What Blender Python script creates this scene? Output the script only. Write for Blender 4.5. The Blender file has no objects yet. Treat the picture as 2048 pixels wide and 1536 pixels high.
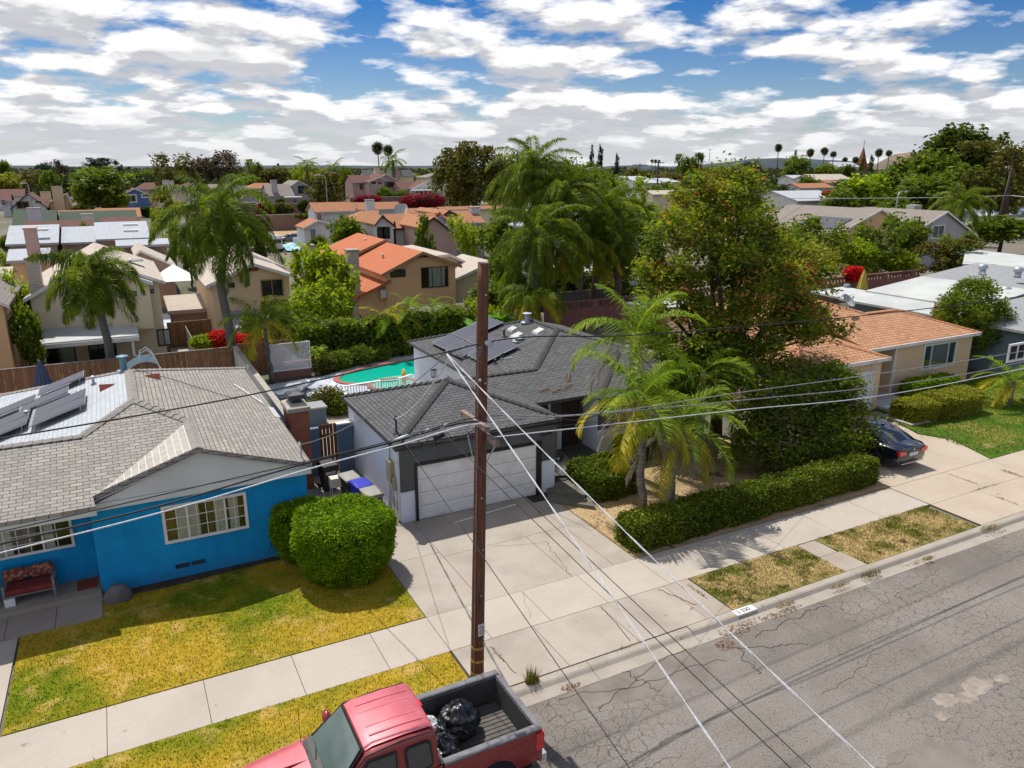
import bpy, math, random
import numpy as np
from math import radians as R, sin, cos, pi, sqrt
from mathutils import Vector, Matrix
SC = bpy.context.scene
# ---------------------------------------------------------------- camera, sky, sun, exposure
F_PX, HOR, VPX, CAM_H = 1520.0, 337.0, 200.0, 11.3
PITCH = math.atan((768-HOR)/F_PX)
YAW = math.atan((1024-VPX)/math.hypot(F_PX, 768-HOR))
cd = bpy.data.cameras.new('camera'); cam = bpy.data.objects.new('camera', cd); SC.collection.objects.link(cam)
cam.location = (0, 0, CAM_H); cam.rotation_euler = (pi/2-PITCH, 0, -YAW)
cd.sensor_width = 36.0; cd.lens = 36.0*F_PX/2048; cd.clip_start = .1; cd.clip_end = 20000
SC.camera = cam
SUN_DIR = Vector((.07, -.56, -1.0)).normalized()          # direction the light travels
sl = bpy.data.lights.new('sun', 'SUN'); sl.energy = 4.5; sl.angle = R(.5); sl.color = (1, .95, .87)
so = bpy.data.objects.new('sun', sl); SC.collection.objects.link(so)
so.rotation_euler = SUN_DIR.to_track_quat('-Z', 'Y').to_euler()
SUN_EL = math.asin(-SUN_DIR.z); SUN_AZ = math.atan2(-SUN_DIR.x, -SUN_DIR.y)
SC.view_settings.view_transform = 'Standard'; SC.view_settings.look = 'None'
SC.view_settings.exposure = 0.22; SC.view_settings.gamma = 1
SKY_OFF = (5.3, 2.2)
W = bpy.data.worlds.new('World'); SC.world = W; W.use_nodes = True

def nd(nt, typ, **kw):
    n = nt.nodes.new(typ)
    for k, v in kw.items():
        if k.startswith('_'): setattr(n, k[1:], v); continue
        k = k.replace('__', ' ')
        s = n.inputs[int(k[1:])] if (k[0] == 'i' and k[1:].isdigit()) else n.inputs[k]
        if isinstance(v, bpy.types.NodeSocket): nt.links.new(v, s)
        else: s.default_value = v
    return n
def c4(c): return (c[0], c[1], c[2], 1)
def mth(nt, op, a, b=0.0, c=0.0, clamp=False):
    n = nt.nodes.new('ShaderNodeMath'); n.operation = op; n.use_clamp = clamp
    for i, v in enumerate((a, b, c)):
        if isinstance(v, bpy.types.NodeSocket): nt.links.new(v, n.inputs[i])
        else: n.inputs[i].default_value = v
    return n.outputs[0]
def vmth(nt, op, a, b=(0, 0, 0), out=0):
    n = nt.nodes.new('ShaderNodeVectorMath'); n.operation = op
    for i, v in enumerate((a, b)):
        if isinstance(v, bpy.types.NodeSocket): nt.links.new(v, n.inputs[i])
        else: n.inputs[i].default_value = v
    return n.outputs[out]
def mix(nt, f, a, b, bt='MIX'):
    n = nt.nodes.new('ShaderNodeMix'); n.data_type = 'RGBA'; n.blend_type = bt; n.clamp_factor = True
    for s, v in ((n.inputs[0], f), (n.inputs[6], a), (n.inputs[7], b)):
        if isinstance(v, bpy.types.NodeSocket): nt.links.new(v, s)
        elif s == n.inputs[0]: s.default_value = v
        else: s.default_value = c4(v)
    return n.outputs[2]
def rng(nt, v, a, b, c=0.0, d=1.0):
    n = nt.nodes.new('ShaderNodeMapRange'); nt.links.new(v, n.inputs[0])
    for i, x in enumerate((a, b, c, d)): n.inputs[i+1].default_value = x
    return n.outputs[0]
def noise(nt, vec, scale, detail=4, rough=.55, dist=0.0, out=0):
    n = nt.nodes.new('ShaderNodeTexNoise'); nt.links.new(vec, n.inputs['Vector'])
    n.inputs['Scale'].default_value = scale; n.inputs['Detail'].default_value = detail
    n.inputs['Roughness'].default_value = rough; n.inputs['Distortion'].default_value = dist
    return n.outputs[out]

# --- world: Nishita sky with a sheet of cumulus and stratus mixed in by direction
def build_world():
    nt = W.node_tree; nt.nodes.clear()
    out = nd(nt, 'ShaderNodeOutputWorld')
    sky = nd(nt, 'ShaderNodeTexSky', _sky_type='NISHITA', _sun_disc=False, _sun_elevation=SUN_EL, _sun_rotation=SUN_AZ,
             _air_density=1.0, _dust_density=.4, _ozone_density=2.5)
    tc = nd(nt, 'ShaderNodeTexCoord')
    d0 = vmth(nt, 'NORMALIZE', tc.outputs['Generated'])
    zz = nd(nt, 'ShaderNodeSeparateXYZ', i0=d0).outputs[2]
    skyc = mix(nt, rng(nt, zz, .03, .2, 0, 1), mix(nt, 1.0, sky.outputs[0], (.80, .84, .92), 'MULTIPLY'), mix(nt, 1.0, sky.outputs[0], (.10, .40, .78), 'MULTIPLY'))
    bsky = nd(nt, 'ShaderNodeBackground', Color=skyc, Strength=.085)
    def dens(dz):
        d = vmth(nt, 'ADD', d0, (0, 0, dz))
        s = nd(nt, 'ShaderNodeSeparateXYZ', i0=d)
        h = mth(nt, 'ADD', mth(nt, 'MAXIMUM', s.outputs[2], 0.0), .19)
        u = mth(nt, 'DIVIDE', s.outputs[0], h); v = mth(nt, 'DIVIDE', s.outputs[1], h)
        p = nd(nt, 'ShaderNodeCombineXYZ', i0=u, i1=v, i2=mth(nt, 'MULTIPLY', s.outputs[2], 3.0))
        big = noise(nt, vmth(nt, 'ADD', p.outputs[0], (SKY_OFF[0], SKY_OFF[1], .4)), 1.25, 2.0, .5)
        det = noise(nt, vmth(nt, 'ADD', p.outputs[0], (1.7, 2.2, 0)), 4.4, 9, .54, .1)
        wv = vmth(nt, 'ADD', vmth(nt, 'MULTIPLY', p.outputs[0], (1, 1, .5)), vmth(nt, 'MULTIPLY', noise(nt, p.outputs[0], 5.0, 4, .6, out=1), (.35, .35, .3)))
        vo = nd(nt, 'ShaderNodeTexVoronoi', _feature='F1', Vector=wv, Scale=3.6).outputs['Distance']
        det = mth(nt, 'ADD', mth(nt, 'MULTIPLY', det, .62), mth(nt, 'MULTIPLY', mth(nt, 'SUBTRACT', .92, vo), .30))
        return mth(nt, 'ADD', mth(nt, 'MULTIPLY', big, .50), mth(nt, 'MULTIPLY', det, .74))
    a = dens(0.0); b = dens(.018)
    # more cover towards the horizon and towards the left, blue gaps higher up and to the right
    az = vmth(nt, 'DOT_PRODUCT', d0, (cos(YAW), -sin(YAW), 0), 1)
    thr = mth(nt, 'ADD', .526, rng(nt, zz, .02, .10, -.11, .012))
    thr = mth(nt, 'ADD', thr, mth(nt, 'MULTIPLY', az, mth(nt, 'MULTIPLY', rng(nt, zz, .05, .16, .3, 1), .085)))
    cov = rng(nt, mth(nt, 'SUBTRACT', a, thr), -.012, .075)
    cov = mth(nt, 'MAXIMUM', cov, rng(nt, zz, .012, .055, 1, 0))
    und = rng(nt, mth(nt, 'SUBTRACT', b, thr), .0, .14)
    und = mth(nt, 'MULTIPLY', mth(nt, 'ADD', und, rng(nt, mth(nt, 'SUBTRACT', b, a), -.05, .06, -.45, .55)), 1.0, clamp=True)
    fine = noise(nt, vmth(nt, 'MULTIPLY', d0, (5, 5, 34)), 2.2, 7, .6)
    sh = mth(nt, 'ADD', mth(nt, 'MULTIPLY', und, .74), mth(nt, 'MULTIPLY', mth(nt, 'SUBTRACT', fine, .46), .55), clamp=True)
    cc = mix(nt, sh, (1.0, .99, .99), (.42, .44, .49))
    low = rng(nt, zz, 0.0, .075, 1.0, 0.0)
    cc = mix(nt, mth(nt, 'MULTIPLY', low, .6), cc, (.62, .65, .68))
    bcl = nd(nt, 'ShaderNodeBackground', Color=cc, Strength=mth(nt, 'MULTIPLY', .92, rng(nt, zz, .25, .6, 1.0, 1.3)))  # clouds made brighter overhead, out of frame, to lift ambient light on walls
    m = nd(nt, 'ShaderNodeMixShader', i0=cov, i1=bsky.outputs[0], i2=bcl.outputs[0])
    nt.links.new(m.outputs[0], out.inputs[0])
build_world()

# ---------------------------------------------------------------- measuring: photo pixel -> point on a plane
fw = np.array([sin(YAW)*cos(PITCH), cos(YAW)*cos(PITCH), -sin(PITCH)])
rt = np.array([cos(YAW), -sin(YAW), 0.0]); upv = np.cross(rt, fw)
C0 = np.array([0, 0, CAM_H])
def ray(px, py): return fw+rt*(px-1024)/F_PX-upv*(py-768)/F_PX
def gz(px, py, z=0.0): d = ray(px, py); return C0+d*((z-CAM_H)/d[2])
def gy(px, py, y): d = ray(px, py); return C0+d*(y/d[1])
def gx(px, py, x): d = ray(px, py); return C0+d*(x/d[0])

# ---------------------------------------------------------------- materials
M = {}
def new_mat(name):
    m = bpy.data.materials.new(name); m.use_nodes = True; nt = m.node_tree
    b = nt.nodes['Principled BSDF']; M[name] = m
    return m, nt, b
def coord(nt, kind='Object'): return nd(nt, 'ShaderNodeTexCoord').outputs[kind]
def bump(nt, b, h, strength=.3, dist=.02):
    n = nd(nt, 'ShaderNodeBump', Strength=strength, Distance=dist, Height=h)
    nt.links.new(n.outputs[0], b.inputs['Normal'])
def simple(name, c, c2=None, scale=3.0, rough=.7, bs=0.0, bscale=40.0, metal=0.0, spec=.4, coat=0.0, kind='Object', detail=5, lo=.35, hi=.65):
    m, nt, b = new_mat(name); co = coord(nt, kind)
    if c2 is None: c2 = tuple(x*.82 for x in c)
    f = rng(nt, noise(nt, co, scale, detail, .6), lo, hi)
    nt.links.new(mix(nt, f, c, c2), b.inputs['Base Color'])
    b.inputs['Roughness'].default_value = rough; b.inputs['Metallic'].default_value = metal
    b.inputs['Specular IOR Level'].default_value = spec; b.inputs['Coat Weight'].default_value = coat
    if bs: bump(nt, b, noise(nt, co, bscale, 4, .6), bs, .01)
    return m
def shingle(name, c1, c2, mort, w=.30, h=.145, stain=None, dark=.5, pal=.35):
    m, nt, b = new_mat(name); uv = coord(nt, 'UV')
    wob = noise(nt, uv, 3.0, 3, .6, out=1)
    uvw = vmth(nt, 'ADD', uv, vmth(nt, 'MULTIPLY', vmth(nt, 'SUBTRACT', wob, (.5, .5, .5)), (.035, .02, 0)))
    br = nd(nt, 'ShaderNodeTexBrick', Vector=uvw, Color1=c4(c1), Color2=c4(c2), Mortar=c4(mort), Scale=1.0, Bias=0.0)
    br.inputs['Mortar Size'].default_value = .011; br.inputs['Mortar Smooth'].default_value = .3
    br.inputs['Brick Width'].default_value = w; br.inputs['Row Height'].default_value = h
    br.offset = .5
    f = rng(nt, noise(nt, uv, .55, 6, .65), .35, .7)
    c = mix(nt, mth(nt, 'MULTIPLY', f, pal), br.outputs[0], stain or tuple(x*.6 for x in c1))
    g = rng(nt, noise(nt, uv, 24, 3, .7), .3, .7, .82, 1.12)
    cg = nd(nt, 'ShaderNodeCombineXYZ', i0=g, i1=g, i2=g)
    c = mix(nt, 1.0, c, cg.outputs[0], 'MULTIPLY')
    # streaks running down the slope
    st = rng(nt, noise(nt, vmth(nt, 'MULTIPLY', uv, (3.2, .35, 1)), 1.3, 4, .6), .5, .78, 0, .3)
    c = mix(nt, st, c, tuple(x*.5 for x in c1))
    nt.links.new(c, b.inputs['Base Color']); b.inputs['Roughness'].default_value = .9
    b.inputs['Specular IOR Level'].default_value = .2
    sx = nd(nt, 'ShaderNodeSeparateXYZ', i0=uvw)
    saw = mth(nt, 'FRACT', mth(nt, 'DIVIDE', sx.outputs[1], h))
    hh = mth(nt, 'SUBTRACT', mth(nt, 'MULTIPLY', mth(nt, 'SUBTRACT', 1.0, saw), 1.0), mth(nt, 'MULTIPLY', br.outputs['Fac'], .8))
    bump(nt, b, hh, dark, .03)
    return m
def bricks(name, c1, c2, mort, w=.2, h=.075, ms=.012, bs=.5):
    m, nt, b = new_mat(name); uv = coord(nt, 'UV')
    br = nd(nt, 'ShaderNodeTexBrick', Vector=uv, Color1=c4(c1), Color2=c4(c2), Mortar=c4(mort), Scale=1.0)
    br.inputs['Mortar Size'].default_value = ms; br.inputs['Brick Width'].default_value = w; br.inputs['Row Height'].default_value = h
    f = rng(nt, noise(nt, uv, 2.0, 5, .6), .3, .75, 0, .45)
    nt.links.new(mix(nt, f, br.outputs[0], tuple(x*.55 for x in c1)), b.inputs['Base Color'])
    b.inputs['Roughness'].default_value = .88
    bump(nt, b, mth(nt, 'SUBTRACT', 1.0, br.outputs['Fac']), bs, .01)
    return m
def leafmat(name, cols, trans=.38, rough=.6, spec=.12, bw=.4, bs=.55):
    """cols = list of (pos, colour); each leaf island takes its own colour"""
    m, nt, b = new_mat(name)
    g = nd(nt, 'ShaderNodeNewGeometry'); cr = nd(nt, 'ShaderNodeValToRGB')
    co = coord(nt); big = rng(nt, noise(nt, co, bs, 3, .6), .36, .64)
    v = mth(nt, 'ADD', mth(nt, 'MULTIPLY', g.outputs['Random Per Island'], 1-bw), mth(nt, 'MULTIPLY', big, bw))
    nt.links.new(v, cr.inputs[0]); el = cr.color_ramp.elements
    while len(el) < len(cols): el.new(.5)
    for e, (p, c) in zip(el, cols): e.position = p; e.color = c4(c)
    nt.links.new(cr.outputs[0], b.inputs['Base Color'])
    b.inputs['Roughness'].default_value = rough; b.inputs['Specular IOR Level'].default_value = spec
    tr = nd(nt, 'ShaderNodeBsdfTranslucent', Color=mix(nt, 1.0, cr.outputs[0], (1.5, 1.6, .7), 'MULTIPLY'))
    ms = nd(nt, 'ShaderNodeMixShader', i0=trans, i1=b.outputs[0], i2=tr.outputs[0])
    nt.links.new(ms.outputs[0], nt.nodes['Material Output'].inputs[0])
    return m
def grassmat(name, g1, g2, dry, bare, s=.32, dlo=.42, dhi=.58, barelo=.66, barehi=.74, off=(0, 0, 0), bs=.6, blade=False):
    m, nt, b = new_mat(name); co = vmth(nt, 'ADD', coord(nt), off)
    f = rng(nt, noise(nt, co, s, 5, .62), dlo, dhi)
    gg = mix(nt, rng(nt, noise(nt, co, 2.2, 4, .7), .35, .65), g1, g2)
    c = mix(nt, f, gg, dry)
    sp = rng(nt, noise(nt, co, 9, 4, .75), .35, .68)
    c = mix(nt, mth(nt, 'MULTIPLY', sp, .55), c, tuple(x*.55 for x in g1))
    c = mix(nt, rng(nt, noise(nt, vmth(nt, 'ADD', co, (7, 3, 0)), 1.3, 5, .6), barelo, barehi), c, bare)
    g = rng(nt, noise(nt, co, 38, 3, .8), .25, .75, .7, 1.25)
    c = mix(nt, 1.0, c, nd(nt, 'ShaderNodeCombineXYZ', i0=g, i1=g, i2=g).outputs[0], 'MULTIPLY')
    if blade: g2 = rng(nt, nd(nt, 'ShaderNodeNewGeometry').outputs['Random Per Island'], 0, 1, .55, 1.6); c = mix(nt, 1.0, c, nd(nt, 'ShaderNodeCombineXYZ', i0=g2, i1=g2, i2=g2).outputs[0], 'MULTIPLY')
    nt.links.new(c, b.inputs['Base Color']); b.inputs['Roughness'].default_value = .95; b.inputs['Specular IOR Level'].default_value = .05 if blade else .1
    if not blade: bump(nt, b, noise(nt, co, 30, 5, .8), bs, .05)
    return m
def concrete(name, c, stain, bs=.25, sc=.5, st=.5):
    m, nt, b = new_mat(name); co = coord(nt)
    f = rng(nt, noise(nt, co, sc, 7, .62, .4), .42, .75, 0, st)
    f2 = rng(nt, noise(nt, co, 7, 4, .7), .3, .75, 0, .28)
    cc = mix(nt, f, c, stain); cc = mix(nt, f2, cc, tuple(x*.72 for x in c))
    sp = rng(nt, noise(nt, vmth(nt, 'ADD', co, (5, 5, 5)), 3.4, 2, .5), .70, .76, 0, .55)
    cc = mix(nt, sp, cc, tuple(x*.45 for x in stain))
    g = rng(nt, noise(nt, co, 60, 2, .8), .3, .7, .9, 1.08)
    cc = mix(nt, 1.0, cc, nd(nt, 'ShaderNodeCombineXYZ', i0=g, i1=g, i2=g).outputs[0], 'MULTIPLY')
    nt.links.new(cc, b.inputs['Base Color']); b.inputs['Roughness'].default_value = .85; b.inputs['Specular IOR Level'].default_value = .25
    bump(nt, b, noise(nt, co, 45, 4, .7), bs, .006)
    return m

concrete('driveway_concrete', (.39, .34, .29), (.22, .185, .155), sc=.5, st=.85)
concrete('walk_concrete', (.43, .38, .325), (.32, .275, .23), sc=.5, st=.6)
concrete('worn_concrete', (.36, .31, .26), (.24, .19, .15), sc=.6, st=.7)
concrete('kerb_concrete', (.36, .32, .27), (.24, .20, .165), sc=1.1, st=.7)
concrete('patio_concrete', (.44, .37, .29), (.33, .27, .20), sc=.5, st=.6)
concrete('pool_deck', (.50, .53, .60), (.30, .33, .40), sc=.7, st=.9)
concrete('far_concrete', (.42, .40, .37), (.34, .32, .29), sc=.2)
simple('groove', (.07, .058, .045), (.035, .03, .022), 2, .95)
simple('crack_dark', (.06, .042, .03), (.03, .022, .016), 2, .95)
simple('patch_grey', (.30, .26, .22), (.20, .165, .14), 5, .95, .4, 40)
simple('rust_patch', (.205, .178, .156), (.150, .128, .112), 1.6, .95, .3, 60)
def asphalt():
    m, nt, b = new_mat('asphalt'); co = coord(nt)
    c = mix(nt, rng(nt, noise(nt, co, .22, 6, .6), .35, .7), (.225, .203, .182), (.135, .121, .108))
    # aggregate
    sp = rng(nt, noise(nt, co, 26, 2, .7), .56, .68)
    c = mix(nt, mth(nt, 'MULTIPLY', sp, .9), c, (.045, .038, .032))
    sp2 = rng(nt, noise(nt, vmth(nt, 'ADD', co, (9, 1, 4)), 34, 2, .6), .6, .7)
    c = mix(nt, mth(nt, 'MULTIPLY', sp2, .6), c, (.40, .37, .33))
    # alligator cracking where a mask allows it
    w = noise(nt, co, 1.6, 4, .6, out=1)
    cw = vmth(nt, 'ADD', co, vmth(nt, 'MULTIPLY', w, (.55, .55, 0)))
    mask = rng(nt, noise(nt, vmth(nt, 'ADD', co, (2.6, 11.3, 0)), .17, 3, .55), .40, .54)
    for sc_, th, k in ((3.4, .040, .85), (.62, .006, .6)):
        vo = nd(nt, 'ShaderNodeTexVoronoi', _feature='DISTANCE_TO_EDGE', _voronoi_dimensions='2D', Vector=cw, Scale=sc_)
        e = rng(nt, vo.outputs[0], 0.0, th, 1.0, 0.0)
        if sc_ > 1: e = mth(nt, 'MULTIPLY', e, mask)
        else: e = mth(nt, 'MULTIPLY', e, rng(nt, noise(nt, co, .4, 3, .6), .42, .56))
        c = mix(nt, mth(nt, 'MULTIPLY', e, k), c, (.035, .027, .02))
    # cable shadows painted as dark streaks along the street, with faint oil
    sx = nd(nt, 'ShaderNodeSeparateXYZ', i0=co)
    yy = mth(nt, 'ADD', mth(nt, 'SUBTRACT', sx.outputs[1], mth(nt, 'MULTIPLY', sx.outputs[0], .034)), mth(nt, 'MULTIPLY', noise(nt, co, .5, 3), .12))
    for y0, wd, k in ((10.66, .05, .35), (8.2, .1, .4), (10.85, .25, .2)):
        e = rng(nt, mth(nt, 'ABSOLUTE', mth(nt, 'SUBTRACT', yy, y0)), wd*.4, wd*1.5, 1, 0)
        e = mth(nt, 'MULTIPLY', e, rng(nt, noise(nt, vmth(nt, 'MULTIPLY', co, (1.2, 5, 1)), 1.3, 5, .75), .3, .62, 0.1, k))
        c = mix(nt, e, c, (.035, .03, .028))
    # grime near the gutter
    e = rng(nt, sx.outputs[1], 11.7, 12.6, 0, 1)
    e = mth(nt, 'MULTIPLY', e, rng(nt, noise(nt, co, 1.1, 5, .65), .4, .62, 0, .75))
    c = mix(nt, e, c, (.13, .10, .08))
    nt.links.new(c, b.inputs['Base Color']); b.inputs['Roughness'].default_value = .92; b.inputs['Specular IOR Level'].default_value = .25
    bump(nt, b, noise(nt, co, 40, 4, .8), .5, .012)
asphalt()
simple('far_asphalt', (.13, .135, .15), (.09, .09, .10), .3, .9)
grassmat('lawn', (.10, .15, .006), (.20, .24, .010), (.48, .32, .03), (.52, .35, .10), s=.30, dlo=.40, dhi=.56, barelo=.54, barehi=.72, off=(3, 1, 0))
grassmat('dry_lawn', (.08, .10, .012), (.17, .17, .03), (.50, .36, .16), (.09, .05, .03), s=.9, dlo=.42, dhi=.55, barelo=.60, barehi=.66)
grassmat('green_lawn', (.055, .12, .012), (.10, .18, .02), (.22, .21, .04), (.34, .24, .12), s=.35, dlo=.48, dhi=.62, barelo=.60)
grassmat('front_dirt', (.20, .15, .07), (.38, .28, .14), (.50, .36, .20), (.15, .085, .05), s=.5, dlo=.3, dhi=.5, barelo=.58, barehi=.66)
def groundmat():
    m, nt, b = new_mat('terrain'); co = coord(nt)
    f = rng(nt, noise(nt, co, .035, 5, .6), .42, .58)
    c = mix(nt, f, (.15, .13, .10), (.06, .07, .025))
    f2 = rng(nt, noise(nt, co, 1.5, 4, .6), .35, .65)
    c = mix(nt, mth(nt, 'MULTIPLY', f2, .5), c, (.16, .14, .11))
    nt.links.new(c, b.inputs['Base Color']); b.inputs['Roughness'].default_value = .95
groundmat()
# walls
def blue_wall():
    m, nt, b = new_mat('blue_stucco'); co = coord(nt)
    c = mix(nt, rng(nt, noise(nt, co, .7, 6, .6), .3, .7), (.008, .25, .57), (.016, .33, .70))
    st = rng(nt, noise(nt, vmth(nt, 'MULTIPLY', co, (2.6, 2.6, .35)), 1.6, 5, .6), .48, .75, 0, .45)
    c = mix(nt, st, c, (.005, .17, .42))
    ch = rng(nt, noise(nt, vmth(nt, 'ADD', co, (4.4, 0, 2.2)), 1.7, 4, .6), .735, .745); c = mix(nt, ch, c, (.30, .33, .33))
    z = nd(nt, 'ShaderNodeSeparateXYZ', i0=co).outputs[2]
    e = mth(nt, 'MULTIPLY', rng(nt, z, .45, .1, 0, 1), rng(nt, noise(nt, co, 3.5, 4, .7), .35, .65, 0, .5)); c = mix(nt, e, c, (.06, .12, .16))
    nt.links.new(c, b.inputs['Base Color']); b.inputs['Roughness'].default_value = .9; b.inputs['Specular IOR Level'].default_value = .15
    bump(nt, b, noise(nt, co, 22, 6, .75), .8, .015)
blue_wall()
simple('white_stucco', (.74, .78, .86), (.64, .69, .80), .7, .85, .35, 30, spec=.2)
simple('charcoal_paint', (.095, .10, .10), (.078, .083, .083), 1.2, .75, .15, 60)
simple('grey_board', (.62, .66, .68), (.52, .56, .58), .5, .7, .1, 20)
simple('tan_stucco', (.60, .44, .28), (.53, .38, .24), .8, .9, .35, 26)
simple('peach_stucco', (.76, .55, .36), (.68, .49, .31), .4, .9, .3, 20)
simple('cream_stucco', (.78, .67, .47), (.70, .60, .42), .4, .9, .3, 20)
simple('orange_stucco', (.74, .47, .26), (.66, .42, .23), .4, .9, .3, 20)
simple('house_pink', (.52, .36, .33), (.46, .31, .28), .4, .9)
simple('house_white', (.62, .62, .64), (.54, .54, .57), .4, .9)
simple('house_grey', (.46, .42, .42), (.40, .37, .37), .4, .9)
simple('house_blue', (.13, .20, .42), (.10, .17, .37), .4, .9)
simple('house_yellow', (.55, .38, .12), (.48, .33, .10), .4, .9)
simple('house_brown', (.36, .25, .20), (.31, .21, .17), .4, .9)
simple('steel_blue', (.16, .215, .27), (.13, .18, .235), .5, .85, .2, 20)
simple('gate_wall_blue', (.12, .19, .27), (.09, .15, .22), .7, .85, .2, 20)
simple('white_paint', (.76, .76, .75), (.58, .57, .55), 1.6, .5, .05, 30, lo=.4, hi=.75)
simple('trim_grey', (.40, .41, .42), (.32, .33, .34), 1.2, .6)
simple('cream_trim', (.60, .56, .46), (.50, .47, .38), 1.2, .6)
simple('tan_trim', (.40, .25, .14), (.33, .20, .11), 1.2, .6)
simple('black_trim', (.018, .017, .017), None, 2, .5)
simple('dark_brown_trim', (.05, .03, .022), None, 2, .6)
simple('dark_void', (.012, .013, .015), None, 2, .9)
simple('curtain', (.70, .70, .66), (.50, .50, .47), 14, .9)
simple('curtain_olive', (.16, .13, .045), (.11, .09, .03), 6, .9)
simple('room_dark', (.035, .028, .02), (.02, .016, .012), 1.5, .9)
simple('brick_cap', (.38, .35, .30), (.28, .26, .22), 3, .9, .2)
shingle('shingle_strip', (.42, .39, .35), (.36, .33, .30), (.66, .64, .60), .5, .2, (.34, .31, .28), .1, .2)
bricks('red_brick', (.34, .075, .032), (.25, .05, .022), (.30, .17, .12))
bricks('pale_brick', (.62, .56, .47), (.50, .44, .36), (.25, .21, .17), .25, .1)
bricks('pink_block', (.30, .135, .11), (.26, .115, .095), (.20, .095, .08), .4, .2, .012, .3)
bricks('tan_block', (.42, .34, .26), (.36, .29, .22), (.27, .22, .17), .4, .2, .012, .3)
bricks('grey_block', (.50, .50, .47), (.46, .46, .43), (.38, .38, .36), .4, .2, .01, .2)
bricks('far_block', (.27, .17, .13), (.24, .15, .115), (.18, .115, .09), .5, .25, .02, .2)
shingle('shingle_tan', (.37, .345, .31), (.26, .24, .215), (.09, .08, .07), .30, .14, (.215, .205, .19), .8, pal=.65)
shingle('shingle_white', (.44, .47, .51), (.38, .41, .44), (.26, .28, .30), .30, .14, (.50, .52, .55), .35, .3)
shingle('shingle_charcoal', (.125, .125, .13), (.085, .086, .09), (.014, .014, .015), .32, .145, (.10, .10, .10), .8)
shingle('shingle_orange', (.50, .26, .145), (.36, .175, .095), (.11, .045, .025), .26, .21, (.44, .27, .17), 1.0, .4)
shingle('shingle_grey', (.34, .35, .36), (.27, .28, .29), (.14, .14, .145), .30, .14, (.28, .285, .29))
shingle('roof_red', (.46, .15, .07), (.43, .135, .063), (.36, .11, .05), .35, .18, (.40, .14, .07), .2, .5)
shingle('roof_pale', (.50, .44, .375), (.45, .395, .335), (.32, .28, .24), 1.4, .22, (.42, .36, .30), .3)
shingle('roof_terra', (.40, .185, .095), (.34, .15, .075), (.22, .10, .05), .35, .2, (.34, .18, .10), .3)
shingle('roof_maroon', (.16, .075, .06), (.13, .06, .05), (.08, .04, .035), .35, .2, (.17, .09, .07), .3)
shingle('roof_slate', (.085, .09, .10), (.07, .075, .085), (.045, .047, .05), .35, .2, (.1, .1, .11), .3)
shingle('roof_green', (.07, .10, .072), (.055, .085, .06), (.04, .055, .04), .35, .2, (.08, .10, .075), .3)
shingle('roof_white', (.42, .45, .49), (.38, .41, .45), (.38, .40, .43), 1.0, .3, (.44, .46, .49), .2)
shingle('roof_taupe', (.27, .235, .21), (.22, .19, .17), (.13, .11, .10), .35, .2, (.24, .21, .19), .4)
simple('flat_white', (.47, .485, .465), (.36, .38, .37), .35, .75, .05, 20)
simple('ridge_dark', (.055, .056, .058), (.04, .04, .042), 5, .9)
simple('ridge_tan', (.27, .25, .23), (.20, .185, .17), 5, .9)
simple('ridge_orange', (.44, .20, .10), (.36, .16, .08), 5, .9)
simple('metal_grey', (.32, .33, .34), (.24, .25, .26), 4, .45, metal=.6)
simple('metal_dark', (.04, .04, .043), None, 4, .5)
simple('galv', (.42, .46, .50), (.30, .34, .38), 3, .5, metal=.4)
simple('teal_paint', (.12, .25, .29), (.09, .2, .24), 4, .5)
simple('slide_blue', (.42, .58, .62), (.36, .52, .56), 3, .4)
simple('navy_canvas', (.085, .105, .19), (.06, .075, .14), 8, .9)
simple('yellow_canvas', (.55, .42, .08), (.45, .34, .06), 8, .9)
simple('rust_red', (.30, .06, .03), (.22, .045, .025), 3, .8)
def woodmat(name, c1, c2, c3, plank=.14):
    m, nt, b = new_mat(name); uv = coord(nt, 'UV')
    s = nd(nt, 'ShaderNodeSeparateXYZ', i0=uv)
    u = mth(nt, 'DIVIDE', s.outputs[0], plank)
    cell = mth(nt, 'FLOOR', u)
    wn = nd(nt, 'ShaderNodeTexWhiteNoise', _noise_dimensions='1D', W=cell)
    gr = noise(nt, vmth(nt, 'MULTIPLY', uv, (9, .8, 1)), 3.0, 5, .6)
    c = mix(nt, wn.outputs[0], c1, c2); c = mix(nt, rng(nt, gr, .35, .7), c, c3)
    fr = mth(nt, 'FRACT', u); e = rng(nt, mth(nt, 'ABSOLUTE', mth(nt, 'SUBTRACT', fr, .5)), .44, .49)
    c = mix(nt, mth(nt, 'MULTIPLY', e, .85), c, (.02, .012, .008))
    nt.links.new(c, b.inputs['Base Color']); b.inputs['Roughness'].default_value = .85
    bump(nt, b, mth(nt, 'ADD', mth(nt, 'MULTIPLY', e, -1.0), mth(nt, 'MULTIPLY', gr, .3)), .5, .015)
woodmat('fence_wood', (.50, .27, .13), (.27, .13, .06), (.12, .06, .032))
woodmat('gate_wood', (.20, .07, .03), (.16, .055, .025), (.08, .03, .015), .15)
woodmat('grey_wood', (.30, .26, .22), (.22, .19, .16), (.12, .10, .085))
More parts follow.
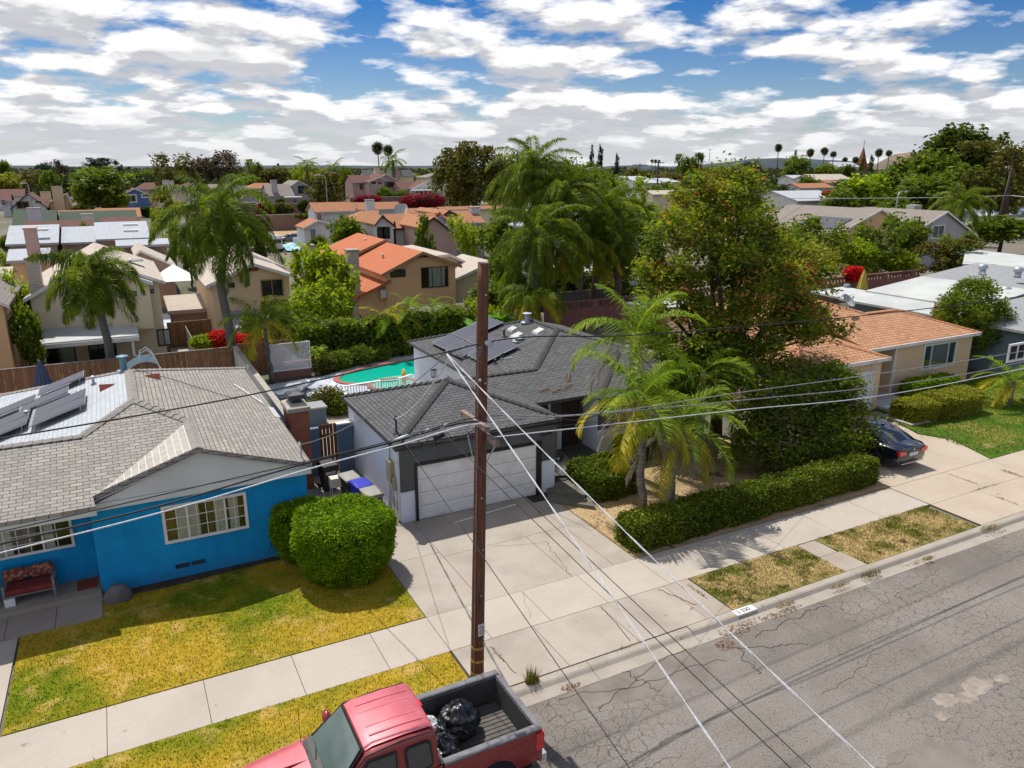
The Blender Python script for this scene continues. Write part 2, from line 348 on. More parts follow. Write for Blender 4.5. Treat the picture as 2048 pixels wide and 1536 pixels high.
def polemat():
    m, nt, b = new_mat('pole_wood'); co = coord(nt)
    gr = noise(nt, vmth(nt, 'MULTIPLY', co, (16, 16, .7)), 2.2, 6, .65)
    c = mix(nt, rng(nt, gr, .32, .68), (.165, .056, .022), (.045, .015, .008))
    c = mix(nt, rng(nt, noise(nt, vmth(nt, 'MULTIPLY', co, (12, 12, .35)), 1.1, 4, .6), .56, .66, 0, .6), c, (.24, .10, .05))
    c = mix(nt, rng(nt, noise(nt, vmth(nt, 'MULTIPLY', co, (30, 30, .5)), 1.6, 3, .6), .60, .66, 0, .9), c, (.018, .008, .005))
    vo = nd(nt, 'ShaderNodeTexVoronoi', _voronoi_dimensions='3D', Vector=vmth(nt, 'MULTIPLY', co, (2.5, 2.5, .9)), Scale=1.4)
    c = mix(nt, rng(nt, vo.outputs['Distance'], .07, .12, .6, 0), c, (.02, .01, .008))
    nt.links.new(c, b.inputs['Base Color']); b.inputs['Roughness'].default_value = .7
    bump(nt, b, gr, .5, .012)
polemat()
simple('arm_wood', (.16, .10, .075), (.30, .24, .21), 8, .85, .3, 50)
simple('wire_black', (.012, .012, .013), None, 2, .6)
simple('wire_grey', (.16, .16, .165), (.26, .26, .27), 14, .5, lo=.45, hi=.55)
simple('wire_white', (.60, .62, .66), (.47, .49, .52), 30, .5, lo=.5, hi=.56)
def glassmat(name, c, rough=.08, spec=1.0):
    m, nt, b = new_mat(name)
    nt.links.new(mix(nt, rng(nt, noise(nt, coord(nt), .8, 3), .35, .7), c, tuple(x*.6 for x in c)), b.inputs['Base Color'])
    b.inputs['Roughness'].default_value = rough; b.inputs['Specular IOR Level'].default_value = spec
glassmat('glass_dark', (.025, .032, .04)); glassmat('glass_teal', (.03, .13, .14)); glassmat('glass_blue', (.03, .06, .10))
glassmat('glass_shield', (.10, .15, .145), .06)
def clearglass():
    m, nt, b = new_mat('glass_clear')
    gl = nd(nt, 'ShaderNodeBsdfGlossy', Color=(.8, .85, .9, 1), Roughness=.03); tr = nd(nt, 'ShaderNodeBsdfTransparent', Color=(.9, .92, .9, 1))
    fr = nd(nt, 'ShaderNodeFresnel', IOR=1.5)
    ms = nd(nt, 'ShaderNodeMixShader', i0=mth(nt, 'MULTIPLY', fr.outputs[0], .8), i1=tr.outputs[0], i2=gl.outputs[0])
    nt.links.new(ms.outputs[0], nt.nodes['Material Output'].inputs[0])
clearglass()
def solar():
    m, nt, b = new_mat('solar_cells'); uv = coord(nt, 'UV')
    s = nd(nt, 'ShaderNodeTexBrick', Vector=uv, Color1=(.055, .053, .070, 1), Color2=(.063, .060, .078, 1), Mortar=(.035, .033, .045, 1), Scale=1.0)
    s.inputs['Brick Width'].default_value = .16; s.inputs['Row Height'].default_value = .16; s.inputs['Mortar Size'].default_value = .006; s.offset = 0
    nt.links.new(s.outputs[0], b.inputs['Base Color']); b.inputs['Roughness'].default_value = .3; b.inputs['Specular IOR Level'].default_value = .4
solar()
def watermat():
    m, nt, b = new_mat('pool_water'); co = coord(nt)
    nt.links.new(mix(nt, rng(nt, noise(nt, co, 1.2, 4), .35, .65), (.0, .42, .30), (.01, .36, .27)), b.inputs['Base Color'])
    b.inputs['Roughness'].default_value = .08; b.inputs['Specular IOR Level'].default_value = .5
    bump(nt, b, noise(nt, co, 5, 3, .6), .25, .04)
watermat()
simple('pool_shallow', (.22, .55, .46), (.18, .5, .42), 3, .2)
simple('red_coping', (.34, .11, .08), (.26, .08, .06), 6, .8, .3, 20)
# vehicles
def paint(name, c, rough=.3, coat=.8, tone2=None):
    m, nt, b = new_mat(name); co = coord(nt)
    f = rng(nt, noise(nt, co, 1.5, 5, .6), .35, .7)
    nt.links.new(mix(nt, f, c, tone2 or tuple(x*.85 for x in c)), b.inputs['Base Color'])
    b.inputs['Roughness'].default_value = rough; b.inputs['Coat Weight'].default_value = coat; b.inputs['Coat Roughness'].default_value = .08
    b.inputs['Metallic'].default_value = .15
paint('truck_red', (.25, .012, .014), .35, .8)  # dark red carries the shade of the truck's sides
paint('truck_red_sunlit', (.52, .12, .15), .42, .5, (.38, .05, .07))  # same paint in pink, sun highlight of roof and hood put into the colour
paint('car_black', (.008, .010, .022), .22, 1.0); paint('car_grey', (.05, .05, .055)); paint('car_white', (.6, .6, .62)); paint('van_red', (.4, .01, .02))
simple('tyre', (.014, .014, .014), None, 4, .85); simple('rim', (.45, .46, .48), (.3, .31, .33), 5, .35, metal=.7)
simple('bed_liner', (.045, .045, .048), (.07, .068, .068), 6, .75, .2, 40)
simple('bed_floor', (.115, .105, .095), (.08, .072, .066), 5, .8)
simple('rail_plastic', (.10, .10, .11), (.16, .16, .17), 5, .55)
simple('chrome', (.6, .6, .62), None, 3, .15, metal=1.0)
simple('bag_black', (.010, .010, .012), None, 5, .28, .6, 14, spec=.6)
simple('foil', (.62, .62, .63), (.45, .45, .46), 12, .5)
def lampmat(name, c): 
    m, nt, b = new_mat(name); b.inputs['Base Color'].default_value = c4(c); b.inputs['Roughness'].default_value = .12; b.inputs['Coat Weight'].default_value = 1
lampmat('tail_red', (.55, .005, .008))
simple('bin_brown', (.12, .10, .085), None, 4, .6); simple('bin_lid_grey', (.30, .30, .27), (.24, .24, .215), 4, .6)
simple('bin_black', (.022, .024, .022), None, 4, .55); simple('bin_blue', (.004, .018, .42), (.003, .014, .36), 4, .45)
simple('meter_beige', (.34, .32, .20), (.28, .26, .16), 4, .6)
simple('cushion_red', (.22, .045, .035), (.17, .025, .02), 5, .95)
def floral():
    m, nt, b = new_mat('floral'); co = coord(nt)
    vo = nd(nt, 'ShaderNodeTexVoronoi', Vector=co, Scale=9.0)
    nt.links.new(mix(nt, rng(nt, vo.outputs[0], .25, .6), (.42, .17, .11), (.13, .035, .035)), b.inputs['Base Color']); b.inputs['Roughness'].default_value = .95
floral()
simple('rock', (.17, .15, .15), (.11, .10, .10), 3, .9, .5, 8)
simple('flagstone', (.085, .085, .075), (.055, .055, .05), 1.4, .8, .2, 6)
simple('step_stone', (.16, .15, .12), (.10, .095, .075), 3, .9, .3, 20)
simple('sign_white', (.75, .75, .74), None, 9, .6); simple('sign_black', (.02, .02, .025), None, 3, .6)
simple('band_yellow', (.50, .28, .045), (.35, .19, .03), 8, .6)
simple('sign_green', (.01, .25, .22), None, 3, .6)
simple('tarp_teal', (.12, .38, .44), (.35, .52, .55), 2.5, .6, lo=.45, hi=.55)
simple('church_red', (.24, .075, .045), (.18, .055, .035), 2, .9)
def hillmat():
    m, nt, b = new_mat('hill_dry'); co = coord(nt)
    c = mix(nt, rng(nt, noise(nt, co, .012, 6, .6), .4, .6), (.34, .185, .125), (.13, .11, .085))
    nt.links.new(c, b.inputs['Base Color']); b.inputs['Roughness'].default_value = 1
hillmat()
simple('dead_frond', (.28, .17, .11), (.18, .11, .07), 5, .9)
# bark and leaves
simple('bark', (.085, .062, .045), (.05, .036, .026), 5, .9, .5, 20)
def palmtrunk(name, c1, c2):
    m, nt, b = new_mat(name); co = coord(nt)
    s = nd(nt, 'ShaderNodeSeparateXYZ', i0=co)
    rg = mth(nt, 'SINE', mth(nt, 'MULTIPLY', s.outputs[2], 42.0))
    c = mix(nt, rng(nt, noise(nt, co, 2.5, 4), .35, .65), c1, c2)
    c = mix(nt, rng(nt, rg, .4, 1, 0, .4), c, tuple(x*.5 for x in c2))
    nt.links.new(c, b.inputs['Base Color']); b.inputs['Roughness'].default_value = .85
    bump(nt, b, rg, .35, .02)
palmtrunk('palm_trunk', (.155, .155, .14), (.09, .088, .078)); palmtrunk('palm_trunk_grey', (.28, .26, .23), (.17, .16, .145))
palmtrunk('palm_trunk_brown', (.16, .10, .07), (.10, .065, .045))
simple('crownshaft', (.16, .20, .05), (.30, .22, .06), 3, .5)
leafmat('frond_queen', [(0, (.04, .066, .009)), (.5, (.12, .17, .016)), (1, (.31, .34, .04))], .40, bw=.55, bs=.9)
leafmat('frond_king', [(0, (.06, .12, .010)), (.5, (.17, .26, .018)), (1, (.38, .42, .04))], .45)
leafmat('frond_yellow', [(0, (.17, .19, .015)), (.5, (.38, .35, .03)), (1, (.55, .36, .04))], .4)
leafmat('frond_dead', [(0, (.16, .12, .10)), (.5, (.28, .24, .21)), (1, (.40, .33, .26))], .2)
leafmat('frond_fan', [(0, (.025, .035, .012)), (1, (.09, .095, .03))])
leafmat('leaf_hedge', [(0, (.035, .055, .005)), (.5, (.085, .125, .008)), (1, (.24, .26, .02))], .18, .65, .12)
leafmat('leaf_bush', [(0, (.06, .115, .003)), (.5, (.13, .23, .004)), (1, (.27, .39, .010))], .16, .7, .1, .45, 3.0)
leafmat('leaf_rust', [(0, (.045, .065, .008)), (.35, (.11, .145, .014)), (.66, (.20, .25, .02)), (.90, (.32, .29, .03)), (1, (.45, .19, .03))], .45, .6, .2, .6, 1.1)
leafmat('leaf_dark', [(0, (.022, .036, .006)), (.5, (.06, .085, .010)), (1, (.14, .17, .02))])
leafmat('leaf_mid', [(0, (.040, .068, .007)), (.5, (.11, .155, .012)), (1, (.23, .27, .02))], .4, .6, .2)
leafmat('leaf_lime', [(0, (.08, .13, .008)), (.5, (.22, .29, .012)), (1, (.44, .44, .03))], .45, .6, .2)
leafmat('leaf_olive', [(0, (.05, .055, .015)), (.5, (.11, .105, .022)), (1, (.21, .17, .035))], .35)
leafmat('leaf_purple', [(0, (.03, .022, .018)), (.5, (.065, .045, .032)), (1, (.12, .085, .05))])
leafmat('leaf_blue', [(0, (.022, .038, .035)), (1, (.06, .085, .07))])
leafmat('leaf_yellowgreen', [(0, (.10, .115, .012)), (.5, (.24, .24, .025)), (1, (.40, .36, .05))], .35)
leafmat('leaf_banana', [(0, (.05, .16, .012)), (1, (.16, .34, .03))], .4)
leafmat('flower_red', [(0, (.35, .004, .01)), (.6, (.62, .008, .02)), (1, (.70, .12, .02))], .3)
leafmat('flower_magenta', [(0, (.13, .006, .02)), (1, (.36, .01, .05))], .3)
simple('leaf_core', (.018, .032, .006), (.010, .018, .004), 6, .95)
leafmat('pod_rust', [(0, (.22, .07, .02)), (1, (.50, .20, .07))], .3)
leafmat('dry_twig', [(0, (.13, .095, .07)), (1, (.27, .21, .16))], .1)
grassmat('blade_lawn', (.11, .17, .006), (.22, .27, .010), (.50, .33, .03), (.54, .37, .10), s=.30, dlo=.40, dhi=.56, barelo=.56, barehi=.72, off=(3, 1, 0), blade=True)
grassmat('blade_dry', (.09, .10, .015), (.20, .19, .03), (.56, .42, .19), (.12, .065, .04), s=.9, dlo=.42, dhi=.55, barelo=.60, barehi=.66, blade=True)
leafmat('blade_green', [(0, (.045, .10, .008)), (1, (.14, .22, .025))], .2, .8, .05)

# ---------------------------------------------------------------- mesh building
class MB:
    """collects faces, then links them as ONE mesh object; uv are metres measured on each face"""
    def __init__(s): s.v = []; s.f = []
    def face(s, pts):
        i = len(s.v); s.v += [tuple(map(float, p)) for p in pts]; s.f.append(tuple(range(i, i+len(pts)))); return s
    def mesh(s, vs, fs):
        i = len(s.v); s.v += [tuple(map(float, p)) for p in vs]; s.f += [tuple(i+k for k in f) for f in fs]; return s
    def box(s, x0, y0, z0, x1, y1, z1):
        if x0 > x1: x0, x1 = x1, x0
        if y0 > y1: y0, y1 = y1, y0
        if z0 > z1: z0, z1 = z1, z0
        v = [(x0, y0, z0), (x1, y0, z0), (x1, y1, z0), (x0, y1, z0), (x0, y0, z1), (x1, y0, z1), (x1, y1, z1), (x0, y1, z1)]
        return s.mesh(v, [(0, 3, 2, 1), (4, 5, 6, 7), (0, 1, 5, 4), (1, 2, 6, 5), (2, 3, 7, 6), (3, 0, 4, 7)])
    def hexa(s, v): return s.mesh(v, [(0, 3, 2, 1), (4, 5, 6, 7), (0, 1, 5, 4), (1, 2, 6, 5), (2, 3, 7, 6), (3, 0, 4, 7)])
    def prism(s, poly, z0, z1):
        """vertical prism over a 2-D polygon (counter-clockwise)"""
        a = sum(poly[i][0]*poly[(i+1) % len(poly)][1]-poly[(i+1) % len(poly)][0]*poly[i][1] for i in range(len(poly)))
        if a < 0: poly = poly[::-1]
        n = len(poly); v = [(x, y, z0) for x, y in poly]+[(x, y, z1) for x, y in poly]
        return s.mesh(v, [tuple(range(n))[::-1], tuple(range(n, 2*n))]+[(i, (i+1) % n, n+(i+1) % n, n+i) for i in range(n)])
    def tube(s, pts, r, n=8, cap=True):
        pts = [np.array(p, float) for p in pts]; m = len(pts)
        rs = [r]*m if not hasattr(r, '__len__') else r
        vs = []; prev = None
        for i, p in enumerate(pts):
            t = pts[min(i+1, m-1)]-pts[max(i-1, 0)]; t = t/(np.linalg.norm(t)+1e-9)
            a = np.array([0, 0, 1.]) if prev is None else prev
            if prev is None and abs(t[2]) > .9: a = np.array([1., 0, 0])
            u = np.cross(t, a) if prev is None else prev-t*np.dot(prev, t)
            u = u/(np.linalg.norm(u)+1e-9); prev = u; w = np.cross(t, u)
            for k in range(n):
                an = 2*pi*k/n; vs.append(p+rs[i]*(cos(an)*u+sin(an)*w))
        fs = [(i*n+k, i*n+(k+1) % n, (i+1)*n+(k+1) % n, (i+1)*n+k) for i in range(m-1) for k in range(n)]
        if cap: fs += [tuple(range(n))[::-1], tuple((m-1)*n+k for k in range(n))]
        return s.mesh(vs, fs)
    def cyl(s, p, r, h, n=16, r2=None): return s.tube([p, (p[0], p[1], p[2]+h)], [r, r if r2 is None else r2], n)
    def lathe(s, c, prof, n=20, ax='z'):
        vs = []
        for r, z in prof:
            for k in range(n):
                a = 2*pi*k/n
                if ax == 'z': vs.append((c[0]+r*cos(a), c[1]+r*sin(a), c[2]+z))
                elif ax == 'y': vs.append((c[0]+r*cos(a), c[1]+z, c[2]+r*sin(a)))
                else: vs.append((c[0]+z, c[1]+r*cos(a), c[2]+r*sin(a)))
        m = len(prof)
        return s.mesh(vs, [(i*n+k, i*n+(k+1) % n, (i+1)*n+(k+1) % n, (i+1)*n+k) for i in range(m-1) for k in range(n)])
    def loft(s, rings, cap=True, closed=True):
        n = len(rings[0]); vs = [p for r in rings for p in r]
        kk = range(n) if closed else range(n-1)
        fs = [(i*n+k, i*n+(k+1) % n, (i+1)*n+(k+1) % n, (i+1)*n+k) for i in range(len(rings)-1) for k in kk]
        if cap: fs += [tuple(range(n))[::-1], tuple((len(rings)-1)*n+k for k in range(n))]
        return s.mesh(vs, fs)
    def ball(s, c, rx, ry=None, rz=None, n=14, m=9, jit=0, seed=0):
        ry = ry or rx; rz = rz or rx; rd = random.Random(seed); vs = []
        for i in range(m+1):
            th = pi*i/m
            for k in range(n):
                ph = 2*pi*k/n; j = 1+rd.uniform(-jit, jit)
                vs.append((c[0]+rx*j*sin(th)*cos(ph), c[1]+ry*j*sin(th)*sin(ph), c[2]+rz*j*cos(th)))
        return s.mesh(vs, [(i*n+k, (i+1)*n+k, (i+1)*n+(k+1) % n, i*n+(k+1) % n) for i in range(m) for k in range(n)])
    def fbox(s, F, a0, b0, c0, a1, b1, c1):
        """box in a wall frame F: a along the wall, b up, c out of the wall"""
        v = [F(a, b, c) for (a, b, c) in ((a0, b0, c0), (a1, b0, c0), (a1, b0, c1), (a0, b0, c1), (a0, b1, c0), (a1, b1, c0), (a1, b1, c1), (a0, b1, c1))]
        return s.mesh(v, [(0, 3, 2, 1), (4, 5, 6, 7), (0, 1, 5, 4), (1, 2, 6, 5), (2, 3, 7, 6), (3, 0, 4, 7)])
    def build(s, name, mat, parent=None, smooth=False, local=False, fix=True):
        v = np.array(s.v, float)
        if parent is not None and not local: v = v-np.array(wloc(parent))
        ob = link_mesh(name, v, s.f, mat, parent, smooth, fix)
        return ob
def wloc(o):
    p = Vector((0, 0, 0))
    while o is not None: p += o.location; o = o.parent
    return p
def link_mesh(name, v, faces, mat, parent=None, smooth=False, fix=True, uv=True):
    me = bpy.data.meshes.new(name); me.from_pydata([tuple(p) for p in v], [], faces); me.update()
    if fix:
        import bmesh
        bm = bmesh.new(); bm.from_mesh(me); bmesh.ops.recalc_face_normals(bm, faces=bm.faces); bm.to_mesh(me); bm.free()
    if uv and len(me.polygons):
        lay = me.uv_layers.new(name='uv'); np_ = len(me.polygons)
        nn = np.empty(np_*3); me.polygons.foreach_get('normal', nn); nn = nn.reshape(-1, 3)
        lt = np.empty(np_, int); me.polygons.foreach_get('loop_total', lt)
        li = np.empty(len(me.loops), int); me.loops.foreach_get('vertex_index', li)
        vv = np.empty(len(me.vertices)*3); me.vertices.foreach_get('co', vv); vv = vv.reshape(-1, 3)
        base = np.array(wloc(parent)) if parent is not None else np.zeros(3)
        flat = np.abs(nn[:, 2]) > .9995
        u = np.stack([-nn[:, 1], nn[:, 0], np.zeros(np_)], 1); u[flat] = (1, 0, 0)
        u /= np.linalg.norm(u, axis=1)[:, None]+1e-12; w = np.cross(nn, u)
        up = w[:, 2] < -1e-6; w[up] *= -1
        U = np.repeat(u, lt, 0); Wv = np.repeat(w, lt, 0); P = vv[li]+base
        out = np.stack([(P*U).sum(1), (P*Wv).sum(1)], 1); lay.data.foreach_set('uv', out.ravel())
    if smooth: me.polygons.foreach_set('use_smooth', [True]*len(me.polygons))
    me.materials.append(M[mat] if isinstance(mat, str) else mat)
    o = bpy.data.objects.new(name, me); SC.collection.objects.link(o)
    if parent is not None: o.parent = parent
    return o
def quads(name, P, mat, parent=None, uv=False, origin=None):
    """P = array (n,k,3): n separate faces of k corners each, as one mesh (leaves, blades)"""
    n, k = P.shape[0], P.shape[1]; me = bpy.data.meshes.new(name)
    co = P.reshape(-1, 3).copy()
    if parent is not None and origin is None: co -= np.array(wloc(parent))
    me.vertices.add(n*k); me.vertices.foreach_set('co', co.ravel())
    me.loops.add(n*k); me.loops.foreach_set('vertex_index', np.arange(n*k))
    me.polygons.add(n); me.polygons.foreach_set('loop_start', np.arange(n)*k)
    try: me.polygons.foreach_set('loop_total', np.full(n, k))
    except Exception: pass
    me.update(calc_edges=True); me.validate()
    me.materials.append(M[mat]); o = bpy.data.objects.new(name, me); SC.collection.objects.link(o)
    if parent is not None: o.parent = parent
    return o
def thing(name, label, cat, loc=(0, 0, 0), group=None, kind=None, rz=0.0):
    o = bpy.data.objects.new(name, None); SC.collection.objects.link(o); o.location = tuple(map(float, loc)); o.rotation_euler = (0, 0, rz)
    o.empty_display_size = .2
    return tag(o, label, cat, group, kind)
def tag(o, label=None, cat=None, group=None, kind=None):
    if label: o['label'] = label
    if cat: o['category'] = cat
    if group: o['group'] = group
    if kind: o['kind'] = kind
    return o
def struct(o, label=None): o['kind'] = 'structure'; return tag(o, label) if label else o
def dup(o, parent=None):
    c = o.copy(); SC.collection.objects.link(c); c.parent = parent
    for ch in list(o.children): dup(ch, c)
    return c
def FR(p, d='x-'):
    """wall frame: 'x-' wall along +X seen from -Y ; 'y-' wall along Y seen from -X ; 'y+' seen from +X"""
    p = np.array(p, float)
    A, N = {'x-': ((1, 0, 0), (0, -1, 0)), 'x+': ((1, 0, 0), (0, 1, 0)), 'y-': ((0, 1, 0), (-1, 0, 0)), 'y+': ((0, 1, 0), (1, 0, 0))}[d]
    A = np.array(A, float); N = np.array(N, float); Z = np.array((0, 0, 1.))
    return lambda a, b, c: p+A*a+Z*b+N*c
# ================================================================ the ground and the street
def gnd_z(x, y):
    pts = [(-60, -.45), (12.9, -.45), (12.95, -.05), (45.6, -.05), (47.5, -1.5), (76, -1.5), (92, -.05), (160, -.05), (190, 1.4), (420, 1.4), (700, 0), (9000, 0)]
    if x > 30: pts = [(-60, -.45), (12.9, -.45), (12.95, -.05), (9000, -.05)] if x > 40 else pts
    for (a, za), (b, zb) in zip(pts, pts[1:]):
        if y <= b: return za+(zb-za)*max(0, (y-a))/(b-a)
    return 0
gx_ = [-6000, -1500, -500, -150, -60, -30, -10, 0, 10, 20, 30, 40.001, 60, 90, 140, 220, 400, 1500, 6000]
gy_ = [-60, 5, 12.9, 12.95, 30, 45.6, 47.5, 60, 76, 84, 92, 130, 160, 190, 300, 420, 700, 1500, 9000]
vs = [(x, y, gnd_z(x, y)) for y in gy_ for x in gx_]; nx = len(gx_)
struct(link_mesh('ground', vs, [(j*nx+i, j*nx+i+1, (j+1)*nx+i+1, (j+1)*nx+i) for j in range(len(gy_)-1) for i in range(nx-1)], 'terrain'))
def sheet(name, poly, z, mat, t=.04, parent=None):
    o = MB().prism([(p[0], p[1]) for p in poly], z-t, z).build(name, mat, parent); return o
def rect(x0, y0, x1, y1): return [(x0, y0), (x1, y0), (x1, y1), (x0, y1)]
RZ = -.12
struct(sheet('road', rect(-40, -30, 160, 12.62), RZ, 'asphalt', .1))
# kerb and gutter, cut into cast lengths
mb = MB()
x = -40.0; rd = random.Random(3)
while x < 150:
    L = 3.05
    a, b = x+.006, x+L-.006
    if 16.9 < x+L/2 < 19.0: low = 0
    zt = .012
    if 7.2 < x+L/2 < 13.0: zt = -.01
    prof = [(12.42, RZ+.004), (12.66, RZ-.002+.02), (12.74, RZ+.03), (12.82, zt-.02), (12.87, zt), (13.05, zt), (13.05, -.3), (12.42, -.3)]
    mb.loft([[(a, y, z) for y, z in prof], [(b, y, z) for y, z in prof]]); x += L
struct(mb.build('kerb', 'kerb_concrete'))
def slabs(name, rects, z, mat, gap=.007, kind=True):
    m = MB()
    for (x0, y0, x1, y1) in rects: m.box(x0+gap, y0+gap, z-.09, x1-gap, y1-gap, z)
    o = m.build(name, mat); return struct(o)
struct(sheet('driveway_bed', rect(5.3, 13.06, 13.6, 22.6), -.012, 'groove', .03))
struct(sheet('pavement_bed', rect(-30, 14.86, 24.2, 16.52), -.016, 'groove', .03))
# driveway of the grey house
slabs('driveway', [(6.08, 16.5, 7.72, 19.6), (7.72, 16.5, 10.55, 19.3), (10.55, 16.5, 12.0, 19.3), (6.08, 19.6, 7.72, 22.0), (7.72, 19.3, 12.0, 22.02),
                   (12.0, 16.5, 12.8, 21.4), (6.1, 13.06, 8.35, 14.88), (8.35, 13.06, 10.4, 14.88), (10.4, 13.06, 12.55, 14.88)], .012, 'driveway_concrete')
slabs('apron', [(12.55, 13.06, 13.42, 14.88)], .010, 'worn_concrete')
xs = [-18, -15.4, -12.9, -10.4, -7.9, -5.4, -3.35, -1.35, .62, 2.6, 4.55, 6.08, 7.2, 8.9, 10.7, 12.8, 15.0, 17.3, 19.6, 21.9, 24.2]
slabs('pavement', [(a, 14.88, b, 16.5) for a, b in zip(xs, xs[1:])], .014, 'walk_concrete')
slabs('side_path', [(5.42, 19.9, 7.36, 22.0), (4.62, 22.0, 7.36, 24.6), (4.62, 24.6, 7.36, 27.3)], .006, 'driveway_concrete')
struct(MB().prism([(-4.25, 16.5), (-3.36, 16.5), (-3.3, 20.38), (-4.25, 20.38)], -.05, .013).build('path', 'walk_concrete'))
slabs('porch_path', [(-9, 20.4, -6.2, 21.55), (-6.2, 20.4, -3.6, 21.55), (-3.6, 20.4, -2.5, 21.55), (-2.5, 20.4, -1.41, 21.55)], .016, 'worn_concrete')
struct(MB().box(-9, 21.56, 0, -1.42, 22.58, .15).build('porch_floor', 'worn_concrete'))
# lawns
struct(MB().prism([(-3.28, 16.52), (6.05, 16.52), (6.06, 19.88), (5.4, 19.95), (5.35, 21.4), (4.5, 21.6), (-1.4, 21.6), (-1.4, 20.38), (-3.24, 20.38)], -.04, .028).build('lawn', 'lawn'))
struct(sheet('verge', rect(-30, 13.06, 6.03, 14.86), .026, 'lawn', .07))
struct(sheet('verge', rect(-30, 16.52, -4.28, 20.38), .026, 'lawn', .07))
struct(MB().prism([(13.44, 13.06), (17.75, 13.06), (17.72, 14.86), (13.47, 14.86)], -.04, .024).build('verge', 'dry_lawn'))
struct(MB().prism([(18.75, 13.06), (24.0, 13.06), (23.9, 14.86), (18.5, 14.86)], -.04, .024).build('verge', 'dry_lawn'))
slabs('verge_path', [(17.77, 13.06, 18.70, 14.0), (17.76, 14.0, 18.55, 14.86)], .008, 'worn_concrete')
struct(MB().prism([(12.82, 16.54), (24.25, 16.54), (24.35, 22.5), (22, 23.9), (12.82, 21.4)], -.04, .02).build('front_yard', 'front_dirt'))
# driveway of the orange roofed house, its lawn
struct(sheet('driveway_bed', rect(24.25, 13.06, 60, 16.6), -.012, 'groove', .03))
slabs('driveway', [(24.25, 13.06, 26.9, 14.86), (26.9, 13.06, 29.6, 14.86), (29.6, 13.06, 33, 14.86), (24.25, 14.86, 27.4, 16.5), (27.4, 14.86, 30.2, 16.5), (30.2, 14.86, 34, 16.5), (34, 14.86, 38, 16.5), (38, 14.86, 44, 16.5), (33, 13.06, 36, 14.86), (36, 13.06, 60, 14.86)], .012, 'patio_concrete')
struct(MB().prism([(24.4, 16.52), (30.4, 16.52), (31.2, 18.65), (30.55, 19.8), (31.0, 21.0), (31.9, 22.8), (24.4, 22.8)], -.05, .008).build('driveway', 'patio_concrete'))
struct(MB().prism([(30.45, 16.53), (60, 16.53), (60, 24.2), (33.1, 24.2), (32.0, 22.8), (31.1, 21.0), (30.65, 19.8), (31.25, 18.6)], -.05, .022).build('lawn', 'green_lawn'))
# back yards: patio beside the grey house, pool surround
struct(sheet('patio', rect(5.62, 27.6, 9.2, 35.6), .006, 'patio_concrete'))
struct(MB().prism([(5.7, 35.6), (13.2, 35.6), (24, 36.6), (24, 44.2), (14.2, 44.2), (12.4, 43.4), (9.6, 41.6), (5.7, 41.2)], -.05, .004).build('pool_surround', 'pool_deck'))
struct(sheet('back_yard', rect(-14, 33.8, 5.3, 43.6), .004, 'worn_concrete'))
# cracks: thin ribbons a few mm over the slab or asphalt
def ribbon(m, pts, w, z):
    pts = [np.array(p[:2], float) for p in pts]
    for a, b in zip(pts, pts[1:]):
        d = b-a; d /= np.linalg.norm(d)+1e-9; n = np.array([-d[1], d[0]])*w/2
        m.face([(*(a-n), z), (*(b-n), z), (*(b+n), z), (*(a+n), z)])
def wiggle(a, b, n, amp, rd):
    a = np.array(a, float); b = np.array(b, float); d = b-a; L = np.linalg.norm(d); nn = np.array([-d[1], d[0]])/L
    out = []; off = 0
    for i in range(n+1):
        off = off*.7+rd.uniform(-amp, amp); out.append(a+d*i/n+nn*(off if 0 < i < n else 0))
    return out
rd = random.Random(8)
mb = MB()
for a, b, w, amp in (((10.95, 18.7), (10.6, 16.6), .012, .09), ((9.3, 19.2), (11.0, 18.6), .008, .06), ((10.42, 14.8), (10.2, 13.2), .022, .02),
                     ((7.0, 14.6), (7.1, 13.4), .02, .02), ((12.3, 14.8), (12.75, 13.7), .025, .04), ((8.9, 16.4), (8.5, 15.2), .008, .03), ((12.2, 20.8), (12.6, 18.6), .014, .03)):
    ribbon(mb, wiggle(a, b, 16, amp, rd), w, .0165)
struct(mb.build('driveway_crack', 'crack_dark', fix=False))
mb = MB()
for _ in range(16):
    x = rd.uniform(6, 26); y = rd.uniform(6, 12.2); an = rd.choice([rd.uniform(-.5, .5), rd.uniform(1.2, 2)]); L = rd.uniform(.5, 2.6)
    ribbon(mb, wiggle((x, y), (x+L*cos(an), y+L*sin(an)), int(5+L*6), .06, rd), rd.uniform(.006, .014), RZ+.004+rd.random()*.001)
for a, b in (((7.6, 12.3), (11.9, 11.6)), ((8.2, 11.6), (11.8, 12.6)), ((9.4, 12.5), (9.8, 11.5)), ((12.2, 12.1), (14.2, 11.2)), ((13.2, 12.0), (16, 12.2)), ((12.6, 11.9), (12.2, 10.9))):
    ribbon(mb, wiggle(a, b, 22, .08, rd), .018, RZ+.0055)
struct(mb.build('road_crack', 'crack_dark', fix=False))
def blob_poly(cx, cy, rx, ry, n=26, j=.18, seed=0, rot=0):
    r_ = random.Random(seed); out = []
    for i in range(n):
        a = 2*pi*i/n; q = 1+r_.uniform(-j, j); X, Y = rx*q*cos(a), ry*q*sin(a)
        out.append((cx+X*cos(rot)-Y*sin(rot), cy+X*sin(rot)+Y*cos(rot)))
    return out
def flat(name, poly, z, mat): return struct(MB().face([(p[0], p[1], z) for p in poly]).build(name, mat, fix=False))
flat('road_patch', [(7.6, 12.38), (8.0, 11.75), (9.4, 11.45), (10.6, 11.2), (12.0, 11.45), (12.2, 11.9), (12.0, 12.25), (10.9, 12.40), (9.3, 12.41)], RZ+.0025, 'rust_patch')
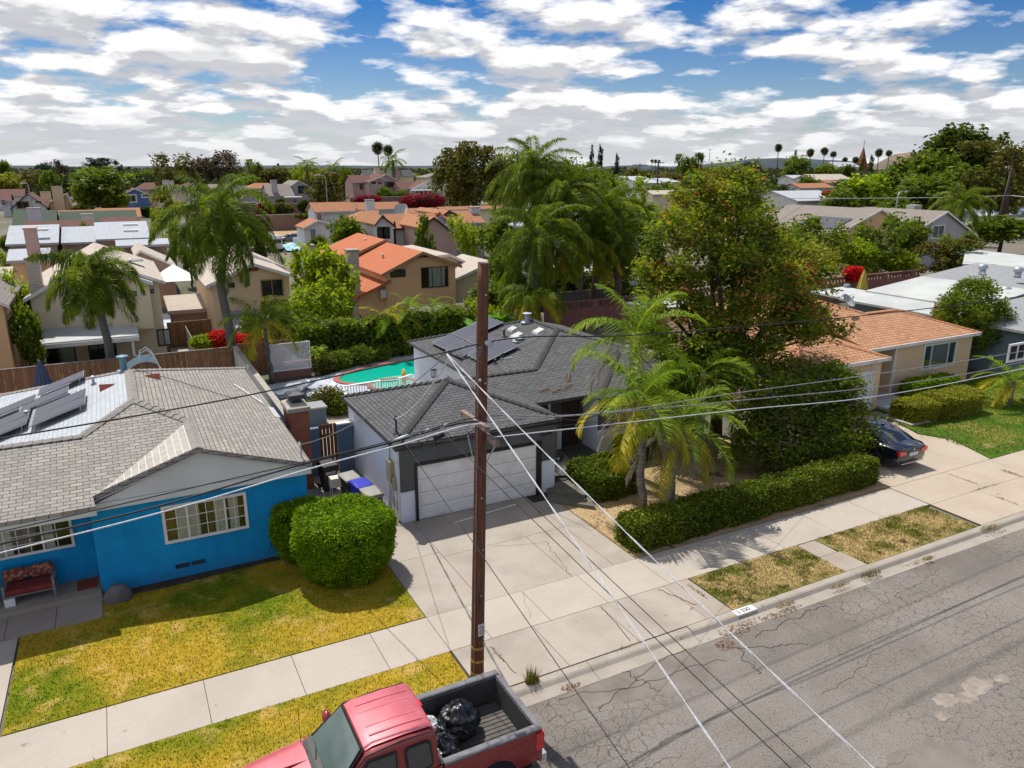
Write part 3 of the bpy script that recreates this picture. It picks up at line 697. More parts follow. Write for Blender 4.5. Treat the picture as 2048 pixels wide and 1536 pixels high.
for i, (cx, cy, rx, ry) in enumerate(((15.25, 8.3, .30, .20), (15.75, 8.12, .28, .17), (16.35, 8.25, .45, .26), (17.1, 8.15, .22, .15), (14.7, 8.0, .2, .14))):
    flat('road_patch', blob_poly(cx, cy, rx, ry, seed=i), RZ+.003+i*.0012, 'patch_grey')
flat('road_patch', blob_poly(12.6, 6.9, 1.7, .8, j=.12, seed=9, rot=.2), RZ+.0025, 'rust_patch')

# ================================================================ houses
def roof_mesh(polys, t=.13):
    """roof planes as closed slabs, joined where they share an edge"""
    vs = []; idx = {}; fs = []
    def vi(p):
        k = tuple(round(float(c), 3) for c in p)
        if k not in idx: idx[k] = len(vs); vs.append(k)
        return idx[k]
    for pl in polys: fs.append([vi(p) for p in pl])
    n = len(vs); al = vs+[(x, y, z-t) for x, y, z in vs]; out = []; ed = {}
    for f in fs:
        P = [np.array(vs[i]) for i in f]; nn = sum(np.cross(P[i]-P[0], P[i+1]-P[0]) for i in range(1, len(P)-1))
        if nn[2] < 0: f = f[::-1]
        out.append(tuple(f)); out.append(tuple(i+n for i in f[::-1]))
        for a, b in zip(f, f[1:]+f[:1]): ed[(a, b)] = 1
    for (a, b) in ed:
        if (b, a) not in ed: out.append((b, a, a+n, b+n))
    return al, out
def roof(polys, mat, parent, t=.13, name='roof'):
    v, f = roof_mesh(polys, t); v = np.array(v)-np.array(wloc(parent))
    return link_mesh(name, v, f, mat, parent, fix=False)
def cap(mb, p0, p1, w=.15, seg=.24, drop=.33, lift=.03, up=.028):
    p0 = np.array(p0, float); p1 = np.array(p1, float); d = p1-p0; L = np.linalg.norm(d); d /= L
    c = np.cross(d, (0, 0, 1.)); c /= np.linalg.norm(c); n = max(1, int(L/seg))
    for i in range(n):
        a = p0+d*(L*i/n); b = p0+d*(L*(i+1)/n+.03); za = lift; zb = lift+up
        q = lambda P, s, z: tuple(P+c*s*w+np.array((0, 0, z-(drop*w if s else 0))))
        v = [q(a, -1, za), q(a, 0, za), q(a, 1, za), q(b, -1, zb), q(b, 0, zb), q(b, 1, zb)]
        v += [(x, y, z-.03) for x, y, z in v]
        mb.mesh(v, [(0, 1, 4, 3), (1, 2, 5, 4), (3, 4, 10, 9), (4, 5, 11, 10), (0, 6, 7, 1), (1, 7, 8, 2), (0, 3, 9, 6), (2, 8, 11, 5)])
def window(parent, F, a, b, w, h, cols=(1,), rows=1, sub=1, frame='white_paint', fw=.07, glass='glass_clear', back='room_dark', curtains=(), mun=.02, ms=None, name='window', dep=.05):
    """frame part with pane sub-parts; cols = relative widths of the lights, sub = muntin columns per light"""
    m = MB()
    m.fbox(F, a-fw, b-fw, 0, a+w+fw, b, dep); m.fbox(F, a-fw, b+h, 0, a+w+fw, b+h+fw, dep)
    m.fbox(F, a-fw, b, 0, a, b+h, dep); m.fbox(F, a+w, b, 0, a+w+fw, b+h, dep)
    tot = sum(cols); x = a; edges = []
    for i, c in enumerate(cols):
        x2 = x+w*c/tot; edges.append((x, x2))
        if i: m.fbox(F, x-.025, b, .004, x+.025, b+h, dep-.006)
        x = x2
    subs = ms or [sub]*len(cols)
    if rows > 1 or max(subs) > 1:
        for (x0, x1), sb in zip(edges, subs):
            for k in range(1, sb): xx = x0+(x1-x0)*k/sb; m.fbox(F, xx-mun/2, b, .006, xx+mun/2, b+h, dep-.018)
        for k in range(1, rows): yy = b+h*k/rows; m.fbox(F, a, yy-mun/2, .005, a+w, yy+mun/2, dep-.017)
    wn = m.build(name, frame, parent)
    if glass == 'glass_clear':
        MB().fbox(F, a, b, .001, a+w, b+h, .004).build('interior', back, wn)
        for (c0, c1, cm) in curtains: MB().fbox(F, a+w*c0, b+.01, .005, a+w*c1, b+h-.01, .009).build('curtain', cm, wn)
    for (x0, x1) in edges:
        MB().fbox(F, x0+.003, b+.003, .012, x1-.003, b+h-.003, .018).build('pane', glass, wn)
    return wn
def text_mesh(txt, size, F, a, b, c, mat, parent, name='lettering', th=.006, bold=.0, shear=0.0, space=1.0):
    cu = bpy.data.curves.new(name, 'FONT'); cu.body = txt; cu.size = size; cu.extrude = th; cu.offset = bold; cu.shear = shear; cu.space_character = space
    to = bpy.data.objects.new(name, cu); SC.collection.objects.link(to)
    dg = bpy.context.evaluated_depsgraph_get(); me = bpy.data.meshes.new_from_object(to.evaluated_get(dg)); bpy.data.objects.remove(to)
    v = [F(a+p.co.x, b+p.co.y, c+p.co.z) for p in me.vertices]; f = [tuple(p.vertices) for p in me.polygons]
    v = np.array(v)-np.array(wloc(parent)); bpy.data.meshes.remove(me)
    return link_mesh(name, v, f, mat, parent)
def pipe(parent, p, h, r, mat='galv', name='vent_pipe', hat=True):
    m = MB(); m.cyl(p, r, h, 10); 
    m.lathe(p, [(r*2.2, -.0), (r*2.0, .03), (r, .06)], 10)
    if hat: m.lathe((p[0], p[1], p[2]+h), [(0, .05), (r*1.7, .0), (r*1.7, -.03), (r, -.03)], 10)
    return m.build(name, mat, parent)

# ---------------------------------------------------------------- blue house, left
s_ = .33
bh = thing('house', 'bright blue stucco house with weathered grey shingle roof on the left', 'house', (0, 26, 0))
MB().box(-1.4, 21.65, 0, 4.32, 33.2, 2.62).box(-9.2, 22.6, 0, -1.401, 27, 2.72).build('wall', 'blue_stucco', bh)
A, J, PK = (0, 25.4, 4.41), (1.4, 23.93, 3.94), (1.4, 21.3, 3.94)
B, Cc = (-1.45, 23.93, 3.93), (-9.4, 23.93, 3.93); D = (0, 29.4, 4.41)
G, E_ = (-4.45, 33.85, 2.94), (4.45, 33.85, 2.94); FRt = (4.45, 21.3, 2.93); VV = (-1.25, 21.3, 3.06)
roof([[FRt, E_, D, A, J, PK], [PK, J, VV], [(-9.4, 20.9, 2.93), (-1.2, 20.9, 2.93), VV, J, A, B, Cc], [D, G, E_]], 'shingle_tan', bh, .12)
roof([[A, B, (-4.45, 26.93, 2.94), G, D], [B, Cc, (-9.4, 26.93, 2.94), (-4.45, 26.93, 2.94)]], 'shingle_white', bh, .12)
def caps(lines, mat, parent, w=.15, seg=.24, up=.028):
    for l in lines: mb = MB(); cap(mb, l[0], l[1], w, seg, .33, .03, up); mb.build('ridge_cap', mat, parent)
caps(((A, D), (B, A), (A, J), (D, E_), (D, G), (Cc, B), (PK, J)), 'ridge_tan', bh)
# lighter strip of shingles on the front wing
roof([[(1.38, 21.33, 3.955), (1.38, 23.83, 3.955), (-1.02, 21.33, 3.16)]], 'shingle_strip', bh, .008, 'shingle_strip')
m = MB(); m.loft([[(-1.2, y, 2.82), (4.3, y, 2.82), (1.4, y, 3.80)] for y in (21.36, 21.44)]); m.build('gable_panel', 'grey_board', bh)
m = MB(); m.box(-1.5, 21.34, 2.60, 4.42, 21.62, 2.81); m.build('soffit', 'grey_board', bh)
m = MB(); m.box(-9.4, 20.93, 2.66, -1.2, 20.96, 2.83).box(-9.4, 20.97, 2.66, -1.42, 22.58, 2.70).build('fascia', 'grey_board', bh)
m = MB()
for sx, x1, z1 in ((1.4, 4.46, 2.80), (1.4, -1.26, 2.93)):
    m.mesh([(1.4, 21.27, 3.80), (x1, 21.27, z1), (x1, 21.27, z1-.04), (1.4, 21.27, 3.75), (1.4, 21.30, 3.80), (x1, 21.30, z1), (x1, 21.30, z1-.04), (1.4, 21.30, 3.75)], [(0, 1, 2, 3), (7, 6, 5, 4), (0, 4, 5, 1), (3, 2, 6, 7), (1, 5, 6, 2)])
m.build('bargeboard', 'trim_grey', bh)
F = FR((0, 21.65, 0))
cu = ((0, .12, 'curtain_olive'), (.13, .27, 'curtain'), (.28, .42, 'curtain'), (.53, .60, 'curtain_olive'), (.61, .76, 'curtain'), (.8, .92, 'curtain'))
window(bh, F, .38, 1.22, 2.10, .98, (.27, .48, .25), 3, 2, ms=(2, 4, 2), curtains=cu, fw=.08)
F2 = FR((0, 22.6, 0))
window(bh, F2, -4.2, 1.27, 2.2, .76, (.3, .4, .3), 3, 2, ms=(2, 3, 2), curtains=((.0, .14, 'curtain'), (.2, .38, 'curtain'), (.72, .82, 'curtain'), (.5, .6, 'curtain_olive')), fw=.07)
for a in (1.98, 2.4, 2.82, 3.24):
    pass
for a, z in ((1.48-.0, .33), (1.90, .33), (3.02+.1, .40), (3.45+.1, .40)):
    m = MB(); z0 = z-.02
    m.fbox(F, a-1.0 if a < 2.5 else a-.0, z0, .003, a-.62 if a < 2.5 else a+.36, z0+.13, .008); m.build('foundation_vent', 'glass_blue', bh)
m = MB(); m.fbox(FR((-1.4, 21.65, 0), 'y-'), .30, .2, .0, .92, 2.1, .03); m.build('door', 'blue_stucco', bh)
# chimney
ch = MB().box(4.82, 26.2, 0, 5.5, 27.3, 3.02).build('chimney', 'red_brick', bh)
MB().box(4.76, 26.13, 3.021, 5.56, 27.37, 3.16).mesh([(4.76, 26.13, 3.161), (5.56, 26.13, 3.161), (5.56, 27.37, 3.161), (4.76, 27.37, 3.161), (4.95, 26.4, 3.27), (5.37, 26.4, 3.27), (5.37, 27.1, 3.27), (4.95, 27.1, 3.27)], [(0, 1, 5, 4), (1, 2, 6, 5), (2, 3, 7, 6), (3, 0, 4, 7), (4, 5, 6, 7)]).build('chimney_crown', 'brick_cap', ch)
m = MB(); m.box(5.0, 26.5, 3.271, 5.32, 27.0, 3.40); m.loft([[(4.86, 26.38, 3.42), (5.46, 26.38, 3.42), (5.46, 27.12, 3.42), (4.86, 27.12, 3.42)], [(4.9, 26.42, 3.56), (5.42, 26.42, 3.56), (5.42, 27.08, 3.56), (4.9, 27.08, 3.56)], [(5.05, 26.6, 3.64), (5.27, 26.6, 3.64), (5.27, 26.9, 3.64), (5.05, 26.9, 3.64)]])
m.build('chimney_cap', 'metal_dark', ch)
roof([[(4.3, 26.1, 3.0), (4.5, 26.1, 2.935), (4.5, 27.4, 2.935), (4.3, 27.4, 3.0)]], 'flat_white', bh, .03, 'flashing')
# roof fittings: vents and solar panels (each panel lies up the west slope, propped at its near edge)
zl = lambda x: 4.41+.33*x
def tri_vent(x, y, sgn):
    z = zl(x) if sgn < 0 else 4.41-.33*x
    mm = MB(); d = .34*sgn
    mm.mesh([(x, y-.16, z+.02), (x, y+.16, z+.02), (x+d*.0, y, z+.02), (x, y-.16, z+.03), (x, y, z+.22), (x-d*1.5, y, z+.33*1.5*.34+.02)], [(0, 1, 4), (0, 4, 5), (1, 4, 5), (0, 1, 5)])
    mm.build('roof_vent', 'rust_red', bh)
tri_vent(-.95, 28.2, -1)
tri_vent(.95, 28.9, 1)
for x, y, h in ((-1.15, 29.5, .28), (-3.15, 28.35, .3), (-1.6, 28.7, .18), (.1, 29.5, .0)):
    if h: pipe(bh, (x, y, zl(x)), h, .05, 'galv')
pipe(bh, (-.15, 29.75, 4.33), .55, .12, 'teal_paint', 'flue')
def panel(parent, x0, y0, L, wd, prop, zf=zl, name='solar_panel', t=.04, lift=.08):
    """panel from (x0,y0 far edge) running up the slope in +x, near edge propped"""
    p = []
    for (xx, yy, zz) in ((x0, y0-wd, prop), (x0+L, y0-wd, prop), (x0+L, y0, 0), (x0, y0, 0)): p.append((xx, yy, zf(xx)+lift+zz))
    fr = MB().hexa([(a, b, c-t) for a, b, c in p]+[(a, b, c) for a, b, c in p]).build(name, 'metal_grey', parent)
    q = []
    c = np.mean(np.array(p), 0)
    for a in p: q.append(tuple(c+(np.array(a)-c)*np.array((.975, .95, 1))+np.array((0, 0, .006))))
    q = [(a, b, p[i][2]+.006+(0)) for i, (a, b, _) in enumerate(q)]
    MB().face(q).build('cells', 'solar_cells', fr, fix=False)
    lg = MB()
    for xx in (x0+.15, x0+L-.15): lg.tube([(xx, y0-wd+.06, zf(xx)), (xx, y0-wd+.06, zf(xx)+lift+prop-.04)], .018, 6)
    lg.build('bracket', 'metal_grey', fr); return fr
for x0, y0, L in ((-2.95, 31.2, 1.5), (-4.42, 30.5, 1.42), (-3.42, 29.75, 1.5), (-2.95, 28.35, 1.6), (-2.95, 27.38, 1.6), (-4.6, 28.9, 1.55), (-4.6, 27.95, 1.55)):
    panel(bh, x0, y0, L, .94, .0, lift=.24)
m = MB(); m.tube([(4.25, 21.75, 2.9), (4.25, 21.75, 3.45)], .025, 8); m.tube([(4.25, 21.75, 3.45), (4.2, 21.68, 3.5), (4.2, 21.6, 3.42)], .03, 8)
m.build('weatherhead', 'galv', bh)
m = MB(); m.tube([(3.55, 30.0, 3.28), (3.9, 28.6, 3.2), (4.15, 27.6, 3.12), (4.2, 27.5, 3.05)], .02, 6); m.build('conduit', 'white_paint', bh)
m = MB(); m.tube([(.1, 29.6, 4.42), (1.2, 28.9, 4.1), (3.3, 27.6, 3.36)], .012, 5); m.build('cable', 'wire_black', bh)

# porch bench with cushions, mat, boulder, hose, plants
b_ = thing('bench', 'grey porch bench with red seat cushion and floral bolster under the blue house window', 'bench', (-3.1, 22.15, .15))
X0 = -3.66; m = MB()
for x in (X0, X0+1.14): m.box(x-.03, 21.85, .15, x+.03, 21.91, .72).box(x-.03, 22.42, .15, x+.03, 22.48, .95).box(x-.035, 21.83, .721, x+.035, 22.41, .76)
m.box(X0-.03, 21.88, .38, X0+1.17, 22.45, .42); m.build('frame', 'metal_grey', b_)
MB().loft([[(X0+.04, y, z) for y, z in ((21.86, .43), (21.84, .5), (21.9, .58), (22.4, .58), (22.42, .43))], [(X0+1.1, y, z) for y, z in ((21.86, .43), (21.84, .5), (21.9, .58), (22.4, .58), (22.42, .43))]]).build('seat_cushion', 'cushion_red', b_)
for i in range(2):
    x0 = X0-.02+i*.6; rings = []
    for k in range(7):
        x = x0+.58*k/6; r = .16*(1-.25*abs(k/3-1)**3); rings.append([(x, 22.36+r*.6*cos(a), .80+r*1.2*sin(a)) for a in np.linspace(0, 2*pi, 10, endpoint=False)])
    MB().loft(rings).build('cushion', 'floral', b_, True)
MB().box(X0-.02, 21.84, .15, X0+.22, 22.0, .37).build('drape', 'white_paint', b_)
m = MB().box(-2.02, 21.9, .151, -1.52, 22.5, .17).build('doormat', 'rust_red'); tag(m, 'dark red doormat on the blue house porch', 'mat')
c2 = thing('chair', 'grey metal chair cut by the left edge beside the porch bench', 'chair', (-4.2, 22.1, .15))
MB().box(-4.4, 21.85, .55, -3.9, 22.35, .59).build('seat', 'metal_grey', c2)
MB().box(-3.96, 21.85, .15, -3.91, 21.9, .549).box(-3.96, 22.3, .15, -3.91, 22.35, 1.0).box(-4.4, 21.85, .15, -4.35, 21.9, .549).box(-4.4, 22.3, .15, -4.35, 22.35, 1.0).build('leg', 'metal_grey', c2)
m = MB().ball((-1.02, 21.15, .12), .36, .25, .36, 14, 9, .06, 4).build('boulder', 'rock', smooth=True); tag(m, 'rounded grey boulder at the corner of the blue house', 'boulder')
m = MB().box(3.32, 21.05, .03, 3.5, 21.25, .17).build('concrete_block', 'brick_cap'); tag(m, 'small pale concrete block on the ground below the blue wall', 'block')
flat('planting_bed', [(-1.35, 21.3), (.2, 21.2), (2, 21.32), (3.4, 21.35), (4.3, 21.2), (4.32, 21.62), (-1.35, 21.62)], .033, 'crack_dark')

# ---------------------------------------------------------------- charcoal roofed house, centre
ch_ = thing('house', 'white and charcoal house with dark shingle roof and white garage door', 'house', (13, 28, 0)); gh = ch_
GA = (10.3, 24.97, 3.82)
e0, e1, e2, e3 = (7.2, 21.87, 2.8), (13.4, 21.87, 2.8), (13.4, 28.07, 2.8), (7.2, 28.07, 2.8)
RL, RR = (11.75, 26.42, 3.345), (14.86, 26.42, 3.345)
BB, BK = (17.6, 29.3, 4.24), (17.6, 31.85, 4.24)
V1 = (13.4, 24.65, 2.80)
roof([[e0, e1, GA], [e1, V1, RL, GA], [GA, RL, e2, e3], [e3, e0, GA]], 'shingle_charcoal', gh, .11)
W0 = (12.95, 36.5, 2.7); W1 = (12.95, 28.3, 2.71)
fy = lambda y: 2.66+.31*(y-24.2)
roof([[(13.4, 24.2, 2.66), (16.75, 24.2, 2.66), (18.9, 26.42, 3.345), (21.95, 25.0, 2.9), BB, RR, RL, V1],
      [RR, BB, BK, W0, W1], [RL, RR, W1, (11.0, 28.3, 2.71)], [BK, W0, (22.25, 36.5, 2.7)],
      [BB, (21.95, 25.0, 2.9), (22.25, 25.1, 2.7), (22.25, 36.5, 2.7), BK]], 'shingle_charcoal', gh, .11)
roof([[(16.15, 23.6, 2.66), (18.95, 26.40, 3.59), (16.9, 24.4, 2.74), (16.2, 24.25, 2.67)], [(16.15, 23.6, 2.66), (22.2, 23.6, 2.66), (19.2, 26.40, 3.59), (18.95, 26.40, 3.59)], [(22.2, 23.6, 2.66), (22.2, 27, 2.72), (19.2, 26.40, 3.59)]], 'shingle_charcoal', gh, .10)
caps(((e0, GA), (e1, GA), (e3, GA), (RR, BB), (BB, BK), (W0, BK), ((16.15, 23.6, 2.66), (18.95, 26.4, 3.59)), (RL, RR), (BB, (22.1, 25.05, 2.82))), 'ridge_dark', gh, .13, .26, .05)
MB().box(7.38, 22.0, 0, 13.22, 27.9, 2.70).box(13.2, 28.6, 0, 22.0, 36.3, 2.62).box(16.4, 24.0, 0, 22.0, 28.599, 2.60).box(13.23, 25.1, 0, 16.39, 28.58, 2.60).build('wall', 'white_stucco', gh)
F = FR((0, 22.0, 0))
m = MB(); m.fbox(F, 7.36, 1.12, .004, 7.86, 2.72, .05); m.fbox(F, 12.62, 1.25, .004, 13.24, 2.72, .05); m.fbox(F, 7.86, 2.06, .004, 12.62, 2.72, .05)
for z in np.arange(1.3, 2.7, .2):
    for a0, a1 in ((7.36, 7.86), (12.62, 13.24)) if z < 2.1 else ((7.36, 13.24),): m.fbox(F, a0, z, .051, a1, z+.012, .056)
m.build('siding', 'charcoal_paint', gh)
m = MB(); m.fbox(FR((13.22, 22.0, 0), 'y+'), -.05, 1.3, .003, 2.2, 2.72, .04); m.build('siding', 'charcoal_paint', gh)
m = MB(); m.fbox(F, 7.86, 0, .02, 7.95, 2.05, .09); m.fbox(F, 12.42, 0, .02, 12.62, 2.05, .09); m.fbox(F, 7.95, 1.95, .02, 12.42, 2.05, .09); m.build('door_frame', 'black_trim', gh)
m = MB(); m.fbox(F, 7.95, .03, .01, 12.42, 1.95, .03)
for r in range(4):
    z0 = .03+r*.48; m.fbox(F, 7.96, z0+.012, .031, 12.41, z0+.468, .042)
    for c in range(8):
        a0 = 7.99+c*.552; m.fbox(F, a0+.05, z0+.09, .043, a0+.50, z0+.12, .060); m.fbox(F, a0+.05, z0+.37, .043, a0+.50, z0+.40, .060); m.fbox(F, a0+.05, z0+.121, .043, a0+.08, z0+.369, .060); m.fbox(F, a0+.47, z0+.121, .043, a0+.50, z0+.369, .060)
gd = m.build('garage_door', 'white_paint', gh)
m = MB()
for r in range(1, 4): m.fbox(F, 7.96, .03+r*.48-.011, .031, 12.41, .03+r*.48+.011, .0405)
m.build('panel_joint', 'trim_grey', gd)
m = MB(); m.fbox(F, 10.1, .1, .051, 10.25, .14, .08); m.build('handle', 'metal_dark', gd)
text_mesh('2330', .21, F, 12.58, 2.22, .058, 'black_trim', gh, 'house_number', bold=.007, shear=.3, space=1.05)
m = MB(); m.box(7.2, 21.88, 2.60, 13.4, 21.93, 2.69).box(7.22, 21.94, 2.62, 7.26, 28.0, 2.69).build('fascia', 'black_trim', gh)
# porch recess: window, low white wall, brown door, wing window
F = FR((0, 25.1, 0))
window(gh, F, 13.35, 1.35, 1.35, 1.0, (.5, .5), 1, 1, fw=.05, back='dark_void')
m = MB(); m.fbox(F, 14.85, .3, .003, 16.38, 2.55, .02); m.build('dark_panel', 'charcoal_paint', gh)
m = MB(); m.fbox(F, 15.35, .3, .021, 16.2, 2.4, .05); m.build('door', 'dark_brown_trim', gh)
m = MB(); m.fbox(F, 13.3, .3, .12, 15.25, 1.15, .22); m.build('low_wall', 'white_stucco', gh)
F = FR((0, 24.0, 0))
m = MB(); m.fbox(F, 16.38, 1.2, .003, 22.02, 2.6, .03); m.build('siding', 'charcoal_paint', gh)
window(gh, FR((0, 23.965, 0)), 17.4, 1.25, 1.8, 1.05, (.5, .5), 1, 1, fw=.06, back='dark_void')
# pool-side wall of the back wing: french door, lantern, ridge-side eave
F = FR((13.2, 28.6, 0), 'y-')
dr = MB(); dr.fbox(F, 1.6, .1, .003, 3.3, 2.15, .03)
dr = dr.build('french_door', 'white_paint', gh)
for k in range(2):
    for i in range(2):
        for j in range(4):
            a0 = 1.7+k*.83+i*.36; m = MB(); m.fbox(F, a0, .3+j*.44, .031, a0+.31, .3+j*.44+.39, .035); m.build('pane', 'glass_blue', dr)
for yy, z in ((4.6, 1.55),):
    l_ = MB(); l_.fbox(F, yy, z, .08, yy+.16, z+.02, .24); l_.fbox(F, yy, z+.36, .0, yy+.16, z+.4, .24)
    for a, c in ((yy, .08), (yy+.14, .08), (yy, .22), (yy+.14, .22)): l_.fbox(F, a, z+.021, c, a+.02, z+.359, c+.02)
    l_.build('wall_lantern', 'metal_dark', gh)
# solar panels on the west slope of the back wing, vents
zw = lambda x: 2.70+.33*(x-12.95)
for x0, y0, L in ((13.45, 34.4, 1.0), (14.5, 34.4, 1.0), (15.55, 34.4, 1.0), (13.45, 32.6, 1.0), (14.5, 32.6, 1.0), (13.75, 30.8, 1.0), (14.6-.0, 30.8, .95)):
    panel(gh, x0, y0, L, 1.75, .03, zw, lift=.16)
for x, y, w in ((16.2, 30.6, .5), (17.0, 29.95, .42), (16.5, 31.6, .35)):
    z = zw(x); MB().hexa([(x-w/2, y-.28, z-w*.165+.01), (x+w/2, y-.28, z+w*.165+.01), (x+w/2, y+.28, z+w*.165+.01), (x-w/2, y+.28, z-w*.165+.01), (x-w/2+.04, y-.24, z-w*.165+.1), (x+w/2-.04, y-.24, z+w*.165+.1), (x+w/2-.04, y+.24, z+w*.165+.1), (x-w/2+.04, y+.24, z-w*.165+.1)]).build('skylight', 'flat_white', gh)
for x, y, h, r in ((15.9, 31.3, .34, .05), (16.0, 30.0, .16, .14), (17.35, 31.7, .45, .14), (13.6, 29.3, .28, .04), (14.2, 28.8, .2, .04)): pipe(gh, (x, y, zw(x)), h, r, 'metal_dark' if r < .1 else 'galv')
m = MB(); m.tube([(15.3, 29.3, zw(15.3)+.08), (16.2, 29.1, zw(16.2)+.08), (17.2, 29.6, zw(17.2)+.08)], .015, 5); m.tube([(15.1, 29.6, zw(15.1)+.05), (14.5, 28.9, zw(14.5)+.05), (14.9, 28.5, zw(14.9)+.05)], .02, 5); m.build('conduit', 'galv', gh)
m = MB(); m.tube([(7.55, 22.7, 2.6), (7.55, 22.7, 3.45)], .035, 8); m.tube([(7.55, 22.7, 3.45), (7.5, 22.62, 3.52), (7.45, 22.55, 3.45)], .05, 8); m.lathe((7.55, 22.7, 2.9), [(.13, 0), (.04, .09)], 10)
m.build('weatherhead', 'metal_dark', gh)
F = FR((7.38, 22, 0), 'y-')
m = MB(); m.fbox(F, .55, 1.25, .0, .95, 2.0, .16); m.fbox(F, .25, 1.1, .0, .5, 1.5, .12); m.tube([(7.3, 22.75, 2.0), (7.3, 22.75, 2.7)], .02, 6); m.lathe((7.24, 22.38, 1.3), [(.1, -.0), (.1, -.01)], 6)
m.build('electric_meter', 'meter_beige', gh)
m = MB(); m.tube([(7.33, 22.12, .3), (7.33, 22.12, 2.6)], .02, 6); m.tube([(7.3, 22.3, .2), (7.3, 22.3, 1.1)], .03, 6); m.build('gas_pipe', 'white_paint', gh)
m = MB()
for k in range(5): m.fbox(F, .35, .35+k*.07, .002, .75, .38+k*.07, .012)
m.build('wall_vent', 'metal_dark', gh)
# porch floor and stone steps
struct(MB().prism([(13.3, 22.05), (16.35, 22.3), (16.35, 25.05), (13.3, 25.05)], 0, .3).build('porch_floor', 'flagstone'))
m = MB(); m.prism([(12.45, 21.2), (13.6, 19.9), (13.85, 20.6), (13.3, 22.0), (12.9, 22.0)], 0, .15); m.prism([(12.9, 21.5), (13.65, 20.6), (14.1, 21.3), (13.8, 22.05), (13.25, 22.05)], .15, .28)
struct(m.build('steps', 'step_stone'))
m = MB(); m.prism([(12.84, 19.6), (13.1, 19.4), (13.8, 16.9), (13.0, 16.6), (12.84, 17)], -.02, .05); struct(m.build('border', 'front_dirt'))
def dish(x, y, z, r, az, el, mat, label, name='satellite_dish', mast=.5):
    t = thing(name, label, 'dish', (x, y, z)); d = Vector((cos(el)*sin(az), cos(el)*cos(az), sin(el))); q = d.to_track_quat('Z', 'Y'); rings = []
    m = MB(); c = Vector((x, y, z+mast))
    for k, rr in enumerate((0.02, .35, .7, 1.0)):
        rings.append([tuple(c+q @ Vector((r*rr*cos(a), r*rr*sin(a), .28*r*rr*rr))) for a in np.linspace(0, 2*pi, 22, endpoint=False)])
    m.loft(rings, cap=False)
    m.loft([[tuple(Vector(p)-d*.012) for p in rg] for rg in rings], cap=False); m.build('reflector', mat, t, True)
    a = c+q @ Vector((0, -r, .28*r)); e = c+d*r*.9
    MB().tube([tuple(a), tuple(e)], .015, 6).tube([tuple(e-d*.04), tuple(e+d*.06)], .04, 8).build('feed_arm', 'metal_grey', t)
    MB().tube([(x, y, z), (x, y, z+mast-.02)], .025, 6).build('mast', 'metal_grey', t); return t
dish(13.75, 22.7, .3, .42, -2.7, .7, 'metal_dark', 'black mesh satellite dish standing beside the garage pillar', mast=.45)

for k_, (x_, y_, a_) in enumerate(((14.9, 24.75, .2), (15.5, 24.9, .5), (15.9, 25.5, 1.0), (14.4, 24.9, .1))):
    z_ = 2.66+.31*(y_-24.2)+.04; m = MB(); L_ = .55
    for j in range(9):
        f = j/8-.5; c0 = np.array((x_+cos(a_)*L_*f, y_+sin(a_)*L_*f, z_+.31*sin(a_)*L_*f)); m.tube([c0, c0+np.array((-sin(a_), cos(a_), .36))*.12*(1 if j % 2 else -1)], .012, 4)
    m.tube([(x_-cos(a_)*L_/2, y_-sin(a_)*L_/2, z_-.31*sin(a_)*L_/2), (x_+cos(a_)*L_/2, y_+sin(a_)*L_/2, z_+.31*sin(a_)*L_/2)], .018, 5)
    tag(m.build('fallen_frond', 'dead_frond'), ('small dry frond lying near the eave of the charcoal roof', 'dry frond lying on the charcoal roof between two others', 'dry frond highest on the charcoal roof beside the palms', 'dry frond farthest left on the charcoal roof slope')[k_], 'frond')
# ---------------------------------------------------------------- gate, side wall, bins
g = thing('garden_wall', 'blue painted wall with slatted brown gate between the chimney and garage', 'wall', (6.5, 27.3, 0))
MB().box(5.52, 27.3, 0, 6.05, 27.5, 1.92).box(6.75, 27.3, 0, 7.36, 27.5, 1.92).build('wall', 'gate_wall_blue', g)
MB().box(6.72, 27.26, 1.925, 7.37, 27.54, 1.98).build('coping', 'white_paint', g)
gt = MB()
for k in range(5): gt.box(6.07+k*.135, 27.36, .08, 6.07+k*.135+.115, 27.39, 2.0)
gt.box(6.07, 27.395, .4, 6.73, 27.42, .5).box(6.07, 27.395, 1.5, 6.73, 27.42, 1.6); gt = gt.build('gate', 'gate_wood', g)
MB().box(6.12, 27.33, 1.0, 6.15, 27.355, 1.2).build('handle', 'metal_grey', gt)
sw = thing('boundary_wall', 'long pale block wall between the blue house and the pool yard', 'wall', (5.4, 35, 0))
MB().box(5.3, 28.0, 0, 5.5, 43.7, 1.75).build('wall', 'grey_block', sw); MB().box(5.27, 28.0, 1.755, 5.53, 43.7, 1.80).build('coping', 'brick_cap', sw)
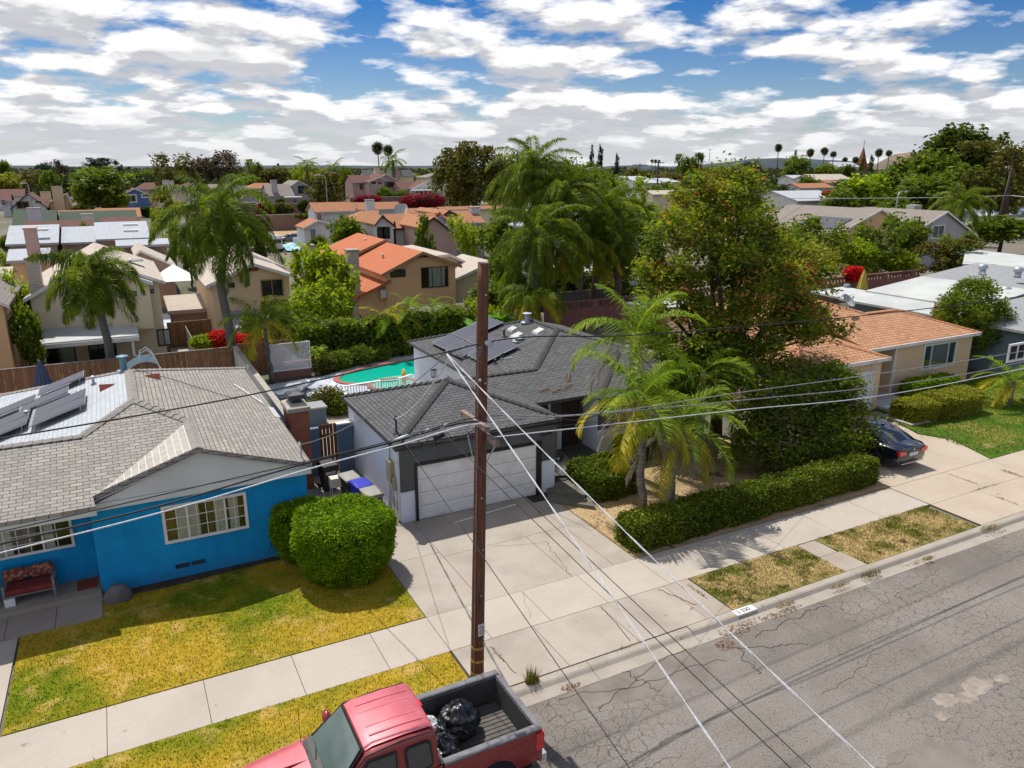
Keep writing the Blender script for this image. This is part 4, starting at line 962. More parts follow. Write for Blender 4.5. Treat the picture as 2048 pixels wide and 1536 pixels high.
def bin_(x, y, rz, label, body, lid, op=0.0, txt=None, name='wheelie_bin'):
    t = thing(name, label, 'bin', (x, y, 0), 'wheelie bins beside the garage wall'); t.rotation_euler = (0, 0, rz)
    rg = lambda w, d, z: [(-w, -d, z), (w, -d, z), (w, d, z), (-w, d, z)]
    MB().loft([rg(.21, .24, .06), rg(.26, .30, .9), rg(.29, .34, .92), rg(.29, .34, 1.0), rg(.265, .31, 1.0), rg(.255, .3, .7)], cap=True).build('body', body, t, local=True)
    m = MB(); m.loft([[( -.29, 0, 0), (.29, 0, 0), (.29, -.7, 0), (-.29, -.7, 0)], [(-.30, .01, .05), (.30, .01, .05), (.30, -.71, .03), (-.30, -.71, .03)], [(-.22, -.08, .10), (.22, -.08, .10), (.22, -.6, .07), (-.22, -.6, .07)]])
    l = m.build('lid', lid, t, local=True); l.location = (0, .35, 1.01); l.rotation_euler = (-op, 0, 0)
    for s in (-1, 1): w = MB().lathe((s*.25, .27, .12), [(.0, -.03), (.12, -.03), (.12, .03), (0, .03)], 14, 'x').build('wheel', 'tyre', t, local=True)
    MB().tube([(-.24, .36, .95), (-.24, .42, .97), (.24, .42, .97), (.24, .36, .95)], .015, 6).build('handle', body, t, local=True)
    if txt:
        Fb = FR((0, -.285, 0)); Fb2 = lambda a, b, c: Fb(a, b, c)+np.array((0, -.002, 0))
        text_mesh(txt, .12, Fb2, -.17, .72, .012, 'sign_white', t, 'lettering', .003, .006).location = tuple(-Vector((x, y, 0))+Vector((x, y, 0)))
    return t
# text_mesh subtracts the parent location, so build lettering with a frame placed at the bin instead
def bin_text(t, txt):
    x, y, _ = t.location; Fb = FR((x, y-.30, 0)); text_mesh(txt, .13, Fb, -.17, .70, .004, 'sign_white', t, 'lettering', .004, .006)
b1 = bin_(6.62, 22.75, .12, 'brown bin with half open grey lid, nearest the big round bush', 'bin_brown', 'bin_lid_grey', -.14); bin_text(b1, 'EDCO')
b2 = bin_(6.5, 23.55, .15, 'black bin with bright blue lid behind the brown bin', 'bin_blue', 'bin_blue', .0)
b3 = bin_(6.35, 24.35, .2, 'black bin with pale grey lid behind the blue bin', 'bin_black', 'bin_lid_grey', -.1)
b4 = bin_(5.95, 25.9, .1, 'dark bin standing in the shade by the slatted gate', 'bin_black', 'bin_black', 0); bin_text(b4, 'EDCO')
cc_ = thing('cooler', 'small white cooler on a folding stand beside the bins', 'cooler', (5.95, 24.7, 0))
MB().box(5.72, 24.5, .62, 6.15, 24.85, .95).build('box', 'cream_trim', cc_); m = MB()
for x in (5.75, 6.12):
    for y in (24.52, 24.83): m.tube([(x, y, 0), (x, y, .618)], .02, 6)
m.build('stand', 'galv', cc_)
m = MB()
for k in range(3): m.tube([(7.0+k*.06, 22.2+k*.2, .03), (7.3, 22.4+k*.2, 1.2)], .02, 6)
tag(m.build('poles', 'galv'), 'metal poles leaning on the garage wall beside the bins', 'poles')
m = MB(); m.tube([(8.9, 21.2, .03), (11.4, 21.55, .03)], .02, 6); tag(m.build('pole', 'white_paint'), 'long white pole lying on the driveway by the garage door', 'pole')

# ---------------------------------------------------------------- pool yard
pool = []
for i in range(40):
    a = 2*pi*i/40; rx, ry = 4.6, 2.15
    pool.append((14.9+rx*cos(a), 40.55+ry*sin(a)+.05*rx*cos(a)))
po = thing('swimming_pool', 'green water swimming pool with red coping behind the charcoal house', 'pool', (15, 40.5, 0))
def ring(m, poly, grow, z0, z1):
    c = np.mean(np.array(poly), 0); out = [tuple(c+(np.array(p)-c)*(1+grow/np.linalg.norm(np.array(p)-c))) for p in poly]; n = len(poly)
    for i in range(n):
        j = (i+1) % n; a, b, c_, d = poly[i], poly[j], out[j], out[i]
        m.mesh([(*a, z0), (*b, z0), (*c_, z0), (*d, z0), (*a, z1), (*b, z1), (*c_, z1), (*d, z1)], [(4, 5, 6, 7), (0, 4, 7, 3)[:0] or (0, 1, 5, 4), (3, 7, 6, 2)])
m = MB(); ring(m, pool, .36, .0, .06); m.build('coping', 'red_coping', po)
MB().prism(pool, .0, .022).build('water', 'pool_water', po)
MB().prism([(12.2, 39.35), (13, 38.95), (15, 38.62), (17, 38.9), (17.5, 39.4), (15.5, 39.5), (14, 39.75), (12.6, 39.75)], .023, .028).build('shallow_step', 'pool_shallow', po)
spa = [(12.6+1.15*cos(2*pi*i/30), 38.15+.95*sin(2*pi*i/30)) for i in range(30)]
sp = thing('spa', 'small round spa with red coping in front of the pool', 'spa', (12.6, 38.15, 0))
m = MB(); ring(m, spa, .26, .0, .10); m.build('coping', 'red_coping', sp); MB().prism(spa, .0, .075).build('water', 'pool_shallow', sp)
def railing(p0, p1, label, mat='white_paint', h=1.0, top=True, sp_=.14, r=.018, rail=.09):
    t = thing('railing', label, 'railing', (p0[0], p0[1], p0[2])); p0 = np.array(p0, float); p1 = np.array(p1, float); L = np.linalg.norm(p1-p0); n = int(L/sp_); m = MB()
    for i in range(n+1): q = p0+(p1-p0)*i/n; m.box(q[0]-r, q[1]-r, q[2], q[0]+r, q[1]+r, q[2]+h-.04)
    m.build('baluster', mat, t); d = (p1-p0)/L; c = np.array([-d[1], d[0], 0])*rail/2; m = MB()
    for z0, z1 in ((h-.04, h),):
        m.hexa([tuple(p0-c+(0, 0, z0)), tuple(p1-c+(0, 0, z0)), tuple(p1+c+(0, 0, z0)), tuple(p0+c+(0, 0, z0)), tuple(p0-c+(0, 0, z1)), tuple(p1-c+(0, 0, z1)), tuple(p1+c+(0, 0, z1)), tuple(p0+c+(0, 0, z1))])
    m.build('handrail', mat, t); return t
railing((9.25, 35.9, .0), (11.3, 36.1, .0), 'white wooden railing left of the spa behind the garage roof', h=.95, rail=.16)
railing((8.95, 33.4, .0), (9.2, 35.8, .0), 'short white railing running back from the garage corner', h=.95, rail=.16)
railing((12.2, 36.0, .0), (13.1, 36.5, .0), 'short white railing between spa and house wall', h=.95, rail=.12)
railing((11.35, 36.15, .0), (12.15, 36.05, .0), 'grey metal railing in front of the round spa', 'metal_dark', h=.85, sp_=.11, r=.01, rail=.04)
railing((5.75, 34.9, .0), (9.1, 35.5, .0), 'black iron railing along the raised pool deck', 'metal_dark', h=.75, sp_=.13, r=.008, rail=.03)
lt = thing('lattice_fence', 'white diamond lattice panel at the back of the pool yard', 'fence', (8.1, 42.2, 0)); m = MB()
for k in range(-9, 17):
    for sgn in (1, -1):
        for (z0, z1) in ((.5, 1.95),):
            xa = 7.0+k*.13; xb = xa+sgn*(z1-z0)
            x0, x1 = 7.05, 9.15; za, zb = z0, z1
            # clip the lath to the panel
            def cl(xa, za, xb, zb):
                if xa > xb: xa, za, xb, zb = xb, zb, xa, za
                if xb <= x0 or xa >= x1: return None
                f = (zb-za)/(xb-xa)
                if xa < x0: za += f*(x0-xa); xa = x0
                if xb > x1: zb -= f*(xb-x1); xb = x1
                return xa, za, xb, zb
            q = cl(xa, za, xb, zb)
            if q: y = 42.2+(.012 if sgn > 0 else 0); m.mesh([(q[0]-.03, y, q[1]), (q[0]+.03, y, q[1]), (q[2]+.03, y, q[3]), (q[2]-.03, y, q[3]), (q[0]-.03, y+.01, q[1]), (q[0]+.03, y+.01, q[1]), (q[2]+.03, y+.01, q[3]), (q[2]-.03, y+.01, q[3])], [(0, 1, 2, 3), (7, 6, 5, 4), (0, 3, 7, 4), (1, 5, 6, 2)])
m.build('lattice', 'white_paint', lt, fix=False)
MB().box(7.0, 42.17, .44, 9.2, 42.24, .5).box(7.0, 42.17, 1.95, 9.2, 42.24, 2.0).box(7.0, 42.17, .501, 7.05, 42.24, 1.949).box(9.15, 42.17, .501, 9.2, 42.24, 1.949).build('frame', 'white_paint', lt)
MB().box(7.0, 42.3, 0, 9.2, 42.5, .9).build('planter_wall', 'pink_block', lt)
bx = thing('deck_box', 'grey ribbed storage box on the pale patio beside the brick chimney', 'box', (7.3, 33.6, 0))
m = MB().box(6.85, 33.2, 0, 7.75, 34.1, .82)
for k in range(14): m.box(6.87+k*.062, 33.175, .03, 6.87+k*.062+.03, 33.199, .78)
m.build('body', 'steel_blue', bx); MB().box(6.8, 33.12, .825, 7.8, 34.15, .9).build('lid', 'metal_grey', bx)
m = MB().box(11.9, 38.9, .05, 12.0, 39.0, .06)
# outdoor bed / loungers on the left of the deck
def lounge(x, y, rz, label):
    t = thing('sun_lounger', label, 'lounger', (x, y, 0)); t.rotation_euler = (0, 0, rz)
    MB().box(-.9, -.3, .28, .9, .3, .32).build('frame', 'metal_dark', t, local=True); MB().box(-.9, -.28, .325, .35, .28, .4).hexa([(.36, -.28, .34), (.9, -.28, .72), (.9, .28, .72), (.36, .28, .34), (.34, -.28, .42), (.87, -.28, .8), (.87, .28, .8), (.34, .28, .42)]).build('cushion', 'white_paint', t, local=True)
    m = MB()
    for a in (-.85, .85):
        for b in (-.27, .27): m.tube([(a, b, 0), (a, b, .28)], .02, 6)
    m.build('leg', 'metal_dark', t, local=True); return t
lounge(7.3, 38.3, .2, 'black framed lounger with white cushion near the brick chimney cap'); lounge(8.4, 37.2, .1, 'white cushioned lounger beside the iron railing')
m = MB(); m.ball((13.0, 37.4, .62), .12, .3, .42, 12, 8); m.tube([(12.9, 37.3, 0), (13.0, 37.4, .3)], .02, 6); tag(m.build('garden_chair', 'yellow_canvas', smooth=True), 'yellow shell shaped chair beside the pool house wall', 'chair')

# blue house back yard: fence, umbrella, slide
fw_ = thing('fence', 'weathered brown board fence behind the blue house', 'fence', (0, 43.8, 0))
MB().box(-16, 43.78, 0, 5.25, 43.82, 1.72).build('boards', 'fence_wood', fw_)
MB().box(-16, 43.74, 1.725, 5.25, 43.86, 1.77).build('top_rail', 'grey_wood', fw_)
fw2 = thing('fence', 'short board fence return beside the boundary wall near the red flowers', 'fence', (6.2, 44.6, 0))
MB().box(5.3, 44.6, -.1, 8.6, 44.64, 1.7).build('boards', 'fence_wood', fw2)
um = thing('parasol', 'closed navy parasol standing before the brown fence', 'parasol', (-3.75, 41.5, 0))
MB().tube([(-3.75, 41.5, 0), (-3.75, 41.5, 2.55)], .03, 8).build('pole', 'metal_grey', um)
m = MB(); rg = []
for z, r in ((2.5, .05), (2.2, .15), (1.7, .25), (1.1, .38), (1.0, .4)):
    rg.append([(-3.72+r*(1+.25*(k % 2))*cos(2*pi*k/24), 41.5+r*(1+.25*(k % 2))*sin(2*pi*k/24), z) for k in range(24)])
m.loft(rg).build('canopy', 'navy_canvas', um)
sl_ = thing('pool_slide', 'pale blue pool slide with white ladder rails at the brown fence', 'slide', (.2, 41.6, 0))
rings = []
for t in np.linspace(0, 1, 14):
    x = -1.0+2.3*t; z = .9+1.35*sin(t*pi*.62)**1.2-.25*t; w = .32
    rings.append([(x, 41.5-w, z+.16), (x, 41.5-w*.8, z), (x, 41.5+w*.8, z), (x, 41.5+w, z+.16), (x, 41.5+w, z-.06), (x, 41.5-w, z-.06)])
MB().loft(rings).build('chute', 'slide_blue', sl_)
m = MB()
for y in (41.2, 41.8):
    m.tube([(1.9, y, 0), (1.35, y, 1.8), (1.15, y, 2.35), (.9, y, 2.6), (.6, y, 2.45), (.55, y, 2.1)], .025, 8)
for k in range(6): f = k/6; m.tube([(1.9-.55*f, 41.2, .2+1.6*f), (1.9-.55*f, 41.8, .2+1.6*f)], .02, 6)
m.build('ladder', 'white_paint', sl_)
m = MB().box(-5.7, 40.4, .0, -4.3, 41.3, .9); m = m.build('bin_box', 'flower_red'); bpy.data.objects.remove(m)
bb = thing('cushion_box', 'red padded box by the fence at the far left edge', 'box', (-5.1, 41.2, 0))
m = MB()
for i in range(3):
    for j in range(2): m.box(-5.75+i*.42, 41.0, .55+j*.3, -5.75+i*.42+.39, 41.6, .55+j*.3+.27)
m.build('cushions', 'van_red', bb); MB().box(-5.8, 40.98, 0, -4.5, 41.62, .54).build('base', 'steel_blue', bb)

# ---------------------------------------------------------------- orange roofed house, right
oh = thing('house', 'peach stucco house with orange tiled roof right of the big tree', 'house', (34, 27, 0))
p1 = (38.4, 27.3, 3.73); p2 = (35.9, 27.3, 3.73); p3 = (34.3, 28.9, 4.26); p3b = (34.3, 32.5, 4.26)
ea, eb = (41.5, 24.2, 2.7), (41.5, 30.4, 2.7)
roof([[(32.4, 24.2, 2.7), ea, p1, p2, p3, (32.0, 26.6, 3.5)], [ea, eb, p1], [p1, p2, (37.6, 30.4, 2.9), eb], [p2, p3, p3b, (39.0, 36.5, 2.7), (39.0, 30.4, 2.7)],
      [p3, p3b, (29.6, 37.0, 2.7), (29.6, 27.5, 2.7), (32.0, 26.6, 3.5)]], 'shingle_orange', oh, .12)
ga, gb, gc = (26.3, 22.9, 2.62), (32.35, 22.9, 2.62), (29.3, 25.9, 3.6)
roof([[ga, gb, gc], [gb, (32.35, 25.9, 2.95), (31.6, 28.9, 3.5), gc], [ga, gc, (26.3, 28.9, 2.62)], [gc, (31.6, 28.9, 3.5), (26.3, 28.9, 2.62)]], 'shingle_orange', oh, .12)
caps(((ea, p1), (p2, p3), (ga, gc), (gb, gc), (p3, p3b), (p2, p1)), 'ridge_orange', oh)
MB().box(26.6, 23.15, 0, 32.1, 28, 2.55).box(34.7, 24.45, 0, 41.2, 30.2, 2.62).box(32.101, 26.9, 0, 34.699, 31, 2.62).box(29.9, 28.01, 0, 32.09, 36.5, 2.6).build('wall', 'peach_stucco', oh)
MB().box(26.3, 22.88, 2.47, 32.4, 22.93, 2.64).box(33.2, 24.16, 2.56, 41.5, 24.21, 2.72).box(41.46, 24.22, 2.56, 41.51, 30.3, 2.72).box(32.4, 24.16, 2.56, 33.19, 24.21, 2.72).build('fascia', 'white_paint', oh)
F = FR((0, 24.45, 0))
window(oh, F, 37.2, 1.12, 2.55, 1.2, (.22, .56, .22), 1, 1, curtains=((.24, .76, 'curtain'),), fw=.12)
F = FR((0, 23.15, 0))
m = MB(); m.fbox(F, 26.9, .05, .01, 31.5, 1.95, .04)
for r in range(1, 4): m.fbox(F, 26.9, r*.48, .041, 31.5, r*.48+.02, .045)
m.build('garage_door', 'white_paint', oh)
m = MB(); m.fbox(F, 26.8, 0, .045, 26.9, 2.05, .08); m.fbox(F, 31.5, 0, .045, 31.6, 2.05, .08); m.fbox(F, 26.9, 1.95, .045, 31.5, 2.05, .08); m.build('door_frame', 'white_paint', oh)
text_mesh('2336', .22, F, 31.3, 2.12, .05, 'sign_white', oh, 'house_number', bold=.008)
m = MB(); m.ball((29.3, 23.05, 2.25), .07, n=8, m=6); m.build('porch_light', 'metal_dark', oh)
m = MB().box(32.85, 24.15, 0, 32.97, 24.27, 2.6).box(34.66, 24.3, 0, 34.76, 24.42, 2.6).build('porch_post', 'white_paint', oh)
dg = MB(); F = FR((0, 26.8, 0))
for k in range(9): dg.tube([(33.15+k*.14, 26.75, .2), (33.15+k*.14, 26.75, 2.2)], .012, 5)
dg.tube([(33.1, 26.75, .2), (34.4, 26.75, .2), (34.4, 26.75, 2.2), (33.1, 26.75, 2.2), (33.1, 26.75, .2)], .03, 6)
for k in range(2): dg.tube([(33.75+.4*cos(a), 26.74, 1.2+.6*sin(a)) for a in np.linspace(0, 2*pi, 17)], .014, 5)
dg.build('screen_door', 'metal_dark', oh); MB().box(33.0, 26.84, .15, 34.5, 26.89, 2.3).build('entry_door', 'dark_void', oh)
struct(MB().box(32.2, 22.2, 0, 34.6, 26.8, .15).build('porch_floor', 'flat_white')); struct(MB().box(31.2, 20.6, 0, 32.6, 22.19, .10).build('steps', 'brick_cap'))
dish(34.6, 27.5, 3.95, .42, 2.9, .75, 'trim_grey', 'pale satellite dish on the orange roof ridge')
# ================================================================ utility pole and wires
up = thing('utility_pole', 'tall brown wooden utility pole standing behind the red pickup', 'pole', (6.14, 13.5, 0))
pt = lambda z: (6.14+.033*z, 13.5+.01*z, z)
MB().tube([pt(z) for z in np.linspace(-.1, 9.5, 24)], list(np.linspace(.155, .112, 24)), 20).build('shaft', 'pole_wood', up, True)
MB().tube([pt(9.5), pt(9.53)], .112, 20).build('pole_top', 'arm_wood', up)
MB().box(6.18, 13.0, 6.21, 6.28, 14.25, 6.32).build('crossarm', 'arm_wood', up)
MB().box(6.40, 13.0, 5.86, 6.50, 14.1, 5.98).build('crossarm', 'arm_wood', up)
m = MB(); m.tube([(6.2, 14.1, 6.2), (6.22, 13.7, 5.4)], .015, 6); m.tube([(6.45, 13.1, 5.86), (6.4, 13.45, 5.35)], .015, 6); m.build('brace', 'galv', up)
for z in (.95, .62, .30): MB().tube([pt(z), pt(z+.06)], .158, 20).build('band', 'band_yellow', up)
for z, dx in ((8.9, 0), (7.1, .02), (4.6, -.02), (3.4, .03), (2.3, 0)): MB().tube([(pt(z)[0]+dx, pt(z)[1]-.12, z), (pt(z)[0]+dx, pt(z)[1]-.155, z)], .02, 8).build('bolt', 'galv', up)
F = FR((6.0, 13.348, 0))
sg = MB(); sg.fbox(F, .12, 1.33, .0, .28, 1.62, .006); sg = sg.build('sign', 'sign_white', up)
m = MB(); m.tube([F(.20+.05*cos(a), 1.53+.05*sin(a), .009) for a in np.linspace(0, 2*pi, 15)], .006, 5); m.fbox(F, .165, 1.525, .007, .235, 1.537, .01)
for k in range(4): m.fbox(F, .14, 1.365+k*.028, .007, .26, 1.375+k*.028, .009)
m.build('emblem', 'sign_black', sg)
m = MB()
for z, r in ((1.24, .022), (1.16, .018), (1.09, .018)): m.lathe(F(.245, z, .0), [(0, -.012), (r, -.012), (r, .02)], 10, 'y')
m.build('tag_disc', 'galv', up)
MB().tube([(pt(z)[0]-.13, pt(z)[1]-.10, z) for z in np.linspace(0, 7.6, 12)], .009, 5).build('ground_wire', 'wire_grey', up)
for z in (2.7, 5.6, 7.5): MB().tube([pt(z), pt(z+.04)], .148-.004*z, 20).build('strap', 'galv', up)
text_mesh('17', .09, F, .12, 1.13, .006, 'band_yellow', up, 'number_tag', .002)
m = MB(); m.tube([(6.42, 13.38, 7.95), (6.42, 13.2, 7.95)], .06, 10); m.build('insulator', 'galv', up)
m = MB(); m.ball((6.24, 13.35, 7.2), .03); m.build('bolt', 'galv', up)
def smooth_pts(P, per=8):
    P = [np.array(p, float) for p in P]; n = len(P); S = [(b-a)/(b[0]-a[0]) for a, b in zip(P, P[1:])]
    T = [S[0]]+[(S[i-1]*(P[i+1][0]-P[i][0])+S[i]*(P[i][0]-P[i-1][0]))/(P[i+1][0]-P[i-1][0]) for i in range(1, n-1)]+[S[-1]]; out = []
    for i in range(n-1):
        h = P[i+1][0]-P[i][0]
        for k in range(per):
            t = k/per; out.append(P[i]*(2*t**3-3*t*t+1)+T[i]*h*(t**3-2*t*t+t)+P[i+1]*(3*t*t-2*t**3)+T[i+1]*h*(t**3-t*t))
    out.append(P[-1]); return out
def sag(p0, p1, s, n=24): return [np.array(p0)+(np.array(p1)-np.array(p0))*t-np.array((0, 0, 4*s*t*(1-t))) for t in np.linspace(0, 1, n)]
def wire(pts, r, mat, label, name='power_line', cat='cable', group=None, twist=0, n=6):
    m = MB(); pts = [np.array(p) for p in pts]
    if twist:
        P = []; L = 0
        for a, b in zip(pts, pts[1:]): k = max(2, int(np.linalg.norm(b-a)/.035)); P += [a+(b-a)*i/k for i in range(k)]
        for ph in (0, pi):
            Q = [p+np.array((cos(ph+i*.16), 0, sin(ph+i*.16)))*twist for i, p in enumerate(P)]; m.tube(Q, r, 5, cap=False)
    else: m.tube(pts, r, n)
    return tag(m.build(name, mat, None, True), label, cat, group)
wire(smooth_pts([(-32, 13.6, 8.4), (-14, 13.6, 7.45), (-1.91, 13.6, 7.25), (1.85, 13.6, 7.44), (4.12, 13.6, 7.66), (5.6, 13.6, 7.80), (6.4, 13.5, 7.93), (9.81, 13.6, 7.71), (14.2, 13.6, 7.55), (25.2, 13.6, 7.45), (44, 13.6, 8.3)]), .014, 'wire_black', 'thick black wire, highest on the pole, crossing the whole picture')
G2 = 'telephone cables strung below the power line'
wire(smooth_pts([(-32, 13.2, 6.6), (-2.09, 13.2, 5.87), (.81, 13.2, 6.05), (2.59, 13.2, 6.16), (4.23, 13.2, 6.29), (5.87, 13.3, 6.44), (6.3, 13.45, 6.4)]), .011, 'wire_black', 'thin black cable, upper of three crossing the blue house wall', 'telephone_cable', group=G2)
wire(smooth_pts([(-32, 13.2, 6.4), (-2.2, 13.2, 5.66), (.27, 13.2, 5.83), (2.56, 13.2, 6.12), (4.23, 13.2, 6.25), (5.87, 13.3, 6.38), (6.3, 13.45, 6.3)]), .017, 'wire_black', 'thickest black cable crossing the blue house gable', 'telephone_cable', group=G2)
wire(smooth_pts([(-32, 13.0, 6.3), (-2.16, 13.0, 5.60), (.55, 13.0, 5.82), (2.89, 13.0, 6.12), (4.4, 13.0, 6.26), (6.0, 13.0, 6.42), (6.24, 13.1, 6.36)]), .013, 'wire_white', 'pale grey cable, lowest crossing the blue house window', 'telephone_cable', group=G2)
wire(smooth_pts([(6.3, 13.5, 6.42), (7.97, 13.6, 6.11), (13.9, 13.6, 5.87), (19.6, 13.6, 5.7), (25.8, 13.6, 5.61), (42, 13.6, 6.0)]), .013, 'wire_grey', 'upper grey cable running right from the crossarms', 'telephone_cable', group=G2)
wire(smooth_pts([(6.4, 13.5, 6.25), (9.5, 13.6, 5.95), (14.3, 13.6, 5.62), (18.96, 13.6, 5.32), (23.6, 13.6, 5.2), (25.93, 13.6, 5.24), (42, 13.6, 5.9)]), .014, 'wire_grey', 'thick grey cable in the middle of the three right of the pole', 'telephone_cable', group=G2)
wire(smooth_pts([(6.45, 13.2, 6.0), (9.5, 13.5, 5.7), (13.95, 13.6, 5.39), (17.5, 13.5, 5.15), (25.3, 13.6, 5.0), (42, 13.6, 5.6)]), .012, 'wire_white', 'lowest pale cable running right from the crossarms', 'telephone_cable', group=G2)
# splice hardware, loops and closures hanging on the cables
m = MB()
for x, y, z, r in ((4.75, 13.2, 6.08, .14), (5.35, 13.2, 6.1, .17), (5.1, 13.2, 6.14, .10)): m.tube([(x+r*cos(a), y, z+r*sin(a)) for a in np.linspace(0, 2*pi, 20)], .008, 5)
m.tube(sag((4.3, 13.15, 6.2), (6.2, 13.2, 6.3), .18), .01, 5); m.tube(sag((3.2, 13.2, 6.2), (4.3, 13.2, 6.24), .10), .009, 5); m.tube(sag((8.1, 13.6, 6.12), (9.6, 13.6, 6.1), .22), .010, 5)
tag(m.build('cable_slack', 'wire_black', None, True), 'coils of spare black cable hanging left of the pole', 'cable')
m = MB()
m.tube([(4.25, 13.2, 6.28), (4.6, 13.22, 6.33), (4.75, 13.2, 6.30), (5.05, 13.22, 6.38), (5.2, 13.2, 6.34), (5.45, 13.22, 6.44)], [.015, .035, .014, .035, .014, .03], 8)
tag(m.build('splice_closure', 'galv', None, True), 'grey cable splices strung left of the pole above the garage edge', 'fitting')
m = MB().tube([(5.15, 13.2, 6.2), (5.36, 13.2, 6.24)], .055, 8).build('terminal_box', 'wire_black', None, True); tag(m, 'small black terminal box on the cable left of the pole', 'fitting')
cl = (5.62, 13.6, 7.78)
m = MB()
for k in range(7): m.tube([(5.45+k*.07, 13.58+.02*(k % 2), 7.70+.02*k), (5.55+k*.09, 13.62, 7.80+.015*k)], .016, 5)
for k in range(4): m.tube(sag((5.6+.1*k, 13.58, 7.78), (6.35, 13.45, 7.88-.03*k), .10+.04*k, 10), .007, 5)
tag(m.build('wire_splice', 'wire_grey', None, True), 'tangle of grey wire splices just left of the pole on the top wire', 'fitting')
G3 = 'service wires dropping across the street'
wire(sag(cl, tuple(gz(1460, 1536, 4.6)+(gz(1460, 1536, 4.6)-np.array(cl))*.25), .0, 30), .007, 'wire_white', 'left one of two white twisted service cables crossing the driveway', 'service_cable', group=G3, twist=.008)
wire(sag(cl, tuple(gz(1760, 1536, 4.6)+(gz(1760, 1536, 4.6)-np.array(cl))*.25), .12, 30), .007, 'wire_white', 'right one of two white twisted service cables crossing the driveway', 'service_cable', group=G3, twist=.008)
for p, (qx, qz), lb in (((4.52, 13.2, 6.25), (1260, 4), 'thin black wire dropping to the bottom edge right of the pickup'), ((5.36, 13.2, 6.27), (1583, 4), 'thin black wire passing behind the pole across the driveway, left one of a pair'), ((6.45, 13.5, 5.35), (1624, 4), 'thin black wire leaving the middle of the pole toward the street')):
    e = gz(qx, 1536, qz); wire(sag(p, tuple(e+(e-np.array(p))*.2), .02, 20), .0075, 'wire_black', lb, 'drop_wire', group=G3)
wire(sag((7.5, 22.62, 3.45), (5.72, 13.6, 7.72), .25, 26), .013, 'wire_white', 'white service cable from the top wire to the charcoal roof mast', 'service_cable', twist=.01)
wire(sag((4.25, 21.7, 3.42), (5.6, 13.6, 7.72), .3, 26), .011, 'wire_grey', 'grey service cable from the top wire to the blue house mast', 'service_cable')
wire(sag((32, 23.1, 2.5), (6.5, 13.5, 6.0), .5, 26), .006, 'wire_black', 'thin wire from the pole crossing the palms to the orange roofed house', 'drop_wire')
wire(sag((7.3, 22.3, 2.2), (4.6, 13.2, 6.2), .3, 26), .007, 'wire_black', 'thin wire from the garage side meter up to the cable splices', 'drop_wire')

# ================================================================ vehicles
def sharp(o, ang=35):
    o.data.polygons.foreach_set('use_smooth', [True]*len(o.data.polygons))
    try: o.data.set_sharp_from_angle(angle=R(ang))
    except Exception: pass
    return o
tk = thing('pickup_truck', 'dark red pickup with sunlit pink roof and rubbish bags in its bed', 'pickup truck', (3.3, 11.23, RZ)); YC = 11.22; TZ = RZ
def rr(x, hw0, z0, hw1, z1, hwt, zt, rnd=.06, n=4):
    """body section: sill, belt line, top; mirrored"""
    pts = [(hw0, z0), (hw1, (z0+z1)/2+.05), (hw1, z1-.03), (hw1-.03, z1)]
    for k in range(n+1):
        t = k/n; pts.append((hw1-.03+(hwt-hw1+.03)*t, z1+(zt-z1)*sin(t*pi/2)))
    full = [(YC-a, b) for a, b in pts]+[(YC+a, b) for a, b in pts[::-1]]
    return [(x, y, z+TZ) for y, z in full]
st = [(.55, .80, .48, .78, .82, .55, .86), (.64, .88, .40, .88, .94, .62, .98), (1.0, .93, .42, .94, 1.04, .66, 1.10), (1.6, .95, .42, .96, 1.13, .66, 1.20), (2.08, .95, .42, .97, 1.19, .66, 1.26)]
sharp(MB().loft([rr(*s) for s in st]).build('hood', 'truck_red_sunlit', tk), 40)
st = [(2.081, .95, .42, .97, 1.20, .7, 1.23), (2.6, .95, .42, .98, 1.22, .8, 1.235), (4.10, .95, .42, .98, 1.24, .8, 1.25)]
sharp(MB().loft([rr(*s) for s in st]).build('body', 'truck_red', tk), 40)
# greenhouse
def gr(x, hb, zb, ht, zt):
    P = [(hb, zb), (hb-(hb-ht)*.5, zb+(zt-zb)*.5), (ht+.05, zt-.10), (ht+.02, zt-.04), (ht-.05, zt-.01), (ht*.5, zt+.02), (0, zt+.028)]
    return [(x, YC-a, z+TZ) for a, z in P]+[(x, YC+a, z+TZ) for a, z in P[-2::-1]]
rings = [gr(2.20, .90, 1.20, .74, 1.26), gr(2.55, .90, 1.22, .73, 1.62), gr(2.80, .90, 1.22, .72, 1.86), gr(2.95, .91, 1.22, .72, 1.895), gr(3.5, .92, 1.23, .72, 1.91), gr(3.95, .92, 1.23, .71, 1.89), gr(4.06, .92, 1.23, .70, 1.84), gr(4.10, .92, 1.23, .69, 1.28)]
sharp(MB().loft(rings).build('cab', 'truck_red', tk), 35)
# roof skin coloured in the sunlit pink, ribs
m = MB(); rg = []
for x, zt in ((2.80, 1.905), (2.95, 1.952), (3.5, 1.968), (3.94, 1.95), (4.03, 1.92)):
    rg.append([(x, YC-.66, zt-.035+TZ), (x, YC-.35, zt-.008+TZ), (x, YC, zt+TZ), (x, YC+.35, zt-.008+TZ), (x, YC+.66, zt-.035+TZ)])
m.loft(rg, cap=False, closed=False)
for y in (-.42, -.2, .2, .42): m.loft([[(x, YC+y-.03, z+TZ-.012), (x, YC+y-.015, z+TZ+.006), (x, YC+y+.015, z+TZ+.006), (x, YC+y+.03, z+TZ-.012)] for x, z in ((2.95, 1.948), (3.5, 1.962), (3.93, 1.945))], closed=False)
sharp(m.build('roof_panel', 'truck_red_sunlit', tk), 30)
def sidep(x, z, s, out=.012):
    t = (z-1.22)/(1.86-1.22); hw = .905-(.905-.765)*t+out
    return (x, YC+s*hw, z+TZ)
